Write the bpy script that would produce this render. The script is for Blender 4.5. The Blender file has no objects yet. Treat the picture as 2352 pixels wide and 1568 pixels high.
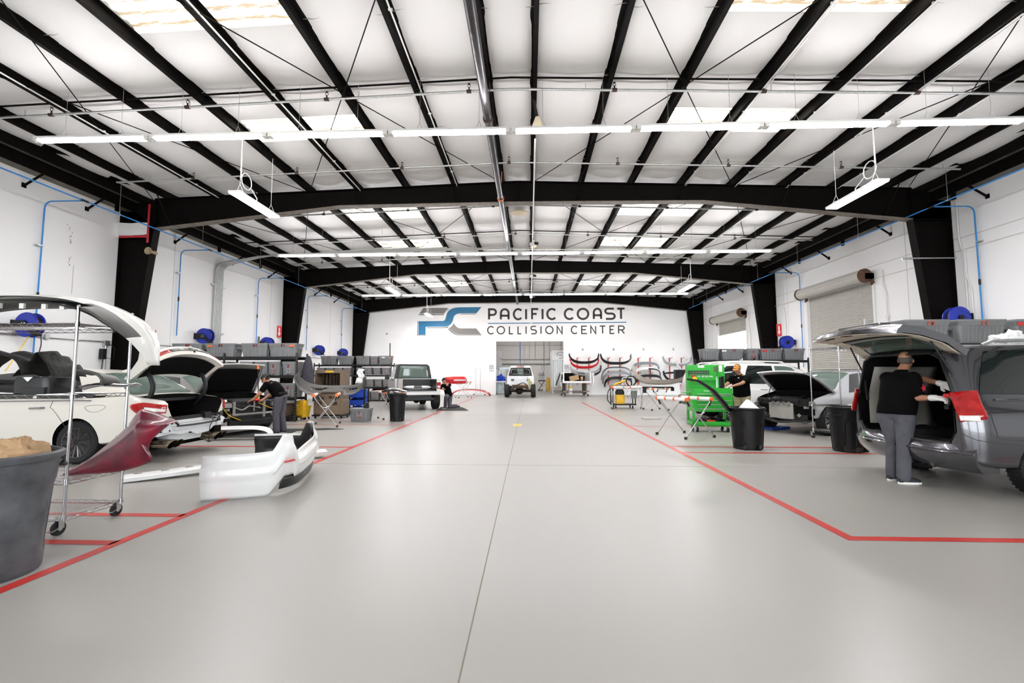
import bpy, bmesh, math, random
from mathutils import Vector as V, Matrix as MX
from mathutils import noise as NZ
S=bpy.context.scene; COL=S.collection
random.seed(7)
PI=math.pi
# ---------- camera ----------
cd=bpy.data.cameras.new('camera'); cam=bpy.data.objects.new('camera',cd); COL.objects.link(cam); S.camera=cam
FPX=1045.0; cd.sensor_width=36; cd.lens=FPX/2352*36; cd.clip_start=.05; cd.clip_end=400
PITCH=math.atan(78/FPX); YAW=math.atan(39/FPX*math.cos(PITCH))
cam.location=(0,0,1.42); cam.rotation_euler=(PI/2+PITCH,0,YAW)
# ---------- world, light, exposure ----------
w=bpy.data.worlds.new('world'); S.world=w; w.use_nodes=True
wb=w.node_tree.nodes['Background']; wb.inputs[0].default_value=(.93,.97,1,1); wb.inputs[1].default_value=5.0
S.view_settings.view_transform='Standard'; S.view_settings.look='None'; S.view_settings.gamma=1
S.view_settings.use_curve_mapping=False; S.view_settings.exposure=0.9
S.cycles.use_denoising=True; S.cycles.max_bounces=5; S.cycles.diffuse_bounces=4; S.cycles.glossy_bounces=2; S.cycles.transmission_bounces=3; S.cycles.adaptive_threshold=.05; S.cycles.adaptive_min_samples=12
S.cycles.sample_clamp_indirect=6; S.cycles.caustics_reflective=False; S.cycles.caustics_refractive=False
TUBE=50.0; SKYL=3.2
# ---------- materials ----------
MAT={}
def mat(n,c,r=.5,m=0,var=0,vs=6,bump=0,bs=40,coat=0,emit=0,trans=0,ior=1.45,spec=.5,c2=None):
    if n in MAT: return MAT[n]
    a=bpy.data.materials.new(n); a.use_nodes=True; t=a.node_tree; b=t.nodes['Principled BSDF']; I=b.inputs
    c=tuple(c)+(1,)
    I['Base Color'].default_value=c; I['Roughness'].default_value=r; I['Metallic'].default_value=m
    I['Coat Weight'].default_value=coat; I['Coat Roughness'].default_value=.04; I['IOR'].default_value=ior
    I['Specular IOR Level'].default_value=spec; I['Transmission Weight'].default_value=trans
    if emit: I['Emission Color'].default_value=c; I['Emission Strength'].default_value=emit
    if var or bump:
        tc=t.nodes.new('ShaderNodeTexCoord')
    if var:
        nz=t.nodes.new('ShaderNodeTexNoise'); nz.inputs['Scale'].default_value=vs; nz.inputs['Detail'].default_value=3; nz.inputs['Roughness'].default_value=.62
        t.links.new(tc.outputs['Object'],nz.inputs['Vector'])
        mx=t.nodes.new('ShaderNodeMix'); mx.data_type='RGBA'
        k=1-var; mx.inputs[6].default_value=tuple(x*k for x in c[:3])+(1,) if c2 is None else tuple(c2)+(1,)
        mx.inputs[7].default_value=tuple(min(1,x*(1+var*.35)) for x in c[:3])+(1,)
        rp=t.nodes.new('ShaderNodeMapRange'); rp.inputs[1].default_value=.3; rp.inputs[2].default_value=.7
        t.links.new(nz.outputs[0],rp.inputs[0]); t.links.new(rp.outputs[0],mx.inputs[0]); t.links.new(mx.outputs[2],I['Base Color'])
    if bump:
        nb=t.nodes.new('ShaderNodeTexNoise'); nb.inputs['Scale'].default_value=bs; nb.inputs['Detail'].default_value=4
        t.links.new(tc.outputs['Object'],nb.inputs['Vector'])
        bp=t.nodes.new('ShaderNodeBump'); bp.inputs['Strength'].default_value=bump; bp.inputs['Distance'].default_value=.02
        t.links.new(nb.outputs[0],bp.inputs['Height']); t.links.new(bp.outputs[0],I['Normal'])
    MAT[n]=a; return a
mat('wallpaint',(.92,.915,.91),.75,var=.02,vs=.7)
mat('roomwall',(.74,.71,.67),.8,var=.04,vs=.8)
mat('insul',(.80,.79,.775),.5,var=.02,vs=.9)
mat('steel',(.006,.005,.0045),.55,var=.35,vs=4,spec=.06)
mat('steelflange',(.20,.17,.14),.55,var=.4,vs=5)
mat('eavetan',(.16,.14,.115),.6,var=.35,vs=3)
mat('galv',(.52,.53,.52),.35,.85,var=.2,vs=15)
mat('conduitw',(.80,.79,.77),.5,var=.05)
mat('pipesteel',(.045,.042,.045),.3,.6,var=.3,vs=3)
mat('brownfit',(.05,.03,.022),.5,.3)
mat('bluepipe',(.035,.24,.62),.35)
mat('blackp',(.007,.007,.008),.5,var=.3,vs=10)
mat('blackgl',(.008,.008,.009),.12,coat=.5)
mat('rubber',(.014,.014,.015),.75,bump=.1,bs=60)
mat('white',(.85,.85,.84),.5,var=.03)
mat('redline',(.52,.03,.022),.35,var=.18,vs=2.5)
mat('tube',(1,.98,1),.4,emit=TUBE)
mat('led',(1,.99,1),.4,emit=TUBE)
mat('chrome',(.50,.50,.52),.16,1,var=.1,vs=20)
mat('alu',(.60,.60,.60),.32,.9,var=.2,vs=12)
mat('signred',(.62,.02,.02),.5)
mat('logoblue',(.012,.16,.32),.5,var=.06,vs=.5)
mat('logogrey',(.22,.21,.20),.5,var=.06,vs=.6)
mat('letterblk',(.028,.022,.022),.55)
mat('letterbrn',(.028,.024,.022),.55)
mat('orange',(.75,.16,.03),.5)
mat('yellow',(.80,.48,.02),.45,var=.1)
# ---------- mesh builder ----------
def frame(d):
    d=d.normalized(); a=V((0,0,1)) if abs(d.z)<.9 else V((1,0,0))
    s=d.cross(a).normalized(); return s,s.cross(d).normalized()
class Mb:
    def __init__(s): s.v=[]; s.f=[]; s.m=[]; s.mi=0
    def add(s,vs,fs,T=None):
        o=len(s.v)
        for p in vs:
            p=V(p); s.v.append(tuple(T@p) if T is not None else tuple(p))
        for f in fs: s.f.append(tuple(o+i for i in f)); s.m.append(s.mi)
        return s
    def mat(s,i): s.mi=i; return s
    def box(s,c,d,rz=0,rx=0,ry=0,T=None,taper=1):
        x,y,z=d[0]/2,d[1]/2,d[2]/2; t=taper
        vs=[(-x,-y,-z),(x,-y,-z),(x,y,-z),(-x,y,-z),(-x*t,-y*t,z),(x*t,-y*t,z),(x*t,y*t,z),(-x*t,y*t,z)]
        R=MX.Translation(V(c))@MX.Rotation(rz,4,'Z')@MX.Rotation(ry,4,'Y')@MX.Rotation(rx,4,'X')
        if T is not None: R=T@R
        return s.add(vs,[(3,2,1,0),(4,5,6,7),(0,1,5,4),(1,2,6,5),(2,3,7,6),(3,0,4,7)],R)
    def b2(s,a,b):
        return s.box([(a[i]+b[i])/2 for i in range(3)],[abs(b[i]-a[i]) for i in range(3)])
    def rings(s,R,close=True,cap0=True,cap1=True):
        n=len(R[0]); vs=[p for r in R for p in r]; fs=[]
        for i in range(len(R)-1):
            for j in range(n if close else n-1):
                k=(j+1)%n; fs.append((i*n+j,i*n+k,(i+1)*n+k,(i+1)*n+j))
        if close and cap0: fs.append(tuple(range(n-1,-1,-1)))
        if close and cap1: fs.append(tuple((len(R)-1)*n+j for j in range(n)))
        return s.add(vs,fs)
    def cyl(s,a,b,r,r2=None,n=12,cap=True):
        a,b=V(a),V(b); r2=r if r2 is None else r2; x,y=frame(b-a); R=[]
        for p,q in ((a,r),(b,r2)): R.append([p+(x*math.cos(2*PI*j/n)+y*math.sin(2*PI*j/n))*q for j in range(n)])
        # orient outward
        return s.rings([[r_[-j-1] for j in range(n)] for r_ in R],True,cap,cap)
    def tube(s,pts,r,n=8,cap=True,rr=None):
        P=[V(p) for p in pts]; R=[]; x=None
        for i,p in enumerate(P):
            d=(P[min(i+1,len(P)-1)]-P[max(i-1,0)])
            if d.length<1e-9: d=V((0,0,1))
            d.normalize()
            if x is None: x,y=frame(d)
            else:
                x=(x-d*x.dot(d))
                if x.length<1e-6: x,_=frame(d)
                x.normalize()
            y=d.cross(x); q=rr[i] if rr else r
            R.append([p+(x*math.cos(2*PI*j/n)+y*math.sin(2*PI*j/n))*q for j in range(n)])
        return s.rings(R,True,cap,cap)
    def lathe(s,prof,n=24,c=(0,0,0),axis='Z',cap=True,sx=1,sy=1):
        c=V(c); R=[]
        for r,z in prof:
            ring=[]
            for j in range(n):
                a=2*PI*j/n; p=V((r*math.cos(a)*sx,r*math.sin(a)*sy,z))
                if axis=='Y': p=V((p.x,p.z,-p.y))
                if axis=='X': p=V((p.z,p.x,p.y))
                ring.append(c+p)
            R.append(ring)
        return s.rings(R,True,cap,cap)
    def sph(s,c,r,n=12,m=8,T=None):
        if isinstance(r,(int,float)): r=(r,r,r)
        R=[[V((c[0]+r[0]*math.cos(2*PI*j/n)*math.sin(a),c[1]+r[1]*math.sin(2*PI*j/n)*math.sin(a),c[2]-r[2]*math.cos(a))) for j in range(n)] for a in [PI*(i+.02)/(m+.04) if 0<i<m else (.01 if i==0 else PI-.01) for i in range(m+1)]]
        if T is not None: R=[[T@p for p in r_] for r_ in R]
        return s.rings(R)
    def prism(s,poly,a,b,axis='Y'):
        # poly of 2d points extruded from a to b along axis
        n=len(poly); vs=[]
        for t in (a,b):
            for p,q in poly:
                vs.append({'X':(t,p,q),'Y':(p,t,q),'Z':(p,q,t)}[axis])
        fs=[tuple(range(n)),tuple(range(2*n-1,n-1,-1))]+[(j,n+j,n+(j+1)%n,(j+1)%n) for j in range(n)]
        return s.add(vs,fs)
    def grid(s,fn,nu,nv,cu=False,cv=False):
        vs=[fn(i/(nu),j/(nv)) for i in range(nu+1) for j in range(nv+1)]; fs=[]
        for i in range(nu):
            for j in range(nv):
                fs.append((i*(nv+1)+j,(i+1)*(nv+1)+j,(i+1)*(nv+1)+j+1,i*(nv+1)+j+1))
        return s.add(vs,fs)
    def mesh(s,name,mats,smooth=40,fix=True,weld=False):
        me=bpy.data.meshes.new(name); me.from_pydata(s.v,[],s.f)
        for q in (mats if isinstance(mats,(list,tuple)) else [mats]): me.materials.append(MAT[q] if isinstance(q,str) else q)
        if max(s.m,default=0)>0: me.polygons.foreach_set('material_index',s.m)
        if fix or weld:
            bm=bmesh.new(); bm.from_mesh(me)
            if weld: bmesh.ops.remove_doubles(bm,verts=bm.verts,dist=weld if weld is not True else 1e-4)
            if fix: bmesh.ops.recalc_face_normals(bm,faces=bm.faces)
            bm.to_mesh(me); bm.free()
        if smooth:
            me.polygons.foreach_set('use_smooth',[True]*len(me.polygons)); me.set_sharp_from_angle(angle=math.radians(smooth))
        me.update(); return me
    def obj(s,name,mats,parent=None,smooth=40,fix=True,weld=False,bevel=0,solid=0,sub=0,label=None):
        o=bpy.data.objects.new(name,s.mesh(name,mats,smooth,fix,weld)); COL.objects.link(o)
        if parent is not None: o.parent=parent
        if solid:
            m=o.modifiers.new('solid','SOLIDIFY'); m.thickness=solid; m.offset=0
        if bevel:
            m=o.modifiers.new('bevel','BEVEL'); m.width=bevel; m.segments=2; m.limit_method='ANGLE'; m.angle_limit=math.radians(50)
        if sub:
            m=o.modifiers.new('sub','SUBSURF'); m.levels=sub; m.render_levels=sub
        if label: o['label']=label
        return o
def thing(name,label,cat,loc=(0,0,0),rz=0,group=None,kind=None):
    o=bpy.data.objects.new(name,None); COL.objects.link(o); o.location=loc; o.rotation_euler=(0,0,rz); o.empty_display_size=.1
    return tag(o,label,cat,group,kind)
def tag(o,label,cat,group=None,kind=None):
    o['label']=label; o['category']=cat
    if group: o['group']=group
    if kind: o['kind']=kind
    return o
def struct(o,label,cat,group=None): return tag(o,label,cat,group,'structure')
def dup(root,loc=None,rz=None,label=None,group=None):
    r=root.copy(); COL.objects.link(r)
    if loc is not None: r.location=loc
    if rz is not None: r.rotation_euler=(0,0,rz)
    if label: r['label']=label
    if group: r['group']=group
    for c in list(root.children):
        k=c.copy(); COL.objects.link(k); k.parent=r
        for g in list(c.children):
            q=g.copy(); COL.objects.link(q); q.parent=k
    return r
ORD='first second third fourth fifth sixth seventh eighth ninth tenth eleventh twelfth thirteenth fourteenth fifteenth sixteenth'.split()
def lerp(a,b,t): return a+(b-a)*t
def bez(P,n=16):
    P=[V(p) for p in P]; out=[]
    for i in range(n+1):
        t=i/n; Q=P[:]
        while len(Q)>1: Q=[Q[j].lerp(Q[j+1],t) for j in range(len(Q)-1)]
        out.append(Q[0])
    return out
def crom(P,n=6,closed=False):
    P=[V(p) for p in P]; out=[]; L=len(P)
    for i in range(L if closed else L-1):
        g=lambda k: P[k%L] if closed else P[max(0,min(L-1,k))]
        a,b,c,d=g(i-1),g(i),g(i+1),g(i+2)
        for j in range(n):
            t=j/n; out.append(.5*((2*b)+(c-a)*t+(2*a-5*b+4*c-d)*t*t+(3*b-3*c+d-a)*t**3))
    if not closed: out.append(P[-1])
    return out
def bend(pts,r=.2,n=6):
    # polyline with rounded corners
    P=[V(p) for p in pts]; out=[P[0]]
    for i in range(1,len(P)-1):
        a=(P[i-1]-P[i]); b=(P[i+1]-P[i]); q=min(r,a.length*.49,b.length*.49)
        out+=bez([P[i]+a.normalized()*q,P[i],P[i]+b.normalized()*q],n)
    return out+[P[-1]]
# ---------- stroke lettering ----------
def arc(cx,cy,rx,ry,a,b,n=14): return [(cx+rx*math.cos(math.radians(a+(b-a)*i/n)),cy+ry*math.sin(math.radians(a+(b-a)*i/n))) for i in range(n+1)]
GL={
'P':[[(0,0),(0,1),(.5,1)]+arc(.55,.72,.45,.28,90,-90)+[(0,.44)]],
'A':[[(0,0),(0,.6)]+arc(.5,.6,.5,.4,180,0)+[(1,.6),(1,0)],[(0,.36),(1,.36)]],
'C':[arc(.56,.5,.56,.5,45,315,22)],
'I':[[(.5,0),(.5,1)]],'F':[[(0,0),(0,1),(1,1)],[(0,.52),(.75,.52)]],
'O':[arc(.5,.5,.5,.5,0,360,28)],
'S':[[(.92,1),(.33,1)]+arc(.33,.76,.33,.24,90,270,10)+[(.66,.52)]+arc(.66,.26,.34,.26,90,-90,10)+[(.05,0)]],
'T':[[(0,1),(1,1)],[(.5,1),(.5,0)]],'L':[[(0,1),(0,0),(1,0)]],
'N':[[(0,0),(0,1),(1,0),(1,1)]],'E':[[(1,1),(0,1),(0,0),(1,0)],[(0,.52),(.8,.52)]],
'R':[[(0,0),(0,1),(.5,1)]+arc(.6,.74,.4,.26,90,-90)+[(0,.48)],[(.5,.48),(1,0)]],
'B':[[(0,0),(0,1),(.5,1)]+arc(.55,.76,.35,.24,90,-90,8)+[(0,.52)],[(.5,.52)]+arc(.6,.26,.4,.26,90,-90,8)+[(0,0),(0,.52)]],
'D':[[(0,0),(0,1),(.5,1)]+arc(.5,.5,.5,.5,90,-90,12)+[(0,0)]],
'W':[[(0,1),(.25,0),(.5,.7),(.75,0),(1,1)]],'Y':[[(0,1),(.5,.5),(1,1)],[(.5,.5),(.5,0)]],
'G':[arc(.55,.5,.55,.5,50,330,20)+[(1,.5),(.6,.5)]],'U':[[(0,1),(0,.4)]+arc(.5,.4,.5,.4,180,360,10)+[(1,1)]],
'M':[[(0,0),(0,1),(.5,.3),(1,1),(1,0)]],'K':[[(0,0),(0,1)],[(1,1),(0,.45),(1,0)]],'H':[[(0,0),(0,1)],[(1,0),(1,1)],[(0,.5),(1,.5)]],
'Z':[[(0,1),(1,1),(0,0),(1,0)]],'V':[[(0,1),(.5,0),(1,1)]],
'0':[arc(.5,.5,.5,.5,0,360,20)],'1':[[(.25,.8),(.55,1),(.55,0)]],
'2':[arc(.5,.7,.5,.3,160,-30,10)+[(0,0),(1,0)]],'3':[arc(.45,.74,.45,.26,140,-90,10)+arc(.45,.26,.5,.26,90,-140,10)],
'4':[[(.75,0),(.75,1),(0,.3),(1,.3)]],'5':[[(.95,1),(.1,1),(.1,.55),(.5,.6)]+arc(.5,.3,.5,.3,80,-150,10)],
'6':[[(.8,1),(.15,.5)]+arc(.5,.3,.5,.3,160,-200,18)],'7':[[(0,1),(1,1),(.35,0)]],
'8':[arc(.5,.75,.4,.25,0,360,16),arc(.5,.26,.5,.26,0,360,16)],'9':[arc(.5,.7,.5,.3,0,360,16),[(1,.7),(.6,0)]],
'o':[arc(.5,.3,.4,.3,0,360,14)],'l':[[(.5,0),(.5,1)]],'i':[[(.5,0),(.5,.6)]],'s':[[(.9,.55),(.3,.6),(.2,.4),(.8,.25),(.7,0),(.1,.05)]],'h':[[(.1,0),(.1,1)],[(.1,.4),(.5,.6),(.9,.4),(.9,0)]],
'>':[[(0,.5),(1,.5)],[(.6,.75),(1,.5),(.6,.25)]],'<':[[(1,.5),(0,.5)],[(.4,.75),(0,.5),(.4,.25)]],'-':[[(0,.5),(1,.5)]],
}
def ribbon(mb,pts,t,f3,th=.002):
    # flat ribbon of width t along 2d pts; f3 maps (u,v,w) to 3d
    P=[V((p[0],p[1])) for p in pts]; Q=[P[0]]
    for p in P[1:]:
        if (p-Q[-1]).length>1e-5: Q.append(p)
    P=Q; n=len(P)
    if n<2: return
    cl=(P[0]-P[-1]).length<1e-4; L=[];R=[]
    for i in range(n):
        a=P[i]-P[i-1] if i>0 else (P[0]-P[-2] if cl else P[1]-P[0])
        b=P[i+1]-P[i] if i<n-1 else (P[1]-P[0] if cl else P[-1]-P[-2])
        a=a.normalized(); b=b.normalized(); na=V((-a.y,a.x)); nb=V((-b.y,b.x)); m=na+nb
        if m.length<.2: m=na.copy()
        m.normalize(); k=t/2/max(.35,m.dot(na)); L.append(P[i]+m*k); R.append(P[i]-m*k)
    vs=[f3(p.x,p.y,th) for p in L]+[f3(p.x,p.y,th) for p in R]
    mb.add(vs,[(i,i+1,n+i+1,n+i) for i in range(n-1)])
def glyph(mb,ch,x0,x1,y0,y1,t,f3,th=.002):
    h=t/2
    for st in GL.get(ch,[]): ribbon(mb,[(lerp(x0+h,x1-h,u),lerp(y0+h,y1-h,v)) for u,v in st],t,f3,th)
def text(mb,s,x,y,h,f3,t=None,wf=.62,gap=.28,th=.002,center=False):
    t=t or h*.14; W=0
    adv=[(h*.22 if c in 'I1li' else h*wf)+h*gap*1 if c!=' ' else h*.45 for c in s]
    if center: x-=(sum(adv)-h*gap)/2
    for c,a in zip(s,adv):
        if c!=' ': glyph(mb,c,x,x+a-h*gap,y,y+h,t,f3,th)
        x+=a
def boolcut(o,cutters,op='DIFFERENCE'):
    # apply boolean with list of cutter objects, then drop them
    for c in cutters:
        c.parent=o.parent
        m=o.modifiers.new('b','BOOLEAN'); m.operation=op; m.solver='EXACT'; m.object=c
        try: m.material_mode='TRANSFER'
        except Exception: pass
    dg=bpy.context.evaluated_depsgraph_get(); me=bpy.data.meshes.new_from_object(o.evaluated_get(dg)); o.modifiers.clear()
    me.polygons.foreach_set('use_smooth',[True]*len(me.polygons)); me.set_sharp_from_angle(angle=math.radians(35))
    old=o.data; o.data=me; bpy.data.meshes.remove(old)
    for c in cutters: bpy.data.objects.remove(c)
    return o
def applymods(o):
    dg=bpy.context.evaluated_depsgraph_get(); me=bpy.data.meshes.new_from_object(o.evaluated_get(dg)); o.modifiers.clear()
    old=o.data; o.data=me; bpy.data.meshes.remove(old); return o
# ================= THE HALL =================
XL,XR,YF,YB=-13.2,12.75,33.8,-7.0; XC=-.35; WT=6.74
def zr(x): return 7.52-.034*abs(x-XC)      # underside of purlins
# floor material: sealed concrete
def floormat():
    a=bpy.data.materials.new('sealed_concrete'); a.use_nodes=True; t=a.node_tree; b=t.nodes['Principled BSDF']
    tc=t.nodes.new('ShaderNodeTexCoord')
    def nz(s,d,r=.6,sc=None):
        n=t.nodes.new('ShaderNodeTexNoise'); n.inputs['Scale'].default_value=s; n.inputs['Detail'].default_value=d; n.inputs['Roughness'].default_value=r
        if sc:
            mp=t.nodes.new('ShaderNodeMapping'); mp.inputs['Scale'].default_value=sc; t.links.new(tc.outputs['Object'],mp.inputs[0]); t.links.new(mp.outputs[0],n.inputs['Vector'])
        else: t.links.new(tc.outputs['Object'],n.inputs['Vector'])
        return n
    n1=nz(.22,1,.3); n3=nz(.5,1,.3,(1,.35,1))
    cr=t.nodes.new('ShaderNodeMix'); cr.data_type='RGBA'; cr.inputs[6].default_value=(.325,.31,.285,1); cr.inputs[7].default_value=(.345,.333,.312,1)
    t.links.new(n1.outputs[0],cr.inputs[0]); t.links.new(cr.outputs[2],b.inputs['Base Color'])
    rr=t.nodes.new('ShaderNodeMapRange'); rr.inputs[1].default_value=.2; rr.inputs[2].default_value=.8; rr.inputs[3].default_value=.3; rr.inputs[4].default_value=.37; b.inputs['Specular IOR Level'].default_value=.4
    t.links.new(n3.outputs[0],rr.inputs[0]); t.links.new(rr.outputs[0],b.inputs['Roughness'])
    MAT['floor']=a
floormat()
struct(Mb().b2((XL-.3,YB-.3,-.25),(XR+.3,47,0)).obj('floor','floor',smooth=0),'pale grey sealed concrete workshop floor','floor')
mat('asphalt',(.42,.41,.40),.9,var=.1,vs=2)
struct(Mb().b2((-60,-60,-.4),(90,90,-.27)).obj('ground_outside','asphalt',smooth=0),'pale paved yard outside the open roller door','ground')
mat('joint',(.22,.19,.15),.9)
jm=Mb(); jm.b2((-.335,YB,0),(-.327,YF,.0015))
for y in (7.35,16.5,25.7): jm.b2((XL,y-.004,0),(XR,y+.004,.0012))
struct(jm.obj('floor_joint','joint',smooth=0),'thin dark saw cut joints in the concrete floor','joint')
# painted floor lines, ribbons 90 mm wide standing a millimetre proud
def fline(pts,lab,w=.1):
    m=Mb(); ribbon(m,pts,w,lambda u,v,z:V((u,v,.0022)))
    return struct(m.obj('floor_line','redline',smooth=0),lab,'floor line')
fline([(-3.5,-2),(-3.5,19.7)],'red painted line along the aisle beside the white sedan side')
fline([(-3.5,20.9),(-3.5,32)],'red painted aisle line behind the kneeling person and white pickup',.08)
fline([(-9,3.86),(-3.52,3.86)],'red cross line on the floor beside the grey trash can')
fline([(-9,4.62),(-3.52,4.62)],'red cross line on the floor under the wire shelf cart casters')
fline([(-10,9.05),(-3.52,9.05)],'red cross line on the floor behind the white bumper cover')
fline([(-11,13.1),(-3.52,13.1)],'red cross line on the floor below the black trash can',.08)
fline([(-11,14.2),(-3.52,14.2)],'red cross line on the floor before the white pickup',.08)
fline([(2.8,24.5),(2.8,4.2),(10,4.2)],'red painted line along the aisle beside the grey minivan, turning outward')
fline([(2.85,8.65),(12.5,8.65)],'red cross line on the floor in front of the black trash can')
fline([(2.85,9.35),(12.5,9.35)],'red cross line on the floor under the black trash can')
fline([(2.85,13.0),(12.5,13.0)],'red cross line on the floor behind the green tool cart',.08)
mat('yellowpaint',(.62,.45,.08),.5,var=.2)
m=Mb(); m.b2((-.46,12.9,0),(-.2,13.55,.002)); struct(m.obj('floor_patch','yellowpaint',smooth=0),'faded yellow paint patch on the floor joint','floor mark')
# ---- walls ----
def wallmb(openings,x0,x1,ya,yb,z1):
    # wall between x0..x1 thick, spanning ya..yb, with openings (y0,y1,zt)
    m=Mb(); y=ya
    for (a,b,zt) in sorted(openings):
        m.b2((x0,y,0),(x1,a,z1)); m.b2((x0,a,zt),(x1,b,z1)); y=b
    m.b2((x0,y,0),(x1,yb,z1)); return m
mL=wallmb([],XL-.25,XL,YB,YF+.3,8.2)
struct(mL.obj('wall_left','wallpaint',smooth=0),'tall white painted wall behind the sedans and black shelving','wall')
mR=wallmb([(17.15,21.05,4.9),(27.0,30.95,4.9)],XR,XR+.25,YB,YF+.3,8.2)
struct(mR.obj('wall_right','wallpaint',smooth=0),'tall white painted wall with two roller doors','wall')
m=Mb(); m.b2((XL,YF,0),(-2.45,YF+.25,8.2)); m.b2((2.56,YF,0),(XR,YF+.25,8.2)); m.b2((-2.45,YF,3.95),(2.56,YF+.25,8.2))
struct(m.obj('wall_far','wallpaint',smooth=0),'white end wall carrying the painted company sign above a wide doorway','wall')
# rear wall behind the photographer: bays open to daylight
m=Mb()
for a,b in ((XL-.25,-10),(-4.2,-3.2),(3.2,4.2),(10,XR+.25)): m.b2((a,YB-.25,0),(b,YB,8.2))
m.b2((-10,YB-.25,5.2),(10,YB,8.2))
struct(m.obj('wall_front','wallpaint',smooth=0),'white wall with open bays behind the photographer','wall')
# panel joints on the tilt-up walls
mat('wjoint',(.62,.61,.60),.8)
m=Mb()
for y in (2.,9.2,16.2,22.6,29.6): m.b2((XL,y,0),(XL+.004,y+.025,WT))
struct(m.obj('trim_1','wjoint',smooth=0),'faint vertical panel joints in the white wall behind the shelving','trim')
m=Mb()
for y in (2.,9.6,15.6,22.7,32.): m.b2((XR-.004,y,0),(XR,y+.025,WT))
m.b2((XR-.004,YB,5.45),(XR,YF,5.475))
struct(m.obj('trim_2','wjoint',smooth=0),'faint panel joints in the white wall with the roller doors','trim')
# ---- purlins ----
PX=[.1+1.555*i for i in range(8)]; PL=[-.8-1.555*i for i in range(8)]
def purlin(x,k,side):
    z=zr(x); h=.2; s=1 if side>0 else -1; t=.012
    poly=[(0,0),(.075*s,0),(.075*s,.022),(.063*s,.022),(.063*s,t),(t*s,t),(t*s,h-t),(-.07*s,h-t),(-.07*s,h),(0,h)]
    m=Mb(); m.prism([(x+p*1.15,z+q) for p,q in poly],YB,YF,'Y')
    o=m.obj('purlin','steel',smooth=0)
    nm='aisle centre' if k==0 else None
    struct(o,f"black steel roof purlin, {ORD[k]} from the ridge on the {'minivan' if side>0 else 'sedan'} side",'purlin','roof purlins')
for k,x in enumerate(PX): purlin(x,k,1)
for k,x in enumerate(PL): purlin(x,k,-1)
# ---- ceiling insulation strips between purlins, with skylights ----
mat('insulseam',(.40,.39,.37),.5)
ceil=thing('ceiling','white quilted insulation facing between the black roof purlins','ceiling',kind='structure')
xs=sorted(PX+PL); xs=[XL]+xs+[XR]
SKY=[(5.9,7.42),(10.2,11.2),(16.1,17.25),(20.05,21.4),(25.3,26.3),(29.3,30.8)]
SB=[(-7.1,-3.9),(3.15,6.4)]
def zc(x): return zr(x)+.2
def strip(x0,x1):
    sky=any(a<(x0+x1)/2<b for a,b in SB)
    m=Mb(); nx=8; dy=.305; ph=random.random()*.4
    segs=[]; y=YB
    if sky:
        for a,b in SKY: segs.append((y,a)); y=b
    segs.append((y,YF))
    for a,b in segs:
        ny=max(2,int((b-a)/dy))
        def fn(u,v):
            x=lerp(x0,x1,u); yy=lerp(a,b,v); t=1-(2*u-1)**2
            q=((yy+ph*.3)%1.83)/1.83; s=min(q,1-q)
            k=1 if sky is False else min(1,min(yy-a if a>YB else 9,b-yy if b<YF else 9)/.5)
            z=zc(x)-t*k*(.035+.075*(1-math.exp(-s*7)))+.012*t*NZ.noise(V((x*2,yy*1.1,3)))
            return (x,yy,z)
        m.grid(fn,nx,ny)
    o=m.obj('insulation_strip','insul',ceil,smooth=60)
    m=Mb(); yy=YB+1.83-((YB+ph*.3)%1.83)
    while yy<YF-.1:
        if not (sky and any(a-.1<yy<b+.1 for a,b in SKY)) and yy>3:
            m.tube([(lerp(x0,x1,u/8),yy+.03*math.sin(u*1.9+ph*9)-.05*(1-(2*u/8-1)**2),zc(lerp(x0,x1,u/8))-(1-(2*u/8-1)**2)*.042-.004) for u in range(9)],.011,4,cap=False)
        yy+=1.83
    m.obj('seam_tape','insulseam',ceil)['kind']='stuff'
    return o
for a,b in zip(xs[:-1],xs[1:]): strip(a,b)
# opaque metal roof deck above
mat('deck',(.6,.6,.58),.6)
m=Mb()
ys=[YB-.3]
def deckrow(xa,xb):
    z0=lambda x: zr(x)+.34
    segs=[]; y=YB-.3
    if any(a-.1<(xa+xb)/2<b+.1 for a,b in SB):
        for a,b in SKY: segs.append((y,a)); y=b
    segs.append((y,YF+.3))
    for a,b in segs: m.add([(xa,a,z0(xa)),(xb,a,z0(xb)),(xb,b,z0(xb)),(xa,b,z0(xa))],[(0,1,2,3)])
for a,b in zip(xs[:-1],xs[1:]): deckrow(a,b)
for x,s in ((XL,-1),(XR,1)): m.add([(x,YB-.3,zr(x)+.34),(x+s*.6,YB-.3,zr(x)+.3),(x+s*.6,YF+.3,zr(x)+.3),(x,YF+.3,zr(x)+.34)],[(0,1,2,3)])
struct(m.obj('roof','deck',smooth=0,solid=.02),'ribbed metal roof deck above the insulation','roof')
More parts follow.
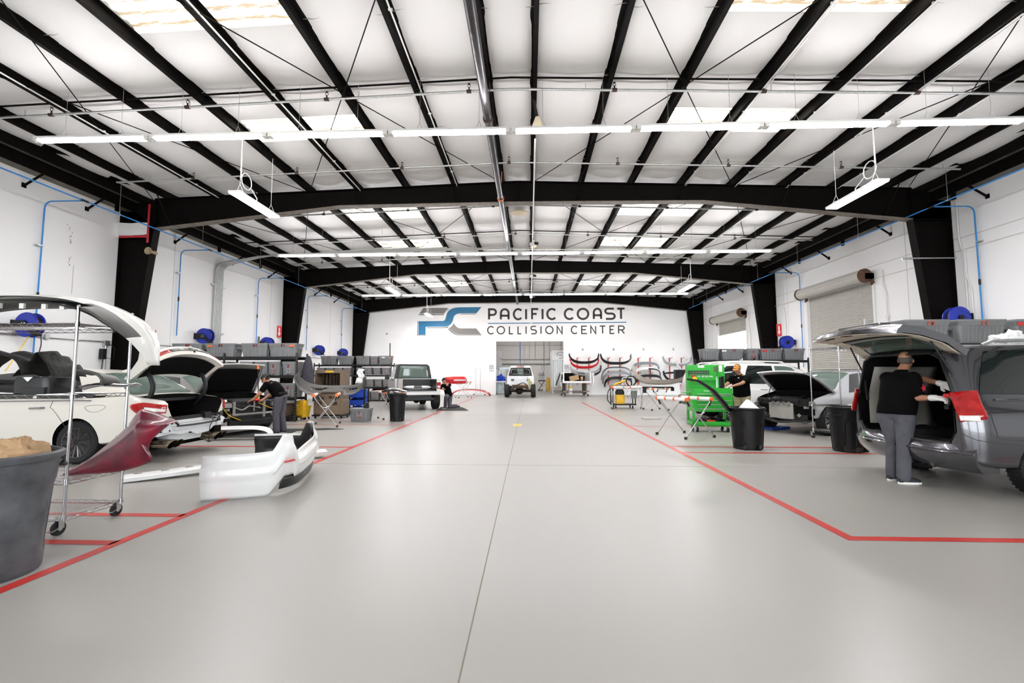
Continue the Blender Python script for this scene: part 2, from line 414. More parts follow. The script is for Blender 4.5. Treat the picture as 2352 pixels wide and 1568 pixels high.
# skylight panels: corrugated translucent sheets lit by the sky, dirt in the valleys
def skymat():
    a=bpy.data.materials.new('skylight_sheet'); a.use_nodes=True; t=a.node_tree; b=t.nodes['Principled BSDF']
    tc=t.nodes.new('ShaderNodeTexCoord'); mp=t.nodes.new('ShaderNodeMapping'); mp.inputs['Scale'].default_value=(1.3,9,1); t.links.new(tc.outputs['Object'],mp.inputs[0])
    n=t.nodes.new('ShaderNodeTexNoise'); n.inputs['Scale'].default_value=3; n.inputs['Detail'].default_value=6; n.inputs['Roughness'].default_value=.75; t.links.new(mp.outputs[0],n.inputs['Vector'])
    wv=t.nodes.new('ShaderNodeTexWave'); wv.bands_direction='Y'; wv.inputs['Scale'].default_value=1.3; wv.inputs['Distortion'].default_value=.6; wv.inputs['Detail'].default_value=3; t.links.new(tc.outputs['Object'],wv.inputs['Vector'])
    ad=t.nodes.new('ShaderNodeMath'); ad.operation='MULTIPLY'; t.links.new(n.outputs[0],ad.inputs[0]); t.links.new(wv.outputs[1],ad.inputs[1])
    mr=t.nodes.new('ShaderNodeMapRange'); mr.inputs[1].default_value=.36; mr.inputs[2].default_value=.46; mr.inputs[3].default_value=0; mr.inputs[4].default_value=1; t.links.new(ad.outputs[0],mr.inputs[0])
    mx=t.nodes.new('ShaderNodeMix'); mx.data_type='RGBA'; mx.inputs[6].default_value=(1,.97,.9,1); mx.inputs[7].default_value=(.05,.03,.012,1); t.links.new(mr.outputs[0],mx.inputs[0])
    t.links.new(mx.outputs[2],b.inputs['Emission Color']); b.inputs['Emission Strength'].default_value=SKYL; b.inputs['Base Color'].default_value=(.6,.55,.45,1)
    MAT['skyl']=a
skymat()
mat('reveal',(.78,.73,.62),.7)
k=0
for side,(a,b) in zip(('sedan','minivan'),SB):
    for i,(y0,y1) in enumerate(SKY):
        t=thing('skylight',f"bright translucent roof skylight on the {side} side, {ORD[i]} from the camera",'skylight',group='roof skylights',kind='structure')
        mids=[x for x in xs if a<x<b]
        for xa,xb in zip(mids[:-1],mids[1:]):
            m=Mb()
            m.grid(lambda u,v:(lerp(xa,xb,u),lerp(y0,y1,v),zc(lerp(xa,xb,u))+.12+.02*math.cos(v*(y1-y0)/.2*2*PI)),1,max(10,int((y1-y0)/.05)))
            m.obj('sheet','skyl',t)
        m=Mb(); xa,xb=mids[0],mids[-1]
        for yy in (y0,y1): m.add([(xa,yy,zc(xa)-.01),(xb,yy,zc(xb)-.01),(xb,yy,zc(xb)+.15),(xa,yy,zc(xa)+.15)],[(0,1,2,3)])
        m.obj('reveal','reveal',t,smooth=0)
# ---- rigid frames ----
def rframe(Y,lab):
    t=thing('rigid_frame',lab,'steel frame',(0,Y,0),0,'portal frames',kind='structure'); fw=.13
    def I(poly0,poly1,parent,name):
        # web between two polylines (bottom/top or inner/outer), flanges along both
        m=Mb(); n=len(poly0)
        for s in (-.008,.008): m.add([(p[0],s,p[1]) for p in poly0]+[(p[0],s,p[1]) for p in poly1],[(i,i+1,n+i+1,n+i) for i in range(n-1)])
        for P in (poly0,poly1):
            for (x0,z0),(x1,z1) in zip(P[:-1],P[1:]):
                d=V((x1-x0,z1-z0)); nn=V((-d.y,d.x)).normalized()*.012
                vs=[]
                for y in (-fw,fw):
                    for (x,z) in ((x0,z0),(x1,z1)):
                        vs+=[(x+nn.x,y,z+nn.y),(x-nn.x,y,z-nn.y)]
                m.mat(1 if P is poly0 else 0); m.add(vs,[(0,2,3,1),(4,5,7,6),(0,4,6,2),(1,3,7,5),(0,1,5,4),(2,6,7,3)])
                m.mat(0)
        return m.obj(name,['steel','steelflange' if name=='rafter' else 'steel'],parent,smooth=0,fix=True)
    for s,xw,xk in ((-1,XL+.03,-12.05),(1,XR-.03,11.62)):
        xb=xw+(-s)*.42
        I([(xb,.02),(xk,6.12)],[(xw,.02),(xw,7.05)],t,'column')
        e=lambda x:zr(x)-.012
        xs_=[xk,lerp(xk,XC,.5),lerp(xk,XC,.62),XC]
        I([(xk,6.14),(lerp(xk,XC,.52),6.8),(XC,6.84)],[(xk,e(xk)),(lerp(xk,XC,.52),e(lerp(xk,XC,.52))),(XC,e(XC))],t,'rafter')
        m=Mb(); m.add([(xk,.008,6.12),(xw,.008,6.12),(xw,.008,7.05),(xk,.008,e(xk))],[(0,1,2,3)]); m.add([(xk,-.008,6.12),(xw,-.008,6.12),(xw,-.008,7.05),(xk,-.008,e(xk))],[(0,1,2,3)])
        m.b2((min(xk,xw),-fw,6.1),(max(xk,xw),fw,6.13)); m.b2((xk-.015,-fw,6.1),(xk+.015,fw,e(xk)))
        for i in range(5): m.cyl((xk-s*.03,-fw*.6,6.3+i*.15),(xk-s*.03,fw*.6,6.3+i*.15),.018,n=6)
        m.obj('knee_panel','steel',t,smooth=0)
        m=Mb()
        for i in (1,3,5,7):
            x=(PX if s>0 else PL)[i]; zb=6.8 if i<5 else lerp(6.8,6.14,(i-3.9)/3.6)
            for q in (-1,1): m.cyl((x,q*.55,zr(x)+.05),(x-s*.1,q*.03,zb+.04),.022,n=4)
        m.obj('flange_brace','steel',t,smooth=0)
        m=Mb(); m.box((xw-s*.21,0,.01),(.5,.34,.02)); m.obj('base_plate','steel',t,smooth=0)
    m=Mb(); m.b2((XC-.02,-fw,6.84),(XC+.02,fw,zr(XC)-.01))
    for i in range(4):
        for q in (-1,1): m.cyl((XC-.05,q*.07,6.92+i*.16),(XC+.05,q*.07,6.92+i*.16),.017,n=6)
    m.obj('ridge_plate','steel',t,smooth=0)
    return t
rframe(14.0,'nearest black steel portal frame spanning the whole hall')
rframe(23.85,'second black steel portal frame, beyond the nearest one')
rframe(33.6,'farthest black steel portal frame, against the sign wall')
# ---- eave beams along both walls ----
for s,xw,nm in ((-1,XL,'sedan side'),(1,XR,'minivan side')):
    t=thing('eave_beam',f'dark stepped steel eave beams above the {nm} wall','eave beam',kind='structure')
    i=-s
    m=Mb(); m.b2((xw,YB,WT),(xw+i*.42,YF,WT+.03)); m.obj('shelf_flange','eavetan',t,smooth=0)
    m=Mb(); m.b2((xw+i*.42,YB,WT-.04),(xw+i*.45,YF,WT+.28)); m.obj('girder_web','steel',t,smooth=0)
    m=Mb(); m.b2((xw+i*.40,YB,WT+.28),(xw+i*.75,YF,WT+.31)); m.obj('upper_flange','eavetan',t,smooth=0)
    m=Mb(); m.b2((xw+i*.75,YB,WT+.2),(xw+i*.78,YF,WT+.56)); m.obj('eave_strut','steel',t,smooth=0)
    m=Mb(); m.b2((xw,YB,WT+.5),(xw+i*1.0,YF,WT+.53)); m.obj('top_flange','steel',t,smooth=0)
    for y in (7.6,11.2,12.9,16.3,19.6,22.4,25.6,27.4,30.2):
        m=Mb(); m.cyl((xw+i*.44,y,WT+.03),(xw+i*.03,y-.12,WT-.36),.035,n=4); m.box((xw+i*.015,y-.12,WT-.36),(.03,.1,.12)); m.obj('kicker',['steel'],t,smooth=0)
    for y in (9.8,13.4,18.1,21.,28.8,32.):
        m=Mb(); m.box((xw+i*.36,y,WT-.11),(.06,.12,.2)); m.obj('clip','steel',t,smooth=0)
# ---- sag rods and cross bracing in the roof plane ----
def rod(a,b,lab,name='brace_rod',r=.011,mt='steel',g='roof brace rods'):
    m=Mb(); m.cyl(a,b,r,n=6); struct(m.obj(name,mt),lab,'rod',g)
for i,y in enumerate((8.95,18.9,28.6)):
    m=Mb(); m.tube([(-12.4,y,zr(-12.4)+.03),(XC,y,zr(XC)+.03),(12,y,zr(12)+.03)],.02,6)
    struct(m.obj('sag_rod','steel'),f'thin dark bridging rod crossing under the purlins, {ORD[i]} from the camera','rod')
zz=lambda x:zr(x)-.015
bays=[(4.2,14.,'nearest roof bay'),(14.,23.85,'middle roof bay'),(23.85,33.6,'farthest roof bay')]
cols=[-12.2,-7.05,-.8,.1,6.35,11.6]; cols=[(-12.2,-7.05),(-7.05,-.8),(.1,6.35),(6.35,11.6)]
cn=['over the sedan side wall','beside the ridge toward the sedans','beside the ridge toward the minivan','over the minivan side wall']
for (y0,y1,bn) in bays:
    for (xa,xb),c in zip(cols,cn):
        rod((xa,y0,zz(xa)),(xb,y1,zz(xb)),f'thin diagonal brace rod {c} in the {bn}, one way')
        rod((xb,y0,zz(xb)),(xa,y1,zz(xa)),f'thin diagonal brace rod {c} in the {bn}, other way')
# ---- roof pipes ----
m=Mb(); m.cyl((-.83,YB,6.7),(-.83,33.2,6.7),.085,n=16); o=m.obj('sprinkler_main','pipesteel'); 
tag(o,'thick dark steel sprinkler main running along the roof ridge','pipe')
for y in (9.,13.2,19.5,24.6,30.):
    m=Mb(); m.cyl((-.83,y,6.7),(-.8,y,zr(-.8)),.012,n=6); m.lathe([(.095,-.03),(.105,-.03),(.105,.03),(.095,.03)],16,(-.83,y,6.7),'Y'); m.obj('clamp','orange' if y in (13.2,) else 'brownfit',o)
m=Mb(); m.cyl((.15,9.7,6.62),(.15,32.5,6.62),.02,n=10); o=m.obj('ridge_conduit','conduitw'); tag(o,'slim pale conduit running along under the ridge','conduit')
PIPEY=[9.15,12.45,15.7,18.95,22.2,25.45,28.7,31.9]
for i,y in enumerate(PIPEY):
    z=lambda x:zr(x)-.09
    xa,xb=(-11.9 if i==0 else -12.0),11.75
    m=Mb(); m.tube([(xa,y,z(xa)),(XC,y,z(XC)),(xb,y,z(xb))],.026,10); t=m.obj('sprinkler_pipe','galv'); tag(t,f'grey sprinkler branch pipe crossing the roof, {ORD[i]} from the camera','pipe','sprinkler branch pipes')
    x=-10.4+(i%2)*.7
    j=0
    while x<11.6:
        m=Mb(); m.cyl((x-.05,y,z(x)),(x+.05,y,z(x)),.038,n=8); m.cyl((x,y,z(x)+.02),(x,y,z(x)+.09),.016,n=6)
        m.tube([(x-.025,y,z(x)+.09),(x-.03,y,z(x)+.13),(x,y,z(x)+.16),(x+.03,y,z(x)+.13),(x+.025,y,z(x)+.09)],.006,5); m.cyl((x,y,z(x)+.16),(x,y,z(x)+.166),.03,n=8)
        m.obj('sprinkler_head','brownfit',t); x+=3.05
    for x in (-11,-7.3,-3.6,1.2,5,8.6,11.3):
        m=Mb(); m.cyl((x,y,z(x)),(x,y,zr(x)+.05),.006,n=5); m.obj('hanger','galv',t)
# thin white conduits clipped under purlins
for x,y0,y1,lab in ((-2.36,YB,14,'pale conduit clipped under a purlin left of the ridge'),(-5.47,5.6,14,'pale conduit clipped under a purlin below the near skylight'),(-10.13,YB,14,'pale conduit clipped along a purlin over the sedan side'),
    (6.32,YB,23,'pale conduit clipped along a purlin over the green cart'),(4.76,YB,23,'pair of pale conduits along a purlin beside the skylight'),(7.87,YB,23,'pale conduit along a purlin over the silver car'),(9.43,YB,14,'pale conduit along a purlin over the minivan')):
    m=Mb(); m.cyl((x+.09,y0,zr(x)-.02),(x+.09,y1,zr(x)-.02),.016,n=8)
    if x in (4.76,7.87): m.cyl((x+.14,y0,zr(x)-.02),(x+.14,y1,zr(x)-.02),.014,n=8)
    for y in range(int(max(y0,0))+1,int(y1),3): m.box((x+.09,y,zr(x)-.01),(.07,.03,.03))
    tag(m.obj('purlin_conduit','conduitw'),lab,'conduit')
# rack of conduits: across roof at Y 19.6 and down the left wall
for k in range(6):
    o_=.09*k; m=Mb()
    P=[(XL+.08+.0*k,18.35+o_,2.0),(XL+.08,18.35+o_,6.1),(XL+1.2+.05*k,19.5+.04*k,6.72+.012*k),(XL+3.5,19.5+.06*k,6.80+.01*k),(-6+1.2*k,19.5+.06*k,7.06)]
    m.tube(bend(P,.3),.028,8); tag(m.obj('conduit_run','galv'),f'galvanised conduit climbing the wall in the bundle, {ORD[k]} from the near column','conduit','bundle of wall conduits')
m=Mb()
for z in (3.2,5.2): m.box((XL+.05,18.6,z),(.06,.9,.05))
tag(m.obj('strut_channel','galv',smooth=0),'steel strut channels clamping the conduit bundle to the wall','bracket')
m=Mb(); m.tube(bend([(-5,19.9,7.05),(6.3,19.9,6.95),(7.3,20.1,7.2)],.3),.02,8); tag(m.obj('roof_conduit','galv'),'thin grey conduit crossing the roof before the second frame','conduit')
# ---- blue compressed air lines ----
def airline(s,x,z,xw,drops,nm):
    t=thing('air_line',f'blue compressed air pipe along the {nm} wall with drops to the hose reels','air pipe')
    m=Mb(); m.cyl((x,YB,z),(x,32.9,z),.02,n=8); m.obj('main_pipe','bluepipe',t)
    for y,z1 in drops:
        m=Mb(); m.tube(bend([(x,y,z),(xw-s*.09,y,z),(xw-s*.09,y,z1)],.22),.019,8); d=m.obj('drop_pipe','bluepipe',t)
        m=Mb(); m.cyl((x,y-.1,z),(x,y+.1,z),.03,n=8); m.cyl((xw-s*.09,y,lerp(z,z1,.55)),(xw-s*.09,y,lerp(z,z1,.55)-.16),.028,n=8); m.obj('coupling','blackp',d)
        m=Mb(); m.box((xw-s*.06,y-.05,lerp(z,z1,.27)),(.1,.12,.03)); m.box((xw-s*.02,y,lerp(z,z1,.27)),(.02,.2,.05)); m.obj('bracket','galv',d)
    for y in (8.2,12.6,16.,19.6,23.,26.3,29.6,32.):
        m=Mb(); m.cyl((x,y,z),(x,y,zr(x)+.02),.007,n=5); m.cyl((x,y-.03,z),(x,y+.03,z),.027,n=8); m.obj('hanger_rod','galv',t)
airline(-1,-12.0,6.13,XL,[(11.55,1.6),(16.4,2.9),(21.35,2.9),(26.3,2.9),(31.3,2.9)],'sedan side')
airline(1,11.5,6.22,XR,[(13.1,2.4),(21.5,1.8),(24.6,2.)],'minivan side')
# ---- strip lights ----
def tubefix():
    t=thing('strip_light','x','strip light',(0,0,0)); L=2.475
    m=Mb(); m.prism([(-.06,.05),(-.05,.1),(.05,.1),(.06,.05)],-L/2+.005,L/2-.005,'X'); m.obj('housing','white',t,smooth=0)
    for q in (-.042,.042):
        m=Mb(); m.cyl((-L/2+.1,q,.012),(L/2-.1,q,.012),.021,n=8); m.obj('tube','tube',t)
    for sgn in (-1,1):
        m=Mb(); m.box((sgn*(L/2-.06),0,.02),(.09,.12,.055)); m.box((sgn*(L/2-.02),0,.0),(.03,.05,.03)); m.obj('lamp_holder','conduitw',t,smooth=0)
    for sgn in (-.6,.6):
        m=Mb(); m.cyl((sgn-.06,0,.1),(sgn,0,.25),.004,n=4); m.cyl((sgn+.06,0,.1),(sgn,0,.25),.004,n=4); m.cyl((sgn,0,.25),(sgn,0,1.1),.004,n=4); m.obj('hanger_chain','galv',t)
    return t
fx0=tubefix(); first=True
for r,(Y,rn) in enumerate(((8.75,'nearest'),(17.9,'middle'),(27.2,'farthest'))):
    for k in range(8):
        o=fx0 if first else dup(fx0); first=False
        o.location=(-10.25+2.475*(k+.5),Y,6.26)
        o['label']=f'white twin tube strip light, {ORD[k]} from the sedan side in the {rn} row'; o['group']=f'strip lights of the {rn} row'
# ---- hanging LED panels ----
def ledfix(loc,lab,rz,L=1.75):
    t=thing('led_panel',lab,'LED light',loc,rz,'hanging LED lights')
    m=Mb(); m.box((0,0,.04),(.3,L,.05)); m.box((0,-L*.36,.09),(.14,.1,.06)); m.box((0,L*.36,.09),(.14,.1,.06)); m.obj('housing','white',t,smooth=0,bevel=.006)
    m=Mb(); m.box((0,0,.008),(.27,L-.04,.012)); m.obj('diffuser','led',t,smooth=0)
    for q in (-.38,.38):
        m=Mb(); m.cyl((-.1,q*L,.07),(0,q*L,.3),.005,n=5); m.cyl((.1,q*L,.07),(0,q*L,.3),.005,n=5); m.cyl((0,q*L,.3),(0,q*L,zr(loc[0])+.05-loc[2]),.006,n=5); m.obj('hanger_cable','white',t)
    m=Mb(); P=[(0,-.38*L,1.6),(.02,-.38*L,.5)]+[(.03,-.38*L+.2-.2*math.cos(a*2*PI/12),.45+.2*math.sin(a*2*PI/12)) for a in range(0,20)]+[(.02,0,.2),(0,0,.08)]
    m.tube(P,.012,6); m.obj('power_cord','white',t)
ledfix((-7.0,11.15,5.75),'bright LED panel hanging over the white sedan',0)
ledfix((7.92,11.05,5.75),'bright LED panel hanging over the silver car',0)
ledfix((-7.0,23.0,5.75),'bright LED panel hanging over the black shelving',0)
ledfix((-7.0,31.4,5.6),'small bright LED panel hanging before the painted logo',0)
ledfix((7.9,22.9,5.75),'bright LED panel hanging over the white SUV',0)
# ================= WALL SIGN =================
YW=YF-.004
sign=thing('wall_sign','painted wall sign reading PACIFIC COAST COLLISION CENTER with blue and grey emblem','sign',(0,YF,0))
def W3(u,v,t): return V((u,-t,v))
def emb(poly,mt,th=.004,name='emblem_shape'):
    pts=[(-8.69+p/13.835*.0326,6.90-q/13.835*.0327) for p,q in poly]
    m=Mb(); m.add([(x,-th,z) for x,z in pts],[tuple(range(len(pts)))]); m.obj(name,mt,sign,smooth=0)
def cb(*P): return [(p.x,p.y) for p in bez([(a,b,0) for a,b in P],10)]
blue=[(165,595),(930,590)]+cb((930,590),(1005,590),(1030,540),(1050,440))+cb((1060,400),(1100,150),(1420,155),(1520,152))+[(2180,150),(2025,345),(1560,345)]+cb((1560,345),(1310,350),(1300,440),(1275,540))+cb((1270,560),(1210,780),(1040,775),(930,775))+[(395,775),(395,1022),(165,1022)]
g1=[(310,170),(1020,168)]+cb((1020,168),(1070,170),(1090,180),(1115,188))+cb((1115,188),(1060,230),(1030,290),(990,352))+[(985,357),(180,357)]
g2=[(1293,660)]+cb((1293,660),(1360,790),(1440,820),(1520,830))+[(2015,832),(2170,1020),(1480,1020)]+cb((1480,1020),(1320,1010),(1200,900),(1130,826))+cb((1130,826),(1210,780),(1270,720),(1293,660))
k1=[(180,374),(960,374),(985,398),(155,398)]; k2=[(1130,200),(1140,210),(1065,285),(1055,282)]
k3=[(135,590),(152,590),(152,1028),(405,1028),(405,1048),(130,1048)]; k4=[(425,795),(960,795)]+cb((960,795),(1060,792),(1090,775),(1140,750))+cb((1120,790),(1080,815),(1000,815),(940,815))+[(425,815)]
k5=[(1430,378),(1560,360),(2010,358),(2005,378)]; k6=cb((1105,835),(1200,960),(1330,1048),(1480,1048))+[(2190,1048),(2175,1030),(1480,1030)]+cb((1480,1030),(1340,1025),(1230,940),(1125,832))
emb(blue,'logoblue',.006,'blue_stroke'); emb(g1,'logogrey',.006,'grey_stroke'); emb(g2,'logogrey',.006,'grey_stroke')
for k_ in (k1,k2,k3,k4,k5,k6): emb(k_,'letterblk',.004,'black_edge')
LX=lambda q:-8.36+(940+q/4.523-960)*.03257
for s,xs_,z0,z1,t in (('PACIFICCOAST',[(827,920),(950,1052),(1085,1188),(1212,1234),(1273,1360),(1383,1405),(1432,1540),(1613,1722),(1746,1876),(1911,2007),(2030,2147),(2152,2250)],5.53,6.45,.155),
    ('COLLISIONCENTER',[(818,892),(917,1005),(1044,1092),(1133,1178),(1217,1229),(1268,1335),(1371,1383),(1420,1507),(1538,1600),(1684,1755),(1790,1855),(1883,1945),(1975,2045),(2080,2135),(2168,2237)],4.475,5.115,.088)):
    for c,(a,b) in zip(s,xs_):
        m=Mb(); glyph(m,c,LX(a),LX(b),z0,z1,t,W3,.005); m.obj('letter','letterblk',sign,smooth=0)
m=Mb(); ribbon(m,[(LX(827),5.31),(LX(2255),5.345)],.065,W3,.005); m.obj('underline','logoblue',sign,smooth=0)
# small wall signs
def wsign(name,lab,cat,x,z,wd,h,lines,mt='white',tm='letterblk',border=True):
    t=thing(name,lab,cat,(x,YF,z))
    m=Mb(); m.box((0,-.006,0),(wd,.01,h)); m.obj('board',mt,t,smooth=0,bevel=.004)
    if border:
        m=Mb(); a,b=wd/2-.03,h/2-.03; ribbon(m,[(-a,-b),(a,-b),(a,b),(-a,b),(-a,-b)],.018,W3,.013); m.obj('border','logogrey',t,smooth=0)
    for s,zz_,hh in lines:
        m=Mb(); text(m,s,0,zz_,hh,W3,t=hh*.2,th=.013,center=True); m.obj('lettering',tm,t,smooth=0)
mat('signgrey',(.78,.79,.83),.5)
wsign('traffic_sign','white ONE WAY sign with arrow pointing at the doorway, beside the garment rack','sign',-2.78,1.97,.34,.52,[('ONE',.08,.1),('WAY',-.06,.1),('>',-.24,.13)],'signgrey')
wsign('traffic_sign','white ONE WAY sign with arrow pointing back at the doorway, beside the truck bed','sign',2.78,1.97,.34,.52,[('ONE',.08,.1),('WAY',-.06,.1),('<',-.24,.13)],'signgrey')
for c,x in zip('ABCE',(3.98,6.25,8.45,10.62)):
    wsign('letter_plate',f'small white plate with letter {c} on the end wall above the bumpers','letter plate',x,3.33,.24,.24,[(c,-.07,.15)],border=False)
m=Mb(); m.cyl((-10.7,YF,5.0-.45),(-10.7,YF-.02,5.0-.45),.05,n=10); tag(m.obj('wall_port','blackp'),'small black round port high on the end wall','fitting')
m=Mb(); m.cyl((4.65,YF-.0,6.6),(4.65,YF-.15,6.6),.03,n=8); m.sph((4.65,YF-.22,6.58),.11); tag(m.obj('dome_camera','white'),'white dome camera high on the end wall above COAST','camera')
# ================= ROLLER DOORS =================
mat('slatp',(.50,.48,.44),.5,var=.06,vs=2)
mat('rustbr',(.14,.07,.04),.7,var=.3)
def rdoor(n,y0,y1,zb,lab):
    t=thing(f'door_{n}',lab,'roller door',(XR,0,0),kind='structure')
    m=Mb(); z=zb; zt=4.92
    prof=[]
    while z<zt:
        prof+=[(0,z),(-.022,z+.015),(-.026,z+.035),(-.018,z+.06),(0,z+.07)]; z+=.075
    P=[(x+.06,zz) for x,zz in prof]
    m.grid(lambda u,v:(P[min(len(P)-1,int(round(v*(len(P)-1))))][0],lerp(y0-.02,y1+.02,u),P[min(len(P)-1,int(round(v*(len(P)-1))))][1]),1,len(P)-1)
    m.obj('curtain','slatp',t,smooth=50)
    m=Mb(); m.box((.04,(y0+y1)/2,zb),(.05,y1-y0,.08)); m.obj('bottom_bar','slatp',t,smooth=0)
    m=Mb(); R=[]
    for i in range(48):
        a=2*PI*i/48; r=.235+.012*math.cos(a*18); R.append((-.32+r*math.cos(a),5.1+r*math.sin(a)))
    m.prism(R,y0-.02,y1+.02,'Y'); m.obj('coil','slatp',t,smooth=60)
    for y,s in ((y0-.06,-1),(y1+.06,1)):
        m=Mb(); m.cyl((-.32,y-.02,5.1),(-.32,y+.02,5.1),.27,n=20); m.b2((-.32,y-.02,4.98),(0,y+.02,5.2)); m.b2((-.12,y-.02,4.75),(0,y+.02,5.2)); m.obj('coil_bracket','rustbr',t,smooth=0)
        m=Mb(); m.b2((-.06,y-.04,0),(.02,y+.04,4.8)); m.obj('guide_rail','white',t,smooth=0)
    m=Mb(); P=[(-.12,y0+.5,4.9),(-.11,y0+.5,2.2),(-.12,y0+.62,2.1),(-.12,y0+.72,2.2),(-.12,y0+.66,4.9)]; m.tube(P,.009,5); m.obj('hand_chain','slatp',t)
    return t
rdoor(1,17.15,21.05,.02,'closed off white roller door behind the silver car')
rdoor(2,27.0,30.95,4.1,'raised roller door open to trees, beside the far corner')
# tree seen through the open door
mat('bark',(.16,.11,.07),.9); mat('leaf',(.22,.34,.12),.6,var=.4,vs=2); 
def tree(x,y,h,lab,seed):
    rnd=random.Random(seed); t=thing('tree',lab,'tree',(x,y,-.27))
    m=Mb(); m.tube([(0,0,0),(.1,.05,h*.3),(0,-.1,h*.55),(.1,0,h*.85)],.16,8,rr=[.2,.16,.11,.04])
    cl=[]
    for i in range(16):
        a=rnd.random()*2*PI; zz_=h*(.35+.5*rnd.random()); L=(1.1+rnd.random()*1.3)*(1.3-zz_/h); e=V((math.cos(a)*L,math.sin(a)*L,zz_+.5*L)); m.tube([(0,0,zz_),(e.x*.5,e.y*.5,zz_+.15),tuple(e)],.05,5,rr=[.06,.04,.015]); cl.append(e)
    m.obj('trunk','bark',t)
    m=Mb()
    for e in cl+[V((0,0,h*.9))]:
        for k in range(150):
            d=V((rnd.gauss(0,.42),rnd.gauss(0,.42),rnd.gauss(0,.34))); p=e+d; q=MX.Rotation(rnd.random()*6,4,V((rnd.random()-.5,rnd.random()-.5,rnd.random()-.5)))
            s=.05+rnd.random()*.05
            m.add([p+q@V(c_) for c_ in ((-s,0,0),(0,-s*.5,0),(s,0,0),(0,s*.5,0))],[(0,1,2,3)])
    f=m.obj('foliage','leaf',t,smooth=0,fix=False); f['kind']='stuff'
tree(17.2,30.6,5.2,'leafy green tree seen through the raised roller door',3)
tree(22,37.6,6.2,'second leafy tree farther off outside the raised roller door',5)
# ================= BACK ROOM =================
m=Mb(); m.b2((-7,44,0),(8,44.2,6)); struct(m.obj('wall_back','roomwall',smooth=0),'beige wall of the room beyond the doorway','wall')
m=Mb(); m.b2((-7.2,34.05,0),(-7,44.2,6)); struct(m.obj('wall_room_a','roomwall',smooth=0),'side wall of the back room beyond the booth','wall')
m=Mb(); m.b2((8,34.05,0),(8.2,44.2,6)); struct(m.obj('wall_room_b','roomwall',smooth=0),'side wall of the back room behind the white curtain','wall')
m=Mb(); m.b2((-7.2,34.05,6),(8.2,44.2,6.1)); struct(m.obj('ceiling_room','roomwall',smooth=0),'ceiling of the back room','ceiling')
for k,(x,y) in enumerate(((-1.5,36.6),(0,39.4),(3.6,37.6))):  # out-of-view fixtures added to brighten the room beyond the doorway
    o=dup(fx0,(x,y,5.2),0,f'unseen strip light added to brighten the back room, {ORD[k]} from the doorway','added strip lights of the back room')
m=Mb(); m.cyl((-.84,43.93,0),(-.84,43.93,6),.03,n=8); m.cyl((-.84,43.9,4),(-.84,43.95,4),.06,n=8); tag(m.obj('air_drop','bluepipe'),'blue air pipe on the back room wall','air pipe')
for k,(x,z0,r) in enumerate(((-.45,2.6,.012),(.05,2.5,.012),(.62,3.0,.018),(1.45,1.9,.03),(1.98,2.6,.015),(3.1,3.3,.03))):
    m=Mb(); m.cyl((x,43.95,z0),(x,43.95,6),r,n=6); m.box((x,43.94,z0),(.1,.06,.12)); tag(m.obj('wall_conduit','galv'),f'thin vertical conduit on the back room wall, {ORD[k]} beside the blue pipe','conduit','back room conduits')
for k,(z,r,mt) in enumerate(((2.96,.03,'galv'),(2.53,.07,'galv'),(4.33,.012,'galv'))):
    m=Mb(); m.cyl((-6.9,43.9,z),(7.9,43.9,z),r,n=6); tag(m.obj('wall_pipe',mt),f'horizontal pipe on the back room wall, {["middle","lowest","highest"][k]}','pipe')
mat('boothgrey',(.42,.42,.42),.5,var=.1); mat('curtainw',(.85,.88,.88),.6); mat('paleblue',(.70,.80,.84),.5)
t=thing('spray_booth','grey cabinet booth at the edge of the back room doorway','booth',(-3.05,36.4,0))
m=Mb(); m.b2((-.9,-.9,1.9),(.75,2.6,3.35)); m.obj('cabinet','boothgrey',t,smooth=0,bevel=.02)
m=Mb(); 
for yy in (-.3,.9,2.0): m.b2((.75,yy-.25,2.75),(.765,yy+.25,2.82))
m.obj('red_label','signred',t,smooth=0)
m=Mb(); m.b2((-.9,-.9,0),(-.75,2.6,1.9)); m.b2((.6,2.45,0),(.75,2.6,1.9)); m.obj('post','boothgrey',t,smooth=0)
t=thing('prep_station','white prep station with curtains and round logo in the back room','booth',(2.9,36.2,0))
m=Mb(); m.b2((-1.05,0,2.62),(1.4,3.4,3.4)); m.obj('canopy','white',t,smooth=0,bevel=.02)
m=Mb(); ribbon(m,arc(-.35,3.02,.26,.26,20,200,16),.03,lambda u,v,w_:V((u-.05,-.006,v))); ribbon(m,arc(-.35,3.02,.26,.26,240,370,12),.03,lambda u,v,w_:V((u-.05,-.006,v))); text(m,'AGU',-.4,2.96,.11,lambda u,v,w_:V((u,-.006,v)),t=.022,center=True); m.obj('logo','letterblk',t,smooth=0)
for x_,y_ in ((-1.02,.03),(1.37,.03),(-1.02,3.37),(1.37,3.37)):
    m=Mb(); m.b2((x_-.03,y_-.03,0),(x_+.03,y_+.03,2.62)); m.obj('post','white',t,smooth=0)
for k,(a,b,yy) in enumerate(((-.95,-.3,.03),(-.3,.5,.05),(.5,1.35,.03))):
    m=Mb(); m.grid(lambda u,v:(lerp(a,b,u),yy+.05*math.sin(u*22+v),lerp(.5,2.62,v)),24,6); m.obj('curtain','curtainw',t,smooth=80)
m=Mb(); m.grid(lambda u,v:(-1.0+.05*math.sin(u*30),lerp(.05,3.3,u),lerp(.5,2.62,v)),40,4); m.obj('curtain','paleblue',t,smooth=80)
t=thing('dressing_mirror','tall white framed glass panel at the back room doorway','glass panel',(-1.95,35.6,0))
m=Mb(); m.b2((-.62,-.03,0),(-.47,.03,2.05)); m.b2((.42,-.03,0),(.57,.03,2.05)); m.b2((-.47,-.03,1.9),(.42,.03,2.05)); m.b2((-.47,-.03,.75),(.42,.03,.87)); m.obj('frame','paleblue',t,smooth=0,bevel=.01)
mat('glassclear',(.8,.86,.85),.05,trans=.9)
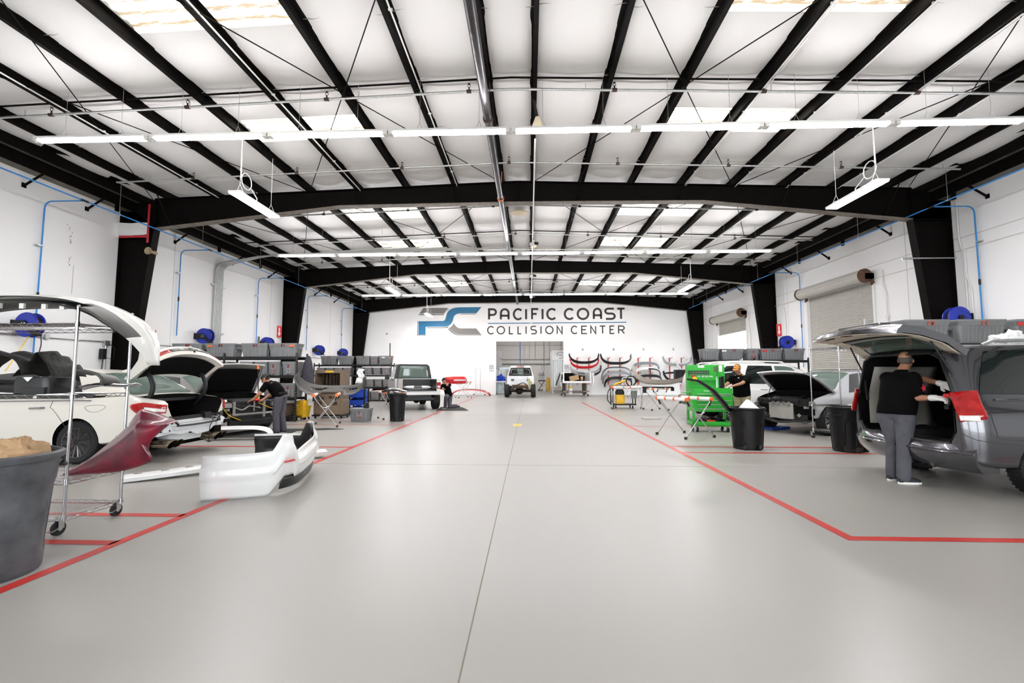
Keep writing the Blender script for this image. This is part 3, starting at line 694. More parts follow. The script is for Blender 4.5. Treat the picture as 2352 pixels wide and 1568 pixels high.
m=Mb(); m.b2((-.47,-.008,.87),(.42,.008,1.9)); m.obj('pane','glassclear',t,smooth=0)
t=thing('work_table','narrow white topped work table at the back room doorway','table',(-2.2,34.7,0))
m=Mb(); m.b2((-.45,-.3,.9),(.42,.3,1.0)); m.obj('top','white',t,smooth=0,bevel=.01)
for a,b in ((-.4,-.25),(.37,-.25),(-.4,.25),(.37,.25)):
    m=Mb(); m.cyl((a,b,.0),(a*.9,b,.9),.02,n=6); m.obj('leg','blackp',t)
mat('bluecloth',(.02,.06,.55),.7,var=.3); mat('palecloth',(.62,.72,.74),.8,var=.15)
def heap(name,lab,cat,loc,s,mt,seed,n=22,amp=.35,grp=None,obj=True,parent=None):
    m=Mb(); m.sph((0,0,0),1,n,n//2+2); m.v=[tuple(V(p)*(1+amp*(NZ.noise(V(p)*1.7+V((seed,0,0)))+.5*NZ.noise(V(p)*4+V((0,seed,0)))))) for p in m.v]
    zmin=min(p[2] for p in m.v); m.v=[(p[0]*s[0],p[1]*s[1],(max(p[2],-.55)+.55)*s[2]) for p in m.v]
    if parent is not None:
        m.v=[(p[0]+loc[0],p[1]+loc[1],p[2]+loc[2]) for p in m.v]; return m.obj(name,mt,parent,smooth=25)
    o=m.obj(name,mt,smooth=25); o.location=loc; tag(o,lab,cat,grp); return o
heap('cloth_pile','crumpled bright blue cloth on the table in the doorway','cloth',(-2.15,34.7,1.0),(.32,.22,.3),'bluecloth',1,amp=.6)
heap('cloth_bag','pale hanging plastic sheet under the doorway table','plastic sheet',(-2.2,34.65,.02),(.3,.2,.5),'palecloth',4,amp=.5)
t=thing('respirator_stand','grey machine on a black crossed leg stand in the back room','machine',(1.15,41.6,0))
m=Mb(); m.box((0,0,1.22),(.5,.4,.36)); m.sph((0,0,1.6),(.22,.2,.3)); m.cyl((0,0,1.8),(0,0,2.3),.05,n=8); m.cyl((-.3,0,1.45),(.3,0,1.45),.05,n=8); m.obj('body','boothgrey',t)
m=Mb(); m.box((0,0,.95),(.62,.45,.1)); m.box((0,0,.12),(.62,.45,.06))
for q in (-.2,.2):
    m.cyl((-.28,q,.12),(.28,q,.95),.022,n=6); m.cyl((.28,q,.12),(-.28,q,.95),.022,n=6)
m.obj('stand','blackp',t)
for q in (-.28,.28):
    m=Mb(); m.cyl((q,-.2,.0),(q,-.2,.12),.03,n=8); m.cyl((q,.2,.0),(q,.2,.12),.03,n=8); m.obj('leg','blackp',t)
t=thing('drawer_tower','yellow parts tower in the back room','cabinet',(1.8,41.9,0))
m=Mb(); m.box((0,0,.57),(.4,.35,1.14)); m.obj('case','yellow',t,smooth=0,bevel=.02)
for k in range(5):
    m=Mb(); m.cyl((.08,-.17,.2+k*.2),(.08,-.19,.2+k*.2),.04,n=8); m.obj('slot','blackp',t)
m=Mb(); m.box((-.03,0,1.17),(.22,.2,.06)); m.obj('red_lid','signred',t,smooth=0,bevel=.02)
m=Mb(); m.lathe([(.13,0),(.17,.42),(.16,.42),(.12,.02)],14); o=m.obj('bucket','conduitw'); o.location=(1.38,41.3,0); tag(o,'small white bucket beside the yellow tower','bucket')
# ================= WALL FITTINGS =================
for nm,x,y,z,i in (('beside the column behind the black shelving',XL,23.42,3.72,1),('beside the column behind the white SUV',XR,23.5,3.72,-1)):
    t=thing('extinguisher_sign',f'red fire extinguisher arrow sign {nm}','sign',(x,y,z))
    m=Mb(); m.add([(0,-.16,-.3),(i*.17,0,-.3),(0,.16,-.3),(0,-.16,.3),(i*.17,0,.3),(0,.16,.3)],[(0,1,4,3),(1,2,5,4),(0,3,5,2),(0,2,1),(3,4,5)]); m.obj('panel','signred',t,smooth=0)
    m=Mb(); e=.004
    def FA(u,v,w_): return V((i*.17*u+i*e,-.16*(1-u)-e,v))
    m.add([FA(.38,.2,0),FA(.62,.2,0),FA(.62,-.08,0),FA(.8,-.08,0),FA(.5,-.25,0),FA(.2,-.08,0),FA(.38,-.08,0)],[(0,1,2,3,4,5,6)]); m.obj('arrow','white',t,smooth=0)
# hose reels
mat('reelblue',(.012,.03,.36),.35)
def reel():
    t=thing('hose_reel','x','hose reel')
    for y in (-.11,.11):
        m=Mb(); m.lathe([(.05,-.012),(.30,-.012),(.315,-.03*(1 if y>0 else -1)),(.315,.0),(.295,.012),(.05,.012)],28,(0,y,0),'Y'); m.obj('flange','reelblue',t)
    m=Mb(); m.lathe([(.16,-.1),(.24,-.1),(.24,.1),(.16,.1)],24,(0,0,0),'Y'); m.obj('hose_coil','brownfit',t)
    m=Mb(); m.box((-.17,-.15,0),(.36,.03,.2)); m.box((-.34,-.02,0),(.03,.3,.24)); m.cyl((0,-.17,0),(0,.17,0),.07,n=12); m.box((.17,-.15,-.14),(.4,.03,.1),ry=.7); m.cyl((.3,-.15,-.26),(.3,.0,-.26),.04,n=8); m.obj('bracket','blackp',t,smooth=30)
    m=Mb()
    for a in range(4): m.cyl((.05*math.cos(a*PI/2+.78),-.168,.05*math.sin(a*PI/2+.78)),(.05*math.cos(a*PI/2+.78),-.18,.05*math.sin(a*PI/2+.78)),.013,n=6)
    m.obj('bolt_set','conduitw',t)['kind']='stuff'
    m=Mb(); m.tube(bend([(.3,0,-.26),(.34,0,-.5),(.28,0,-.75)],.1),.012,6); m.obj('hose_end','brownfit',t)
    return t
r0=reel()
RL=[(-12.8,11.2,2.72,0,'blue hose reel on the wall behind the wire cart top shelf'),(-12.78,17.55,2.97,0,'blue hose reel above the tote marked BD'),(-12.78,21.85,2.98,0,'blue hose reel half hidden behind the tote marked BA'),(-12.78,27.4,2.96,0,'blue hose reel above the brown cabinet'),(-12.78,31.0,2.97,0,'blue hose reel beside the far black column'),
    (12.33,22.2,3.0,PI,'blue hose reel above the totes behind the silver car'),(12.33,13.5,3.08,PI,'blue hose reel behind the tote marked EC')]
for i,(x,y,z,rz,lab) in enumerate(RL):
    o=r0 if i==0 else dup(r0); o.location=(x,y,z); o.rotation_euler=(0,0,rz); o['label']=lab; o['group']='hose reels on the walls'
    if x<0: o.location.x=-12.85
for x,y,i,lab in ((-13.2,15.5,1,'wall holder with orange handled hose hook beside the column'),(-13.2,24.8,1,'wall hook rail with hanging hoses beside the reel'),(12.75,22.75,-1,'wall hook with hanging hose beside the roller door')):
    t=thing('hose_hook',lab,'hook',(x,y,2.86))
    m=Mb(); m.cyl((0,0,0),(i*.25,-.25,0),.03,n=8); m.cyl((i*.25,-.25,0),(i*.3,-.3,.12),.015,n=6); m.obj('arm','orange' if y<20 else 'brownfit',t)
    m=Mb(); m.tube(bend([(i*.2,-.2,0),(i*.32,-.26,-.1),(i*.3,-.24,-.75)],.1),.014,6); m.tube(bend([(i*.1,-.1,0),(i*.12,-.16,-.2),(i*.22,-.2,-.6)],.1),.012,6); m.obj('hose','blackp',t)
# electrical on the left wall
m=Mb(); m.cyl((XL+.03,YB,2.46),(XL+.03,13.6,2.46),.022,n=8); m.cyl((XL+.03,14.3,2.5),(XL+.03,33,2.5),.016,n=8)
for y in (9.,11.9,16.6,19.2): m.box((XL+.04,y,2.48),(.06,.1,.14))
tag(m.obj('wall_conduit','galv'),'thin horizontal conduit along the white wall behind the sedans','conduit')
t=thing('power_outlet','grey power box with black plug and cord beside the near column','outlet',(XL,13.65,2.2))
m=Mb(); m.box((.05,0,.22),(.1,.16,.16)); m.cyl((.04,.0,.2),(.04,0,-1.6),.02,n=6); m.obj('box','galv',t)
m=Mb(); m.box((.1,-.14,-.12),(.12,.13,.32)); m.tube(bend([(.1,-.14,-.25),(.1,-.16,-.9)],.1),.014,6); m.cyl((.1,-.16,-.85),(.1,-.16,-.95),.05,n=8); m.obj('plug','blackp',t)
m=Mb(); m.tube(bend([(.1,.05,.2),(.25,.1,.1),(.22,.1,-.3),(.05,-.05,-.2)],.1),.008,5); m.obj('cord','blackp',t)
mat('hosey',(.75,.55,.10),.5)
m=Mb(); m.tube(bend([(XL+.35,11.2,2.45),(XL+.3,10.6,1.2),(XL+.3,10.3,.2)],.2),.014,6); tag(m.obj('air_hose','hosey'),'yellow air hose hanging on the wall behind the wire cart','hose')
# right wall conduits
m=Mb(); m.cyl((XR-.03,YB,5.12),(XR-.03,13.85,5.1),.016,n=8); m.cyl((XR-.03,14.15,4.98),(XR-.03,33.4,4.98),.014,n=8); tag(m.obj('wall_conduit','conduitw'),'thin horizontal conduit across the white wall above the roller doors','conduit')
for k,(y,z0,z1) in enumerate(((13.55,2.2,6.7),(13.4,2.2,5.1),(16.5,3.2,5.2),(26.5,2.,5.1),(22.9,2.,6.))):
    m=Mb(); m.tube([(XR-.04,y,z0),(XR-.04,y,lerp(z0,z1,.6)),(XR-.04,y+.12,lerp(z0,z1,.72)),(XR-.04,y+.12,z1)],.02,8); m.box((XR-.04,y,z0+.3),(.06,.1,.14)); tag(m.obj('wall_conduit','conduitw'),f'vertical white conduit on the roller door wall, {ORD[k]} listed beside '+['the reel','the blue drop','the closed door','the raised door','the column'][k],'conduit','conduits of the roller door wall')
m=Mb(); m.b2((11.25,13.82,4.9),(12.75,13.86,4.93)); m.b2((11.2,13.84,4.88),(11.5,13.86,4.95)); tag(m.obj('strap_bar','galv',smooth=0),'thin steel bar strapped across the near column','bar')
# horn speaker on the near column
mat('hornbr',(.32,.25,.15),.5)
def horn(loc,lab):
    t=thing('horn_speaker',lab,'speaker',loc)
    m=Mb(); m.lathe([(.03,0),(.045,-.08),(.10,-.19),(.12,-.2),(.115,-.19),(.04,-.08)],18,(0,0,0),'Y'); m.obj('horn','hornbr',t)
    m=Mb(); m.cyl((0,0,0),(0,.12,0),.055,n=12); m.box((-.09,.05,0),(.12,.04,.05)); m.obj('driver','hornbr',t)
horn((-11.93,13.78,5.32),'small brown horn speaker on the near column')
mat('tanh',(.50,.43,.30),.6)
for y,lab in ((9.66,'tan pyramid horn hanging under the ridge near the camera'),(18.8,'tan pyramid horn hanging under the ridge farther off')):
    t=thing('paging_horn',lab,'speaker',(.2,y,6.95))
    m=Mb(); m.box((0,0,.0),(.26,.26,.3),taper=.3); m.box((0,0,-.16),(.27,.27,.02)); m.obj('horn','tanh',t,smooth=0)
    m=Mb(); m.cyl((0,0,.15),(-.08,0,.57),.03,n=8); m.obj('mount','blackp',t)
for y,z,lab in ((17.0,6.45,'white ceiling camera cluster hanging from the ridge conduit'),(27.8,6.3,'grey ceiling camera hanging before the sign'),(22.6,6.45,'white round sensor under the ridge conduit')):
    t=thing('ceiling_camera',lab,'camera',(.15,y,z))
    m=Mb(); m.cyl((0,0,0),(0,0,.17),.02,n=8); m.sph((0,0,-.05),(.11,.11,.09)); m.obj('housing','conduitw',t)
    m=Mb(); m.cyl((.08,-.05,-.03),(.22,-.09,-.06),.055,n=10); m.obj('lens','blackp',t)
m=Mb(); m.cyl((.15,31.9,6.6),(.15,31.9,5.05),.015,n=6); m.cyl((.15,31.9,5.05),(.15,31.9,5.1),.1,n=10); tag(m.obj('hanging_antenna','conduitw'),'thin drop rod with disc hanging before COLLISION','antenna')
m=Mb(); m.lathe([(.2,0),(.33,.04),(.34,.06),(.2,.1)],20,(-.36,16.6,7.42)); tag(m.obj('roof_vent','tanh'),'round tan vent in the roof between the ridge purlins','vent')
# torn wrap on the near column
mat('wrapw',(.75,.75,.75),.4); mat('redframe',(.45,.02,.03),.5)
t=thing('door_wrap','white plastic wrap with red edging strapped around the near column','wrap',(-12.6,13.84,5.95))
m=Mb(); m.grid(lambda u,v:(lerp(-.6,.42,u),-.03+.03*math.sin(u*9+v*4),lerp(-.12+.1*u,.35,v)),14,6); m.obj('sheet','wrapw',t,smooth=60)
m=Mb(); m.b2((-.5,-.06,-.14),(.42,-.03,-.07)); m.b2((.42,-.06,-.3),(.47,-.03,.95)); m.obj('red_strip','redframe',t,smooth=0)
wl=bpy.data.objects['wall_left']; rs_=random.Random(4)
for y0,z0,n,amp in ((12.33,5.74,4,.05),(12.4,5.45,4,.05),(12.42,4.85,5,.02)):
    for k in range(n):
        y=y0+rs_.uniform(-.08,.08); z=z0-k*.06; m=Mb(); m.tube([(XL+.003,y,z),(XL+.003,y+rs_.uniform(-amp,amp),z-.03),(XL+.003,y+rs_.uniform(-.02,.02),z-.06*rs_.random())],.006*rs_.uniform(.5,1.4),4); m.obj('scuff_mark','letterblk',wl)
m=Mb(); m.tube([(XL+.003,12.52+.012*math.sin(k*2.1),4.6-.012*k) for k in range(70)],.0035,4); m.obj('scuff_mark','logogrey',wl)
# ================= TOTES AND SHELVING =================
mat('tote',(.185,.19,.195),.55,var=.08,vs=4); mat('totelid',(.215,.22,.225),.55,var=.08,vs=4)
mat('stencil',(.22,.02,.012),.7)
mat('stencilp',(.50,.10,.07),.7)
def rrect(w,d,r,z,n=3,ox=0,oy=0):
    out=[]
    for cx,cy,a0 in ((w/2-r,d/2-r,0),(-w/2+r,d/2-r,90),(-w/2+r,-d/2+r,180),(w/2-r,-d/2+r,270)):
        for i in range(n+1):
            a=math.radians(a0+90*i/n); out.append(V((ox+cx+r*math.cos(a),oy+cy+r*math.sin(a),z)))
    return out
TM={}
def totemesh(w,d,h):
    k=(round(w,2),round(d,2),round(h,2))
    if k in TM: return TM[k]
    m=Mb(); m.rings([rrect(w*.86,d*.82,.04,0),rrect(w*.95,d*.94,.05,h*.78),rrect(w*.95,d*.94,.05,h*.9),rrect(w*.9,d*.88,.05,h*.9),rrect(w*.8,d*.7,.04,.02)],True,True,True)
    nr=max(3,int(w/.1))
    for s in (-1,1):
        for i in range(nr):
            x=lerp(-.38,.38,i/(nr-1))*w
            a=V((x*.96,s*d*.415,h*.04)); b=V((x,s*d*.472,h*.72)); m.tube([a,b],.014,4)
        for yy in ((-.22,0,.22) if d>.3 else ()):
            m.tube([V((s*w*.432,yy*d,h*.04)),V((s*w*.477,yy*d,h*.55))],.012,4)
    tub=m.mesh('tub','tote',40)
    m=Mb(); m.rings([rrect(w*.955,d*.95,.05,h*.76),rrect(w,d,.055,h*.9),rrect(w*1.02,d*1.02,.06,h*.93),rrect(w*1.02,d*1.02,.06,h),rrect(w*.97,d*.97,.05,h*1.005)],True,False,True); rim=m.mesh('rim','totelid',40)
    m=Mb()
    for s in (-1,1): m.box((s*w*.492,0,h*.66),(.03,d*.34,.07)); 
    hd=m.mesh('handle','tote',0)
    m=Mb(); m.box((0,-d*.487,h*.42),(min(.14,w*.36),.008,h*.62)); pn=m.mesh('front_panel','totelid',0)
    TM[k]=(tub,rim,hd,pn); return TM[k]
def link(me,name,parent,loc=(0,0,0)):
    o=bpy.data.objects.new(name,me); COL.objects.link(o); o.parent=parent; o.location=loc; return o
def tote(x,y,z,w,d,h,txt,lab,grp,rz=0,tm='stencil',big=False,sticker=None,name='storage_tote'):
    t=thing(name,lab,'tote',(x,y,z),rz,grp); a,b,c,e=totemesh(w,d,h)
    link(a,'tub',t); link(b,'rim',t); link(c,'handle_pair',t)
    if not big: link(e,'front_panel',t)
    if txt:
        m=Mb(); f=lambda u,v,q: V((u,-d*.487-.008-.03*0-(.026 if big else .0),v))
        if big: text(m,txt,w*.05,h*.75,h*.2,lambda u,v,q:V((u,-d*.518,v)),t=h*.042,center=True)
        else:
            ls=txt.split()
            for i,s in enumerate(ls): text(m,s,0,h*(.58-.36*i)-.02,h*.27,lambda u,v,q:V((u,-d*.487-.006,v)),t=h*.05,center=True,gap=.18)
        m.obj('lettering',tm,t,smooth=0)
    if sticker:
        m=Mb(); m.box((sticker[1]*w,-d*.517,h*.8),(.16,.006,h*.13)); m.obj('sticker',sticker[0],t,smooth=0)
    return t
def rack(name,lab,x0,x1,y0,y1,H,levels,bays,grp=None):
    t=thing(name,lab,'shelving',((x0+x1)/2,(y0+y1)/2,0),0,grp); w=x1-x0; d=y1-y0
    for i in range(bays+1):
        x=-w/2+w*i/bays
        for y in (-d/2,d/2):
            m=Mb(); m.box((x,y,H/2),(.05,.045,H)); m.obj('post','blackp',t,smooth=0)
            m=Mb()
            for k in range(int(H/.09)): m.box((x,y-.024,.08+k*.09),(.02,.004,.035))
            m.obj('post_holes','conduitw' if False else 'steelflange',t,smooth=0)['kind']='stuff'
    for i in range(bays):
        xa=-w/2+w*i/bays; xb=-w/2+w*(i+1)/bays
        for z in levels:
            m=Mb(); m.box(((xa+xb)/2,-d/2+.0,z-.045),(xb-xa-.05,.04,.09)); m.box(((xa+xb)/2,d/2,z-.045),(xb-xa-.05,.04,.09)); m.box(((xa+xb)/2,0,z-.012),(xb-xa-.02,d-.05,.02)); m.obj('shelf','blackp',t,smooth=0)
    return t
rack('storage_rack','black steel shelving with grey totes behind the grey car with raised hood',-11.9,-7.24,13.95,14.6,2.12,[.14,.74,1.43,2.01],2)
G='totes on the near black shelving'
YT=14.27
for x,w_,tx,lab,st in ((-10.85,.98,'BD','wide grey tote lettered BD under the blue reel on the shelf top',None),(-9.78,.98,'BB','wide grey tote with orange sticker beside tote BD',('orange',-.3)),(-8.66,.86,'BA','wide grey tote lettered BA on the shelf top',None),(-7.76,.9,'BC','wide grey tote lettered BC at the shelf end',('orange',.36))):
    tote(x,YT,2.012,w_,.56,.42,tx,lab,G,big=True,sticker=st)
for i_,(x,w_,tx) in enumerate(((-11.3,.44,'D 8'),(-10.72,.44,'D 7'),(-10.14,.45,'D 6'),(-9.68,.4,'D 5'),(-8.9,.42,'B 15'),(-8.42,.41,'B 14'),(-8.0,.38,'B 13'),(-7.52,.46,'B 1'))):
    tote(x,YT,1.432,w_,.58,.42,tx,f'narrow grey tote, {ORD[i_]} from the wall on the second shelf, stencilled {tx}',G)
for x,w_,tx in ((-11,.5,''),(-10.3,.5,''),(-8.1,.46,'B 5'),(-7.52,.5,'B 6')):
    tote(x,YT,.742,w_,.58,.43,tx,('grey tote at the shelf end beside the post, stencilled B 6' if x>-7.6 else 'grey tote low on the shelf behind the leaning mechanic, stencilled B 5') if tx else ('grey tote low on the shelf nearest the wall' if x<-10.9 else 'grey tote low on the shelf behind the grey car'),G)
mat('cardb',(.09,.06,.045),.8,var=.2)
m=Mb(); m.box((0,0,.2),(1.1,.5,.4)); m.box((0,-.255,.25),(.25,.01,.1)); o=m.obj('parts_box','cardb',smooth=0,bevel=.01); o.location=(-8.1,YT,.142); tag(o,'dark brown box on the bottom shelf near the mechanic','box')
heap('parts_pile','pale small parts piled on the low shelf by the post','parts',(-7.7,YT,.545),(.25,.18,.1),'conduitw',8,amp=.7)
rack('storage_rack','far black steel shelving with grey totes beside the white pickup',-11.98,-7.64,25.0,25.6,2.12,[.05,.78,1.45,2.02],2)
G='totes on the far black shelving'
for x,w_,tx,lab,st in ((-11.23,.9,'CA','wide grey tote lettered CA on the far shelf top',None),(-10.29,.74,'','plain wide grey tote beside tote CA on the far shelf',None),(-9.28,.8,'CD','wide grey tote lettered CD on the far shelf top',None),(-8.03,.72,'','wide grey tote with white and red sticker at the far shelf end',('white',-.1))):
    tote(x,25.3,2.03,w_,.5,.48,tx,lab,G,big=True,sticker=st)
tote(-8.65,25.3,2.03,.42,.5,.46,'C 14','narrow grey tote stencilled C 14 on the far shelf top',G)
for i_,(x,w_,tx) in enumerate(((-11.64,.45,'C 1'),(-11.14,.45,'C 2'),(-10.64,.45,'C 3'),(-10.14,.45,'C 4'),(-9.43,.41,'C 5'),(-8.96,.41,'C 6'),(-8.47,.43,'C 7'),(-7.98,.43,'C 8'))):
    tote(x,25.3,1.46,w_,.54,.4,tx,f'narrow grey tote, {ORD[i_]} from the wall on the far second shelf, stencilled {tx}',G)
for i_,(x,w_,tx) in enumerate(((-9.3,.4,'C 11'),(-8.84,.4,'C 12'),(-8.38,.42,'C 17'),(-7.92,.4,'C 18'))):
    tote(x,25.3,.79,w_,.54,.42,tx,f'narrow grey tote, {ORD[i_]} from the wall on the far third shelf, stencilled {tx}',G)
for i_,(x,w_,tx) in enumerate(((-9.02,.4,'C 22'),(-8.55,.46,'C 23'),(-8.02,.42,'C 24'))):
    tote(x,25.3,.062,w_,.54,.46,tx,f'grey tote, {ORD[i_]} from the wall on the far bottom shelf, stencilled {tx}',G)
m=Mb(); m.grid(lambda u,v:(lerp(-.45,.45,u),.25*math.sin(v*PI)-.1,.12*math.sin(v*PI)+.05*math.sin(u*3)),10,8); o=m.obj('red_panel','redline',solid=.01); o.location=(-8.3,25.2,.56); tag(o,'red painted car panel lying on top of the far low totes','car panel')
rack('storage_rack','black steel shelving with grey totes behind the white SUV',6.2,9.95,16.6,17.2,2.05,[.1,.75,1.4,1.97],2)
G='totes on the shelving behind the SUV'
for x,w_,tx,lab,st,bg in ((6.58,.62,'','grey tote at the shelf end beside the far column',None,True),(7.34,.8,'DD','wide grey tote lettered DD above the orange cap',('white',-.4),True),(8.06,.42,'D 20','narrow grey tote stencilled D 20 behind the SUV roof',None,False),(8.72,.78,'DC','wide grey tote with red sticker behind the raised hood',('signred',-.36),True),(9.52,.74,'DB','wide grey tote lettered DB below the blue reel',None,True)):
    tote(x,16.9,1.982,w_,.55,.40,tx,lab,G,big=bg,sticker=st)
rack('storage_rack','black steel shelving with large grey totes behind the minivan',7.9,12.4,10.3,10.95,2.2,[.1,.8,1.5,2.12],2)
G='totes on the shelving behind the minivan'
for x,w_,tx,lab,st in ((8.82,.98,'EB','large grey tote lettered EB above the open liftgate',None),(9.98,1.05,'EC','large grey tote lettered EC behind the minivan roof',None),(11.2,1.05,'ED','large grey tote with red and white sticker at the photo edge',('signred',-.4))):
    tote(x,10.62,2.132,w_,.6,.52,tx,lab,G,big=True,sticker=st,tm='stencilp')
for x,y,h_ in ((8.55,11.2,.55),):
    m=Mb(); m.box((0,0,h_/2),(.07,.05,h_)); o=m.obj('rack_upright','galv',smooth=0); o.location=(7.95,10.98,2.2); tag(o,'single grey steel upright sticking up above the open liftgate','post')
m=Mb(); m.box((0,0,.3),(.05,.05,.6)); o=m.obj('rack_upright','eavetan',smooth=0); o.location=(-8.9,14.63,2.1); tag(o,'dark steel upright sticking up behind tote BA','post')
# jacket hanging on rack end
mat('jacket',(.05,.045,.06),.85,var=.3,vs=12)
m=Mb(); m.rings([[V((-7.1+.2*s*math.cos(a)+.02*math.sin(3*a),14.4+.13*s*math.sin(a),z)) for a in [2*PI*i/16 for i in range(16)]] for z,s in ((1.0,1.05),(1.2,1.0),(1.5,.85),(1.8,.6),(2.0,.3),(2.05,.1))]); tag(m.obj('jacket','jacket',smooth=60),'dark jacket hanging from the end of the near shelving','jacket')
# ================= TRASH CANS =================
mat('canblack',(.0065,.0065,.007),.45,var=.3,vs=5,spec=.3); mat('cangrey',(.085,.088,.098),.55,var=.55,vs=4,bump=.1,bs=9); mat('kraft',(.45,.29,.16),.85,var=.25,vs=9)
def can(name,lab,loc,r,h,mt,rz=0,group=None,wheels=True):
    t=thing(name,lab,'trash can',loc,rz,group)
    m=Mb(); N=36
    def ring(rr,z,flat=0):
        out=[]
        for i in range(N):
            a=2*PI*i/N; q=rr*(1-flat*.05*max(0,math.cos(2*a)))
            for sgn in (-1,1):
                pass
            dent=0
            if .12*h<z<.72*h:
                for c_ in (.6,PI-.6,PI+.7,2*PI-.7):
                    dd=abs((a-c_+PI)%(2*PI)-PI)
                    if dd<.3: dent=.035*r/.28*(1 if z<.62*h else .4)
            out.append(V(((q-dent)*math.cos(a),(q-dent)*math.sin(a),z)))
        return out
    R=[ring(.80*r,0),ring(.82*r,.02)]+[ring(lerp(.82,.97,k/10)*r,lerp(.03,.93,k/10)*h) for k in range(11)]+[ring(.93*r,.93*h),ring(.78*r,.06)]
    m.rings(R); m.obj('body',mt,t,smooth=50)
    m=Mb(); m.lathe([(.955*r,.93*h),(1.03*r,.935*h),(1.05*r,.95*h),(1.05*r,.985*h),(1.0*r,h),(.95*r,.99*h),(.93*r,.94*h)],N,cap=False); m.obj('rim',mt,t)
    m=Mb(); m.tube(bend([(1.0*r,-.12,.86*h),(1.12*r,-.1,.82*h),(1.12*r,.1,.82*h),(1.0*r,.12,.86*h)],.04),.014,6); m.obj('handle',mt,t)
    m=Mb(); m.tube(bend([(-1.0*r,-.12,.86*h),(-1.12*r,-.1,.82*h),(-1.12*r,.1,.82*h),(-1.0*r,.12,.86*h)],.04),.014,6); m.obj('handle',mt,t)
    for s in ((-1,1) if wheels else ()):
        m=Mb(); m.cyl((s*.4*r-.02,-.8*r,.05),(s*.4*r+.02,-.8*r,.05),.05,n=12); m.obj('wheel','rubber',t)
    return t
c1=can('trash_can','large scuffed grey trash can at the photo edge beside the wire cart',(-3.9,3.2,0),.38,.86,'cangrey',1.4,wheels=False)
def crumple(name,lab,cat,loc,s,mt,seed):
    m=Mb(); m.sph((0,0,0),1,26,16); out=[]
    for p in m.v:
        p=V(p); k=1+.35*NZ.noise(p*2.1+V((seed,1,2)))+.3*abs(NZ.noise(p*5+V((seed,4,1))))-.1
        out.append((p.x*k*s[0],p.y*k*s[1],(p.z*k)*s[2]))
    m.v=out; o=m.obj(name,mt,smooth=18); o.location=loc; tag(o,lab,cat); return o
crumple('paper_bag','crumpled brown kraft paper sticking out of the grey trash can','paper',(-3.82,3.3,.79),(.19,.18,.17),'kraft',2)
crumple('paper_wad','tan crumpled paper wad inside the grey trash can','paper',(-4.06,3.12,.7),(.18,.2,.14),'kraft',9)
can('trash_can','black wheeled trash can with parts on top beside the white pickup',(-4.13,14.25,0),.265,.86,'canblack',.2)
c3=can('trash_can','black trash can with flung open lid beside the green cart',(4.28,9.2,0),.325,.80,'canblack',-.15)
L=Mb(); P=[(-.33,.0,.72),(-.42,-.02,.86),(-.62,0,1.12),(-.72,0,1.2),(-.9,0,1.32),(-1.1,0,1.345)]; W_=[.1,.2,.2,.16,.14,.02]
for a in range(len(P)-1):
    p,q=P[a],P[a+1]
    L.add([(p[0],p[1]-W_[a],p[2]),(p[0],p[1]+W_[a],p[2]),(q[0],q[1]+W_[a+1],q[2]),(q[0],q[1]-W_[a+1],q[2])],[(0,1,2,3)])
L.obj('lid','canblack',c3,smooth=30,solid=.035,weld=True)
m=Mb(); m.add([(-.18,-.1,.7),(.2,-.16,.72),(.24,.12,.72),(-.16,.14,.7),(-.02,0,.93),(.06,.05,.92)],[(0,1,4),(1,2,5,4),(2,3,5),(3,0,4,5)]); o=m.obj('foam_block','white',smooth=0); o.location=(4.3,9.2,.02); tag(o,'white foam packing poking out of the black trash can','foam')
can('trash_can','black trash can half hidden behind the minivan bumper',(6.02,8.95,0),.30,.84,'canblack',.5)
# black and silver trim parts on top of the can by the pickup
mat('silver',(.55,.56,.57),.25,.6)
t=thing('grille_part','black and silver grille trim lying over the black trash can','car part',(-4.2,14.3,.875))
m=Mb(); m.tube(crom([(-.42,-.05,.03),(-.2,-.1,.08),(.1,-.1,.09),(.35,-.05,.04)],6),.035,8); m.tube(crom([(-.3,.08,.03),(0,.05,.1),(.3,.1,.05)],6),.03,6); m.obj('frame','blackgl',t)
m=Mb(); m.tube(crom([(-.46,0,.05),(-.15,-.02,.13),(.15,0,.12)],6),.018,6); m.box((.05,-.1,.06),(.12,.03,.06)); m.box((-.12,-.1,.05),(.08,.03,.07)); m.obj('chrome_trim','chrome',t)
# ================= X STANDS =================
def xstand(lab,loc,rz,L=.75,W_=.62,h=.88,pad='white',foot='brownfit',grp='folding panel stands'):
    t=thing('panel_stand',lab,'panel stand',loc,rz,grp)
    # bars run along local y at x=+-W/2 ; X legs at y=+-L/2
    for yy in (-L/2,L/2):
        for s in (-1,1):
            m=Mb(); m.cyl((-s*W_/2*1.02,yy+(.012*s),.03),(s*W_/2*.92,yy+.012*s,h-.04),.0145,n=8); m.obj('leg','alu',t)
            m=Mb(); m.box((-s*W_/2*1.04,yy+.012*s,.03),(.06,.045,.06)); m.obj('foot',foot,t,smooth=0,bevel=.008)
            m=Mb(); m.cyl((s*W_/2*.80,yy+.012*s,h-.15),(s*W_/2*.93,yy+.012*s,h-.03),.021,n=8); m.obj('sleeve','blackp',t)
    for s in (-1,1):
        m=Mb(); m.cyl((s*W_/2*.94,-L/2-.02,h),(s*W_/2*.94,L/2+.02,h),.043,n=10); m.obj('padded_bar',pad,t)
        m=Mb()
        for y in (-L/2-.01,-.1,.18,L/2+.01): m.cyl((s*W_/2*.94,y-.025,h),(s*W_/2*.94,y+.025,h),.047,n=10)
        m.obj('tape_band','orange',t)
    m=Mb(); m.tube(bend([(-W_*.2,-L/2,h*.66),(0,-L/2,h*.6),(W_*.2,-L/2,h*.66)],.1),.007,5); m.obj('chain','galv',t)
    return t
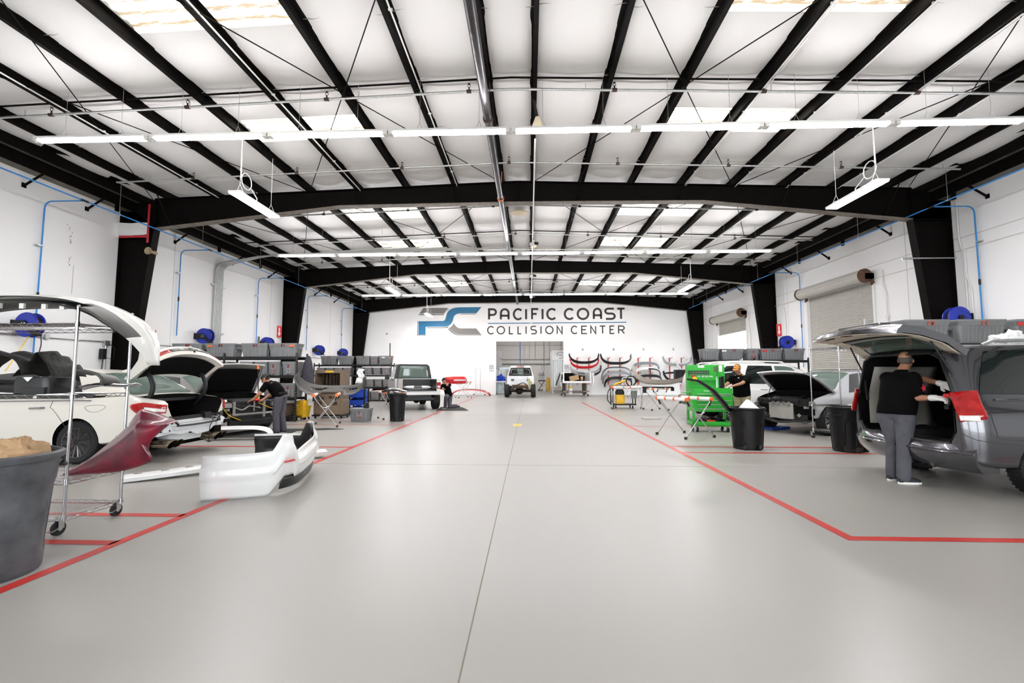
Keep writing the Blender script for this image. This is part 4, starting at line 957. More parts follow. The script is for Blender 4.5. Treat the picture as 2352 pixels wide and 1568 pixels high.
xstand('folding panel stand under the grey bumper cover',(-5.76,12.85,0),.33,L=1.05,W_=.64)
xstand('folding panel stand with white padded bars before the green cart',(3.66,10.97,0),.45,L=.92,W_=.80)
xstand('folding panel stand under the beige bumper cover',(5.25,19.2,0),.25,L=.7,W_=.7)
xstand('folding panel stand half hidden behind the black trash can by the pickup',(-4.55,14.95,0),.6,L=.6,W_=.62)
xstand('folding panel stand straddling the black vacuum cart',(4.15,19.6,0),PI/2,L=1.25,W_=.45,h=.92)
xstand('folding panel stand holding red parts behind the kneeling person',(-4.2,29.2,0),.5,L=.6,W_=.8,h=1.0)
xstand('folding panel stand under the bumper rack C at the end wall',(6.9,31.2,0),.1,L=.8,W_=.7)
# ================= WIRE SHELF CARTS =================
def wirecart(lab,x0,x1,y0,y1,levels,H,rz=0,org=None):
    cx,cy=(x0+x1)/2,(y0+y1)/2; t=thing('wire_cart',lab,'wire shelf cart',(cx,cy,0) if org is None else org,rz,'chrome wire shelf carts'); w=(x1-x0)/2; d=(y1-y0)/2
    for sx in (-1,1):
        for sy in (-1,1):
            m=Mb(); m.cyl((sx*w,sy*d,.13),(sx*w,sy*d,H),.0135,n=10); m.sph((sx*w,sy*d,H),.016,8,5)
            for z in levels: m.cyl((sx*w,sy*d,z-.03),(sx*w,sy*d,z+.02),.021,.018,n=10)
            m.obj('post','chrome',t)
            m=Mb(); m.cyl((sx*w-.012,sy*d-.02,.063),(sx*w-.036,sy*d-.02,.063),.062,n=20); c=m.obj('caster','rubber',t)
            m=Mb(); m.box((sx*w-.005,sy*d-.01,.1),(.006,.05,.08)); m.box((sx*w-.045,sy*d-.01,.1),(.006,.05,.08)); m.box((sx*w-.02,sy*d,.135),(.06,.06,.012)); m.cyl((sx*w,sy*d-.02,.063),(sx*w-.05,sy*d-.02,.063),.02,n=10); m.box((sx*w-.02,sy*d-.07,.06),(.05,.06,.006),rx=.3); m.obj('caster_fork','galv',c,smooth=0)
    for z in levels:
        m=Mb()
        for sy in (-1,1):
            for zz_ in (z,z-.032): m.cyl((-w,sy*d,zz_),(w,sy*d,zz_),.0035,n=5)
            n=max(6,int(w*2/.05)); P=[(lerp(-w,w,i/n),sy*d,z-.002-(.028 if i%2 else 0)) for i in range(n+1)]; m.tube(P,.0025,4)
        for sx in (-1,1):
            for zz_ in (z,z-.032): m.cyl((sx*w,-d,zz_),(sx*w,d,zz_),.0035,n=5)
            n=max(6,int(d*2/.05)); P=[(sx*w,lerp(-d,d,i/n),z-.002-(.028 if i%2 else 0)) for i in range(n+1)]; m.tube(P,.0025,4)
        n=int(w*2/.026)
        for i in range(1,n): m.cyl((lerp(-w,w,i/n),-d,z+.004),(lerp(-w,w,i/n),d,z+.004),.0018,n=4,cap=False)
        for k in (-.33,.33): m.cyl((-w,d*k*2,z),(w,d*k*2,z),.003,n=4)
        o=m.obj('wire_shelf','chrome',t)
    return t
wirecart('chrome wire shelf cart loaded with bumper, black parts and maroon fender',-5.65,-4.17,4.03,4.6,[.15,.47,1.24,1.90],2.06)
wirecart('empty chrome wire shelf cart in front of the silver car',-.6,.6,-.42,.42,[.2,.75,1.55,2.03],2.1,.12,(7.15,10.45,0))
# ================= FAR GARMENT RACK, MATS =================
t=thing('garment_rack','thin chrome garment rack against the end wall','rack',(-3.7,33.1,0))
for x in (-.17,.17):
    m=Mb(); m.cyl((x,0,.1),(x,0,1.95),.012,n=6); m.obj('post','chrome',t)
m=Mb(); m.cyl((-.17,0,1.95),(.17,0,1.95),.012,n=6); m.obj('top_rail','chrome',t)
m=Mb(); m.box((.1,0,.1),(.9,.3,.04)); m.obj('base','alu',t,smooth=0)
for x in (-.3,.5):
    m=Mb(); m.cyl((x,-.02,.05),(x,.02,.05),.05,n=10); m.obj('caster','rubber',t)
mat('matblk',(.03,.03,.028),.95,bump=.4,bs=80)
def fmat(lab,pts):
    m=Mb(); n=len(pts); m.add([(p[0],p[1],.004) for p in pts]+[(p[0],p[1],.014) for p in pts],[tuple(range(n,2*n)),tuple(range(n-1,-1,-1))]+[(i,(i+1)%n,n+(i+1)%n,n+i) for i in range(n)]); tag(m.obj('floor_mat','matblk',smooth=0),lab,'mat')
fmat('black rubber mat under the kneeling person',[(-3.75,18.35),(-2.45,18.5),(-2.75,19.6),(-3.05,20.5),(-3.95,20.4)])
fmat('black rubber mat under the mechanic at the grey car',[(-7.6,10.2),(-5.7,10.45),(-5.95,11.6),(-4.9,12.0),(-5.4,12.15),(-7.2,11.8)])
# ================= BROWN CABINET ON DOLLY =================
mat('brownpl',(.17,.125,.085),.6,var=.15); mat('browndk',(.055,.028,.016),.5,var=.6,vs=7)
t=thing('service_cabinet','large brown plastic tool cabinet on a black wheeled dolly','cabinet',(-6.68,15.3,0))
m=Mb(); m.box((0,0,.36),(.98,.6,.5)); m.box((0,.02,.72),(.94,.56,.26)); m.obj('lower_body','brownpl',t,smooth=0,bevel=.02)
m=Mb(); m.b2((-.475,-.3,.85),(.475,.3,.93)); m.b2((-.475,-.3,.93),(-.42,.3,1.6)); m.b2((.38,-.3,.93),(.475,.3,1.6)); m.b2((-.42,-.3,1.5),(.38,.3,1.6)); m.b2((-.42,.25,.93),(.38,.3,1.5)); m.obj('upper_body','brownpl',t,smooth=0)
m=Mb(); m.grid(lambda u,v:(lerp(-.42,.38,u),.2+.02*math.sin(u*40),lerp(.93,1.5,v)),60,2); m.obj('bristle_panel','browndk',t)
m=Mb(); m.box((.02,-.305,1.55),(.28,.012,.05)); m.obj('yellow_label','yellow',t,smooth=0)
for x in (-.26,.24):
    m=Mb(); m.box((x,-.305,.34),(.4,.03,.42)); m.obj('door','brownpl',t,smooth=0,bevel=.015)
    m=Mb(); m.box((x,-.325,.5),(.14,.02,.1)); m.obj('recess','browndk',t,smooth=0)
for x,z in ((-.36,.78),(-.22,.66),(.06,.7),(.2,.66),(.32,.78)):
    m=Mb(); m.box((x,-.265,z),(.1,.02,.08)); m.obj('recess','browndk',t,smooth=0)
m=Mb(); m.box((0,0,.09),(1.06,.64,.05)); m.obj('dolly','blackp',t,smooth=0)
for x in (-.44,.44):
    for y in (-.25,.25):
        m=Mb(); m.cyl((x-.02,y,.04),(x+.02,y,.04),.04,n=12); m.obj('caster','rubber',t)
# mop bucket
t=thing('mop_bucket','yellow wheeled mop bucket with wringer beside the brown cabinet','mop bucket',(-7.32,14.85-.25,0))
m=Mb(); m.rings([rrect(.26,.36,.05,.08),rrect(.36,.48,.06,.42),rrect(.38,.5,.06,.44),rrect(.34,.46,.05,.44),rrect(.24,.34,.04,.1)],True,True,True); m.obj('bucket','yellow',t)
m=Mb(); m.rings([rrect(.24,.24,.04,.40,oy=-.05),rrect(.28,.28,.04,.58,oy=-.05),rrect(.26,.2,.04,.62,oy=-.02),rrect(.2,.14,.03,.58,oy=-.02)],True,True,True)
for i in range(4): m.box((0,-.19,.44+i*.04),(.2,.02,.022))
m.obj('wringer','yellow',t)
for x in (-.12,.12):
    for y in (-.16,.16):
        m=Mb(); m.cyl((x-.015,y,.04),(x+.015,y,.04),.04,n=10); m.obj('caster','rubber',t)
mat('wood',(.42,.25,.12),.6)
m=Mb(); m.cyl((-7.25,14.6,.2),(-7.62,14.75,1.25),.013,n=8); o=m.obj('mop','wood'); tag(o,'wooden handled mop standing in the yellow bucket','mop')
m=Mb(); m.cyl((-7.62,14.75,1.25),(-7.72,14.79,1.5),.016,n=8); m.obj('grip','orange',o)
# blue bin cart
mat('binblue',(.01,.06,.42),.5)
t=thing('bin_cart','black frame cart with blue plastic bins behind the grey floor tote','bin rack',(-6.2,16.5,0))
for x in (-.27,.27):
    for y in (-.2,.2):
        m=Mb(); m.box((x,y,.5),(.05,.05,1.0)); m.obj('post','blackp',t,smooth=0)
for z in (.34,.62):
    m=Mb(); m.add([(-.24,-.28,z+.02),(.24,-.28,z+.02),(.24,-.28,z+.2),(-.24,-.28,z+.2),(-.24,.15,z+.02),(.24,.15,z+.02),(.24,.15,z+.3),(-.24,.15,z+.3)],[(0,1,2,3),(4,7,6,5),(0,4,5,1),(0,3,7,4),(1,5,6,2)]); m.obj('bin','binblue',t,smooth=0,solid=.012)
m=Mb(); m.box((0,0,.12),(.5,.42,.05)); m.obj('shelf','blackp',t,smooth=0)
heap('parts_pile','jumble of coloured small parts on the blue bin cart','parts',(-6.2,16.45,.16),(.2,.15,.12),'binblue',11,amp=.8)
tote(-5.25,14.2,0,.62,.5,.4,'E 10','grey tote stencilled E 10 standing on the floor','floor tote',rz=.12)
m=Mb(); m.box((0,0,.06),(.16,.12,.12)); m.box((.02,.0,.14),(.1,.1,.05)); o=m.obj('drill_case','blackp',smooth=0,bevel=.02); o.location=(-5.08,14.15,.405); tag(o,'small black case on the rim of the floor tote','case')
# ================= GREEN TOOL CART =================
mat('green',(.02,.40,.03),.35,coat=.3,var=.04); mat('greendk',(.015,.32,.02),.4)
t=thing('tool_cart','bright green tool cart with raised pegboard lid and drawers','tool cart',(4.62,11.95,0),-.06)
w_,d_=.98,.55
m=Mb(); m.b2((-w_/2,-d_/2,.52),(w_/2,d_/2,1.02)); m.obj('chest','green',t,smooth=0,bevel=.008)
m=Mb(); m.b2((-w_/2,-d_/2,1.02),(w_/2,-d_/2+.02,1.10)); m.b2((-w_/2,d_/2-.02,1.02),(w_/2,d_/2,1.1)); m.b2((-w_/2,-d_/2,1.02),(-w_/2+.02,d_/2,1.1)); m.b2((w_/2-.02,-d_/2,1.02),(w_/2,d_/2,1.1)); m.obj('top_tray','green',t,smooth=0)
for z,h_,xa,xb in ((.94,.07,-.37,.02),(.94,.07,.03,.43),(.86,.07,-.37,.02),(.86,.15,.03,.43),(.77,.08,-.37,.43),(.66,.1,-.37,.43),(.56,.09,-.37,.43)):
    m=Mb(); m.b2((xa,-d_/2-.012,z-h_/2),(xb,-d_/2,z+h_/2-.01)); dr=m.obj('drawer','green',t,smooth=0,bevel=.004)
    m=Mb(); m.b2((xa,-d_/2-.03,z+h_/2-.03),(xb,-d_/2-.012,z+h_/2-.012)); m.obj('pull','alu',dr,smooth=0)
for x in (-1,1):
    for y in (-1,1):
        m=Mb(); m.b2((x*(w_/2-.06),y*(d_/2-.05),.2),(x*w_/2,y*d_/2,.52)); m.obj('leg','green',t,smooth=0)
        m=Mb(); m.cyl((x*(w_/2-.12)-.02,y*(d_/2-.07),.063),(x*(w_/2-.12)+.02,y*(d_/2-.07),.063),.063,n=18); c=m.obj('caster','rubber',t)
        m=Mb(); m.box((x*(w_/2-.12)-.03,y*(d_/2-.07),.1),(.008,.05,.09)); m.box((x*(w_/2-.12),y*(d_/2-.07),.145),(.08,.07,.01)); m.obj('caster_fork','alu',c,smooth=0)
m=Mb(); m.b2((-w_/2,-d_/2,.15),(w_/2,d_/2,.18)); m.b2((-w_/2,-d_/2,.15),(w_/2,-d_/2+.015,.27)); m.b2((-w_/2,d_/2-.015,.15),(w_/2,d_/2,.27)); m.b2((-w_/2,-d_/2,.15),(-w_/2+.015,d_/2,.27)); m.b2((w_/2-.015,-d_/2,.15),(w_/2,d_/2,.27)); m.obj('lower_tray','green',t,smooth=0)
m=Mb(); m.b2((-w_/2,d_/2-.04,1.1),(w_/2,d_/2,1.70)); m.b2((-w_/2,d_/2-.16,1.1),(-w_/2+.015,d_/2,1.7)); m.b2((w_/2-.2,d_/2-.16,1.1),(w_/2-.185,d_/2,1.7)); m.obj('lid','green',t,smooth=0)
m=Mb(); m.b2((-.38,d_/2-.12,1.28),(.25,d_/2-.04,1.31)); m.obj('lid_tray','greendk',t,smooth=0)
m=Mb(); m.b2((-.46,d_/2-.07,1.52),(.1,d_/2-.045,1.545)); m.b2((-.46,d_/2-.07,1.465),(.1,d_/2-.045,1.49)); m.obj('tool_rail','blackp',t,smooth=0)
m=Mb(); text(m,'US GENERAL',-.05,1.37,.05,lambda u,v,q:V((u+.05,d_/2-.046,v)),t=.012,center=True); text(m,'US GENERAL',-.1,1.02,.025,lambda u,v,q:V((u,-d_/2-.002,v)),t=.006,center=True); m.obj('lettering','white',t,smooth=0)
mat('skinw',(.75,.72,.68),.6)
for x,z,a,b,mt in ((-.1,1.655,.16,.06,'white'),(.27,1.59,.1,.14,'eavetan'),(.38,1.6,.1,.17,'white'),(-.3,1.37,.09,.12,'signred')):
    m=Mb(); m.box((x,d_/2-.044,z),(a,.006,b)); m.obj('sticker',mt,t,smooth=0)
m=Mb()
for i in range(14): m.cyl((-.43+i*.04,d_/2-.085,1.40+.02*(i%3)),(-.43+i*.04,d_/2-.085,1.53),.006,n=6)
m.obj('screwdriver_row','chrome',t)['kind']='stuff'
m=Mb(); m.lathe([(.03,-.02),(.06,-.02),(.06,.02),(.03,.02)],16,(-.3,d_/2-.13,1.33),'Y'); o=m.obj('tape_roll','yellow',t)
m=Mb(); m.b2((-w_/2-.16,-.15,.97),(-w_/2,.1,.985)); m.obj('side_shelf','greendk',t,smooth=0)
m=Mb(); m.cyl((.28,.2,1.1),(.28,.2,1.34),.035,n=10); m.cyl((.28,.2,1.34),(.28,.2,1.4),.012,n=8); m.obj('spray_bottle','paleblue',t)
m=Mb(); m.cyl((.37,.2,1.1),(.37,.2,1.38),.04,n=10); m.box((.43,.2,1.25),(.05,.05,.3)); m.obj('black_canister','blackp',t)
# tools in the lower tray
t2=thing('impact_driver','red and black cordless driver in the green cart lower tray','power tool',(4.6,11.8,.2))
m=Mb(); m.cyl((-.12,0,.07),(.1,0,.05),.045,n=12); m.obj('body','signred',t2); m=Mb(); m.box((.14,0,.06),(.1,.1,.1)); m.box((-.2,.05,.08),(.12,.12,.12)); m.obj('battery','blackp',t2,smooth=0,bevel=.01)
heap('tool_pile','dark hand tools piled in the green cart lower tray','tools',(4.75,11.95,.19),(.3,.15,.09),'blackp',13,amp=.7)
# flat grey panel on floor
m=Mb(); m.box((0,0,.012),(.55,.35,.02)); o=m.obj('metal_plate','galv',smooth=0); o.location=(4.0,15.25,0); o.rotation_euler=(0,0,.1); tag(o,'flat grey metal plate lying on the aisle floor','plate')
# ================= VACUUM CART =================
t=thing('vacuum_cart','black two tier cart with yellow sanding vacuum and hoses','cart',(4.1,20.2,0))
m=Mb(); m.b2((-.52,-.3,.14),(.52,.3,.2)); m.obj('lower_shelf','blackp',t,smooth=0)
m=Mb(); m.b2((-.52,-.3,.86),(.52,.3,.98)); m.obj('upper_shelf','blackp',t,smooth=0)
m=Mb(); text(m,'Mirka'.upper(),-.12,.89,.075,lambda u,v,q:V((u,-.303,v)),t=.018,center=True); m.obj('lettering','yellow',t,smooth=0)
for x in (-.48,.48):
    for y in (-.26,.26):
        m=Mb(); m.b2((x-.02,y-.02,.2),(x+.02,y+.02,.9)); m.obj('post','blackp',t,smooth=0)
        m=Mb(); m.cyl((x*.75-.02,y,.065),(x*.75+.02,y,.065),.065,n=14); m.obj('caster','rubber',t)
m=Mb(); m.tube(bend([(.05,.28,.98),(.05,.28,1.32),(.5,.28,1.32),(.5,.28,.98)],.06),.018,8); m.obj('push_handle','white',t)
t3=thing('shop_vacuum','yellow and black shop vacuum on the lower tier of the black cart','vacuum',(3.95,20.1,.2))
m=Mb(); m.rings([rrect(.36,.34,.06,0),rrect(.38,.36,.06,.36),rrect(.34,.32,.06,.4)]); m.obj('tank','yellow',t3)
m=Mb(); m.rings([rrect(.34,.32,.06,.38),rrect(.36,.34,.06,.5),rrect(.26,.26,.08,.62)]); m.obj('motor_head','blackp',t3)
m=Mb(); m.rings([rrect(.2,.16,.03,0),rrect(.25,.2,.03,.34)]); o=m.obj('waste_bin','tote'); o.location=(4.5,19.82,.42); tag(o,'small grey bin hanging at the corner of the vacuum cart','bin'); 
m=Mb(); m.box((0,0,.13),(.3,.05,.26)); o=m.obj('paper_sheet','white',smooth=0); o.location=(4.52,19.86,.72); tag(o,'white paper pad hanging on the vacuum cart','paper')
t3=thing('sanding_arm','yellow sander with hose lying on top of the vacuum cart','sander',(4.0,20.1,.98))
m=Mb(); m.tube([(-.25,0,.06),(-.1,0,.1),(.1,0,.18),(.2,0,.22)],.045,8); m.cyl((-.25,0,.0),(-.25,0,.07),.07,n=12); m.obj('sander','yellow',t3)
m=Mb(); m.tube([(.45+.2*math.cos(a),.05*math.sin(a/3),.2+.22*math.sin(a)) for a in [i*.35 for i in range(40)]],.022,7); m.obj('hose_loop','blackp',t3)
m=Mb(); m.tube(crom([(3.6,19.85,.95),(3.4,19.75,.75),(3.36,19.75,.4),(3.5,19.8,.25),(3.6,19.9,.5)],8),.02,7); tag(m.obj('vacuum_hose','blackp'),'black hose looping down beside the vacuum cart','hose')
# ================= BUMPERS AND BODY PARTS =================
mat('paintw',(.74,.73,.70),.28,coat=.6,var=.01); mat('paintwc',(.74,.74,.74),.25,coat=.6)
mat('plgrey',(.075,.073,.068),.5,var=.1); mat('plbeige',(.50,.46,.40),.4,coat=.2); mat('plblack',(.018,.018,.019),.4,var=.2)
mat('paintred',(.55,.01,.015),.3,coat=.5); mat('paintsil',(.48,.49,.51),.3,.3,coat=.4); mat('maroon',(.19,.008,.025),.3,coat=.5,var=.55,vs=3.5,c2=(.035,.012,.02)); mat('mutegrey',(.22,.23,.25),.35,coat=.3)
def usurf(w,dep,zb,zt,bul=.06,e=.55,nu=44,nv=10,drop=None,zin=0,band=None):
    """U shaped bumper skin: nose at -y, tips at y=0, z from zb(u) to zt(u)."""
    m=Mb(); vs=[]; fs=[]; ms=[]
    for i in range(nu+1):
        u=-1+2*i/nu; th=PI/2*(u+1); c,s=math.cos(th),math.sin(th)
        cx=-math.copysign(abs(c)**e,c); sy=-abs(s)**e
        nn=V((cx*(w/2)**-1,sy/dep,0)); nn.normalize()
        for j in range(nv+1):
            v=j/nv; z=lerp(zb(u),zt(u),v); b=bul*math.sin(PI*min(1,v*1.05))+ (bul*.5 if .45<v<.75 else 0)
            p=V((cx*w/2,sy*dep,0))+nn*b; vs.append((p.x,p.y,z))
    for i in range(nu):
        for j in range(nv):
            u=-1+2*(i+.5)/nu; v=(j+.5)/nv
            if drop and drop(u,v): continue
            fs.append((i*(nv+1)+j,(i+1)*(nv+1)+j,(i+1)*(nv+1)+j+1,i*(nv+1)+j+1)); ms.append(band(u,v) if band else 0)
    us=sorted({i for f in fs for i in f}); ix={o:n for n,o in enumerate(us)}
    m.v=[vs[i] for i in us]; m.f=[tuple(ix[i] for i in f) for f in fs]; m.m=ms; return m
SM=MX.Rotation(PI/2,4,'X'); FR=MX.Rotation(-PI/2,4,'X')
def bump(lab,mats,loc,T=None,rz=0,w=1.8,dep=.55,h=.42,name='bumper_cover',grp=None,inner='plblack',tilt=0,**k):
    zb=k.pop('zb',lambda u:0.0+.06*abs(u)**3); zt=k.pop('zt',lambda u:h-.04*abs(u)**2)
    t=thing(name,lab,'bumper',loc,rz,grp)
    m=usurf(w,dep,zb,zt,**k)
    R=(T if T is not None else MX.Identity(4))
    if tilt: R=MX.Rotation(tilt,4,'Y')@R
    m.v=[tuple(R@V(p)) for p in m.v]
    m.obj('skin',mats,t,smooth=45,solid=.006,fix=False)
    return t,R
# white bumper cover on the floor: nose towards +x
def zt_(u):
    if u<-.62: return lerp(.50,.52,(u+1)/.38)
    if u<-.5: return lerp(.52,.70,(u+.62)/.12)
    if u<-.34: return .70
    if u<-.27: return lerp(.70,.47,(u+.34)/.07)
    if u<.27: return .47+.10*(u+.27)/.54
    if u<.34: return lerp(.57,.72,(u-.27)/.07)
    if u<.5: return .72
    if u<.62: return lerp(.72,.54,(u-.5)/.12)
    return .52
def zb_(u):
    a=abs(u)
    return .0 if a>.66 else lerp(0,.2,min(1,(.66-a)/.2)) if a>.3 else .16
t,R=bump('white rear bumper cover standing on the floor by the sedan',['paintwc'],(-3.98,6.05,0),rz=PI/2+.27-0,w=1.86,dep=.95,h=.6,zb=zb_,zt=zt_,bul=.05,e=.5,nu=80,nv=14)
m=usurf(1.82,.91,lambda u:zb_(u)+.02,lambda u:zt_(u)-.03,bul=.05,e=.5,nu=60,nv=8,drop=lambda u,v:u<-.3); m.obj('inner_shell','plblack',t,fix=False,solid=.004)
m=usurf(1.875,.957,lambda u:.36+.03*(u+.45),lambda u:.395+.03*(u+.45),bul=.056,e=.5,nu=80,nv=2,drop=lambda u,v:not(-.5<u<-.36)); m.obj('red_reflector','signred',t,solid=.006,fix=False)
m=usurf(1.80,.93,lambda u:.05,lambda u:.2,bul=.02,e=.5,nu=50,nv=3,drop=lambda u,v:abs(u)>.5); m.obj('lower_valance','plblack',t,solid=.006,fix=False)
# long white rocker trim strip behind it
def stripobj(lab,P,w_,h_,mt,name='trim_strip'):
    t=thing(name,lab,'body panel',(0,0,0)); C=crom(P,8); R=[]
    for i,p in enumerate(C):
        d=(C[min(i+1,len(C)-1)]-C[max(0,i-1)]).normalized(); s=V((-d.y,d.x,0)).normalized()
        R.append([p-s*w_/2,p-s*w_/2+V((0,0,h_*.6)),p-s*w_*.1+V((0,0,h_)),p+s*w_*.3+V((0,0,h_)),p+s*w_/2+V((0,0,h_*.3)),p+s*w_/2])
    m=Mb(); m.rings(R); m.obj('strip',mt,t)
    m=Mb()
    for i in range(3,len(C)-3,4):
        d=(C[i+1]-C[i-1]).normalized(); m.box(C[i]+V((0,0,h_*1.0)),(.09,.02,.008),rz=math.atan2(d.y,d.x))
    m.obj('slots','plblack',t,smooth=0)['kind']='stuff'
    return t
stripobj('long curved white sill trim lying on the floor behind the white bumper',[(-5.42,6.0,0.01),(-5.0,6.3,.03),(-4.6,6.72,.05),(-4.1,7.3,.06),(-3.6,8.0,.05)],.2,.08,'paintwc')
# white and black bumper piece in front of grey car
t,R=bump('white and black bumper piece lying before the grey car nose',['paintwc','plblack'],(-6.4,9.85,.02),FR,rz=.2,w=1.3,dep=.22,h=.35,bul=.04,band=lambda u,v:1 if (v>.45 and u>-.3) else 0)
# grey bumper on stand
gt=lambda u:.5-.1*abs(u) if abs(u)>.42 else (.5 if abs(u)>.12 else .3)
t,R=bump('unpainted grey bumper cover lying across the folding stand',['plgrey'],(-5.7,13.05,1.55),MX.Rotation(.62,4,'X')@SM,rz=.05,w=1.92,dep=.52,h=.5,zt=gt,bul=.04,e=.62,nu=60,nv=12,drop=lambda u,v:(.25<v<.4 and abs(u)<.38 and abs(u)>.08))
m=Mb(); m.add([(.78,-.25,-.2),(.98,-.3,-.15),(.96,-.3,-.34),(.74,-.25,-.36)],[(0,1,2,3)]); m.obj('taped_paper','white',t,solid=.002)
m=Mb(); m.grid(lambda u,v:(lerp(.82,1.0,u)+.03*math.sin(v*8),-.32-.02*math.sin(u*9),lerp(-.22,.06,v)*(1-.2*u)),6,8); m.obj('plastic_wrap','wrapw',t,smooth=30,solid=.002)
t,R=bump('beige primed bumper cover resting on the folding stand',['plbeige','plblack'],(5.45,19.5,1.68),MX.Rotation(-.45,4,'X')@SM,rz=0,w=2.15,dep=.72,h=.5,bul=.05,e=.75,nu=60,nv=12,zt=lambda u:.5-.1*abs(u),band=lambda u,v:1 if (v<.25 and -.85<u<-.2) else 0)
m=Mb(); m.b2((.62,-.35,-.42),(1.02,-.1,-.02)); m.b2((.4,-.3,-.58),(.7,-.1,-.4)); m.obj('black_core','plblack',t,smooth=0)
m=Mb(); m.b2((-.75,-.4,-.78),(.5,-.3,-.72)); m.b2((-.72,-.4,-.98),(-.6,-.3,-.75)); m.b2((.42,-.4,-.9),(.54,-.3,-.75)); o=m.obj('black_absorber','plblack',t,smooth=0,bevel=.01)
# bumper on top of the near wire cart (wings drooping)
t,R=bump('white bumper cover with grey lower trim resting on top of the wire cart',['paintw','plgrey'],(-5.0,4.0,1.52),FR,rz=0.0,w=2.5,dep=.64,h=.62,bul=.04,e=.8,nu=70,nv=14,zt=lambda u:.62-.15*abs(u)**2,zb=lambda u:0 if u<.6 else .34*((u-.6)/.4)**1.3,band=lambda u,v:1 if (v<.35 and .38<u<.80) else 0,drop=lambda u,v:(v<.22 and u<.42))
m=usurf(2.44,.60,lambda u:.06 if u<.6 else .06+.34*((u-.6)/.4)**1.3,lambda u:.56-.15*abs(u)**2,bul=.03,e=.8,nu=60,nv=6,drop=lambda u,v:u>.9); m.v=[tuple(FR@V(p)) for p in m.v]; m.obj('inner_shell','plblack',t,fix=False,solid=.004)
m=Mb()
for x in (-.3,-.05,.18,.40,.58):
    m.box((x,.12,.565-.03*abs(x)),(.045,.02,.05)); 
m.obj('mounting_tabs','paintw',t,smooth=0)['kind']='stuff'
# black plastic parts on the middle shelf
def sheet(name,lab,cat,fn,nu,nv,mt,solid=.004,smooth=50,loc=(0,0,0)):
    m=Mb(); m.grid(fn,nu,nv); o=m.obj(name,mt,smooth=smooth,solid=solid); o.location=loc; tag(o,lab,cat); return o
mat('liner',(.012,.0115,.010),.8,bump=.4,bs=25,var=.3)
def l1(u,v):
    a=lerp(.05,PI-.25,u); return (-5.1+.36*-math.cos(a),4.1+.38*v,1.37+.27*math.sin(a)+.02*math.sin(9*v)+.012*math.sin(17*u))
o=sheet('wheel_liner','black domed wheel arch liner with white sticker on the wire cart','car part',l1,22,8,'liner')
m=Mb(); m.add([(-5.12,4.09,1.585),(-5.03,4.09,1.575),(-5.035,4.09,1.545),(-5.125,4.09,1.555)],[(0,1,2,3)]); m.obj('sticker','white',o,solid=.003)
def l2(u,v):
    return (lerp(-4.98,-4.56,u),4.22+.32*v,1.41+.14*math.sin(u*2.6)+.10*math.exp(-((u-.5)/.13)**2)*(1 if v<.7 else .6)+.02*math.sin(12*u+3*v)-.09*max(0,u-.8)*5)
sheet('splash_shield','jagged black splash shield lying behind the liner on the wire cart','car part',l2,26,8,'liner')
m=Mb(); m.rings([rrect(.36,.3,.05,0),rrect(.37,.31,.06,.1),rrect(.35,.29,.06,.15),rrect(.3,.24,.05,.155)]); m.b2((-.05,-.17,-.01),(.17,-.14,.06)); o=m.obj('air_box','plblack',smooth=40); o.location=(-4.69,4.27,1.25); tag(o,'glossy black plastic housing on the wire cart middle shelf','car part')
m=Mb(); m.add([(-.07,-.152,.155),(.03,-.152,.155),(-.01,-.158,.11)],[(0,1,2)]); m.obj('paper_tag','white',o,solid=.002)
m=Mb(); m.tube([(-.75,0,.03),(-.2,.02,.05),(.05,0,.04)],.045,8); m.tube([(-.75,.1,.09),(-.2,.12,.1),(.02,.1,.09)],.03,8); o=m.obj('trim_bar','plblack'); o.location=(-4.9,4.2,1.25); tag(o,'pair of black trim bars lying on the wire cart','car part')
def l3(u,v):
    a=lerp(-.3,2.2,u); return (-4.40+.17*math.sin(a)+.1*u,4.3+.2*v-.02,1.31+.17*(math.cos(a)*.5+.45)*(1-.25*v)+.0)
sheet('arch_moulding','curved grey plastic arch moulding on the wire cart','car part',l3,20,6,'plgrey',solid=.02)
def l4(u,v):
    return (lerp(-4.46,-3.9,u),4.28+.14*v+.05*u,1.275+.06*u+.03*math.sin(PI*v)+.02*math.sin(u*5))
sheet('chrome_moulding','bright chrome trim moulding lying on the wire cart shelf end','car part',l4,20,6,'chrome',solid=.006)
def l5(u,v): return (lerp(-4.12,-3.93,u),4.00+.12*v,1.240+.015*math.sin(u*6)-.012*math.sin(u*3))
sheet('black_clip','small ragged black plastic flap hanging off the wire cart shelf','car part',l5,10,4,'liner')
# maroon fender on the lower shelf
A=[(-4.49,.50),(-4.28,.69),(-4.08,.88),(-3.95,1.06),(-3.87,1.07),(-3.67,1.02),(-3.49,.96)]
Bq=[(-4.34,.475),(-4.12,.485),(-3.89,.51),(-3.64,.6),(-3.66,.71),(-3.61,.81),(-3.43,.955)]
Ac=crom([(x,0,z) for x,z in A],6); Bc=crom([(x,0,z) for x,z in Bq],6); nA=len(Ac)-1
def fend(u,v):
    i=min(nA,int(round(u*nA))); p=Ac[i].lerp(Bc[i],v); y=4.40-.10*math.sin(PI*v)-.14*v+(.05 if v<.3 else 0)+.06*math.sin(u*PI)
    return (p.x,y,p.z)
sheet('fender','damaged maroon front fender leaning on the wire cart lower shelf','fender',fend,nA,14,'maroon',solid=.008)
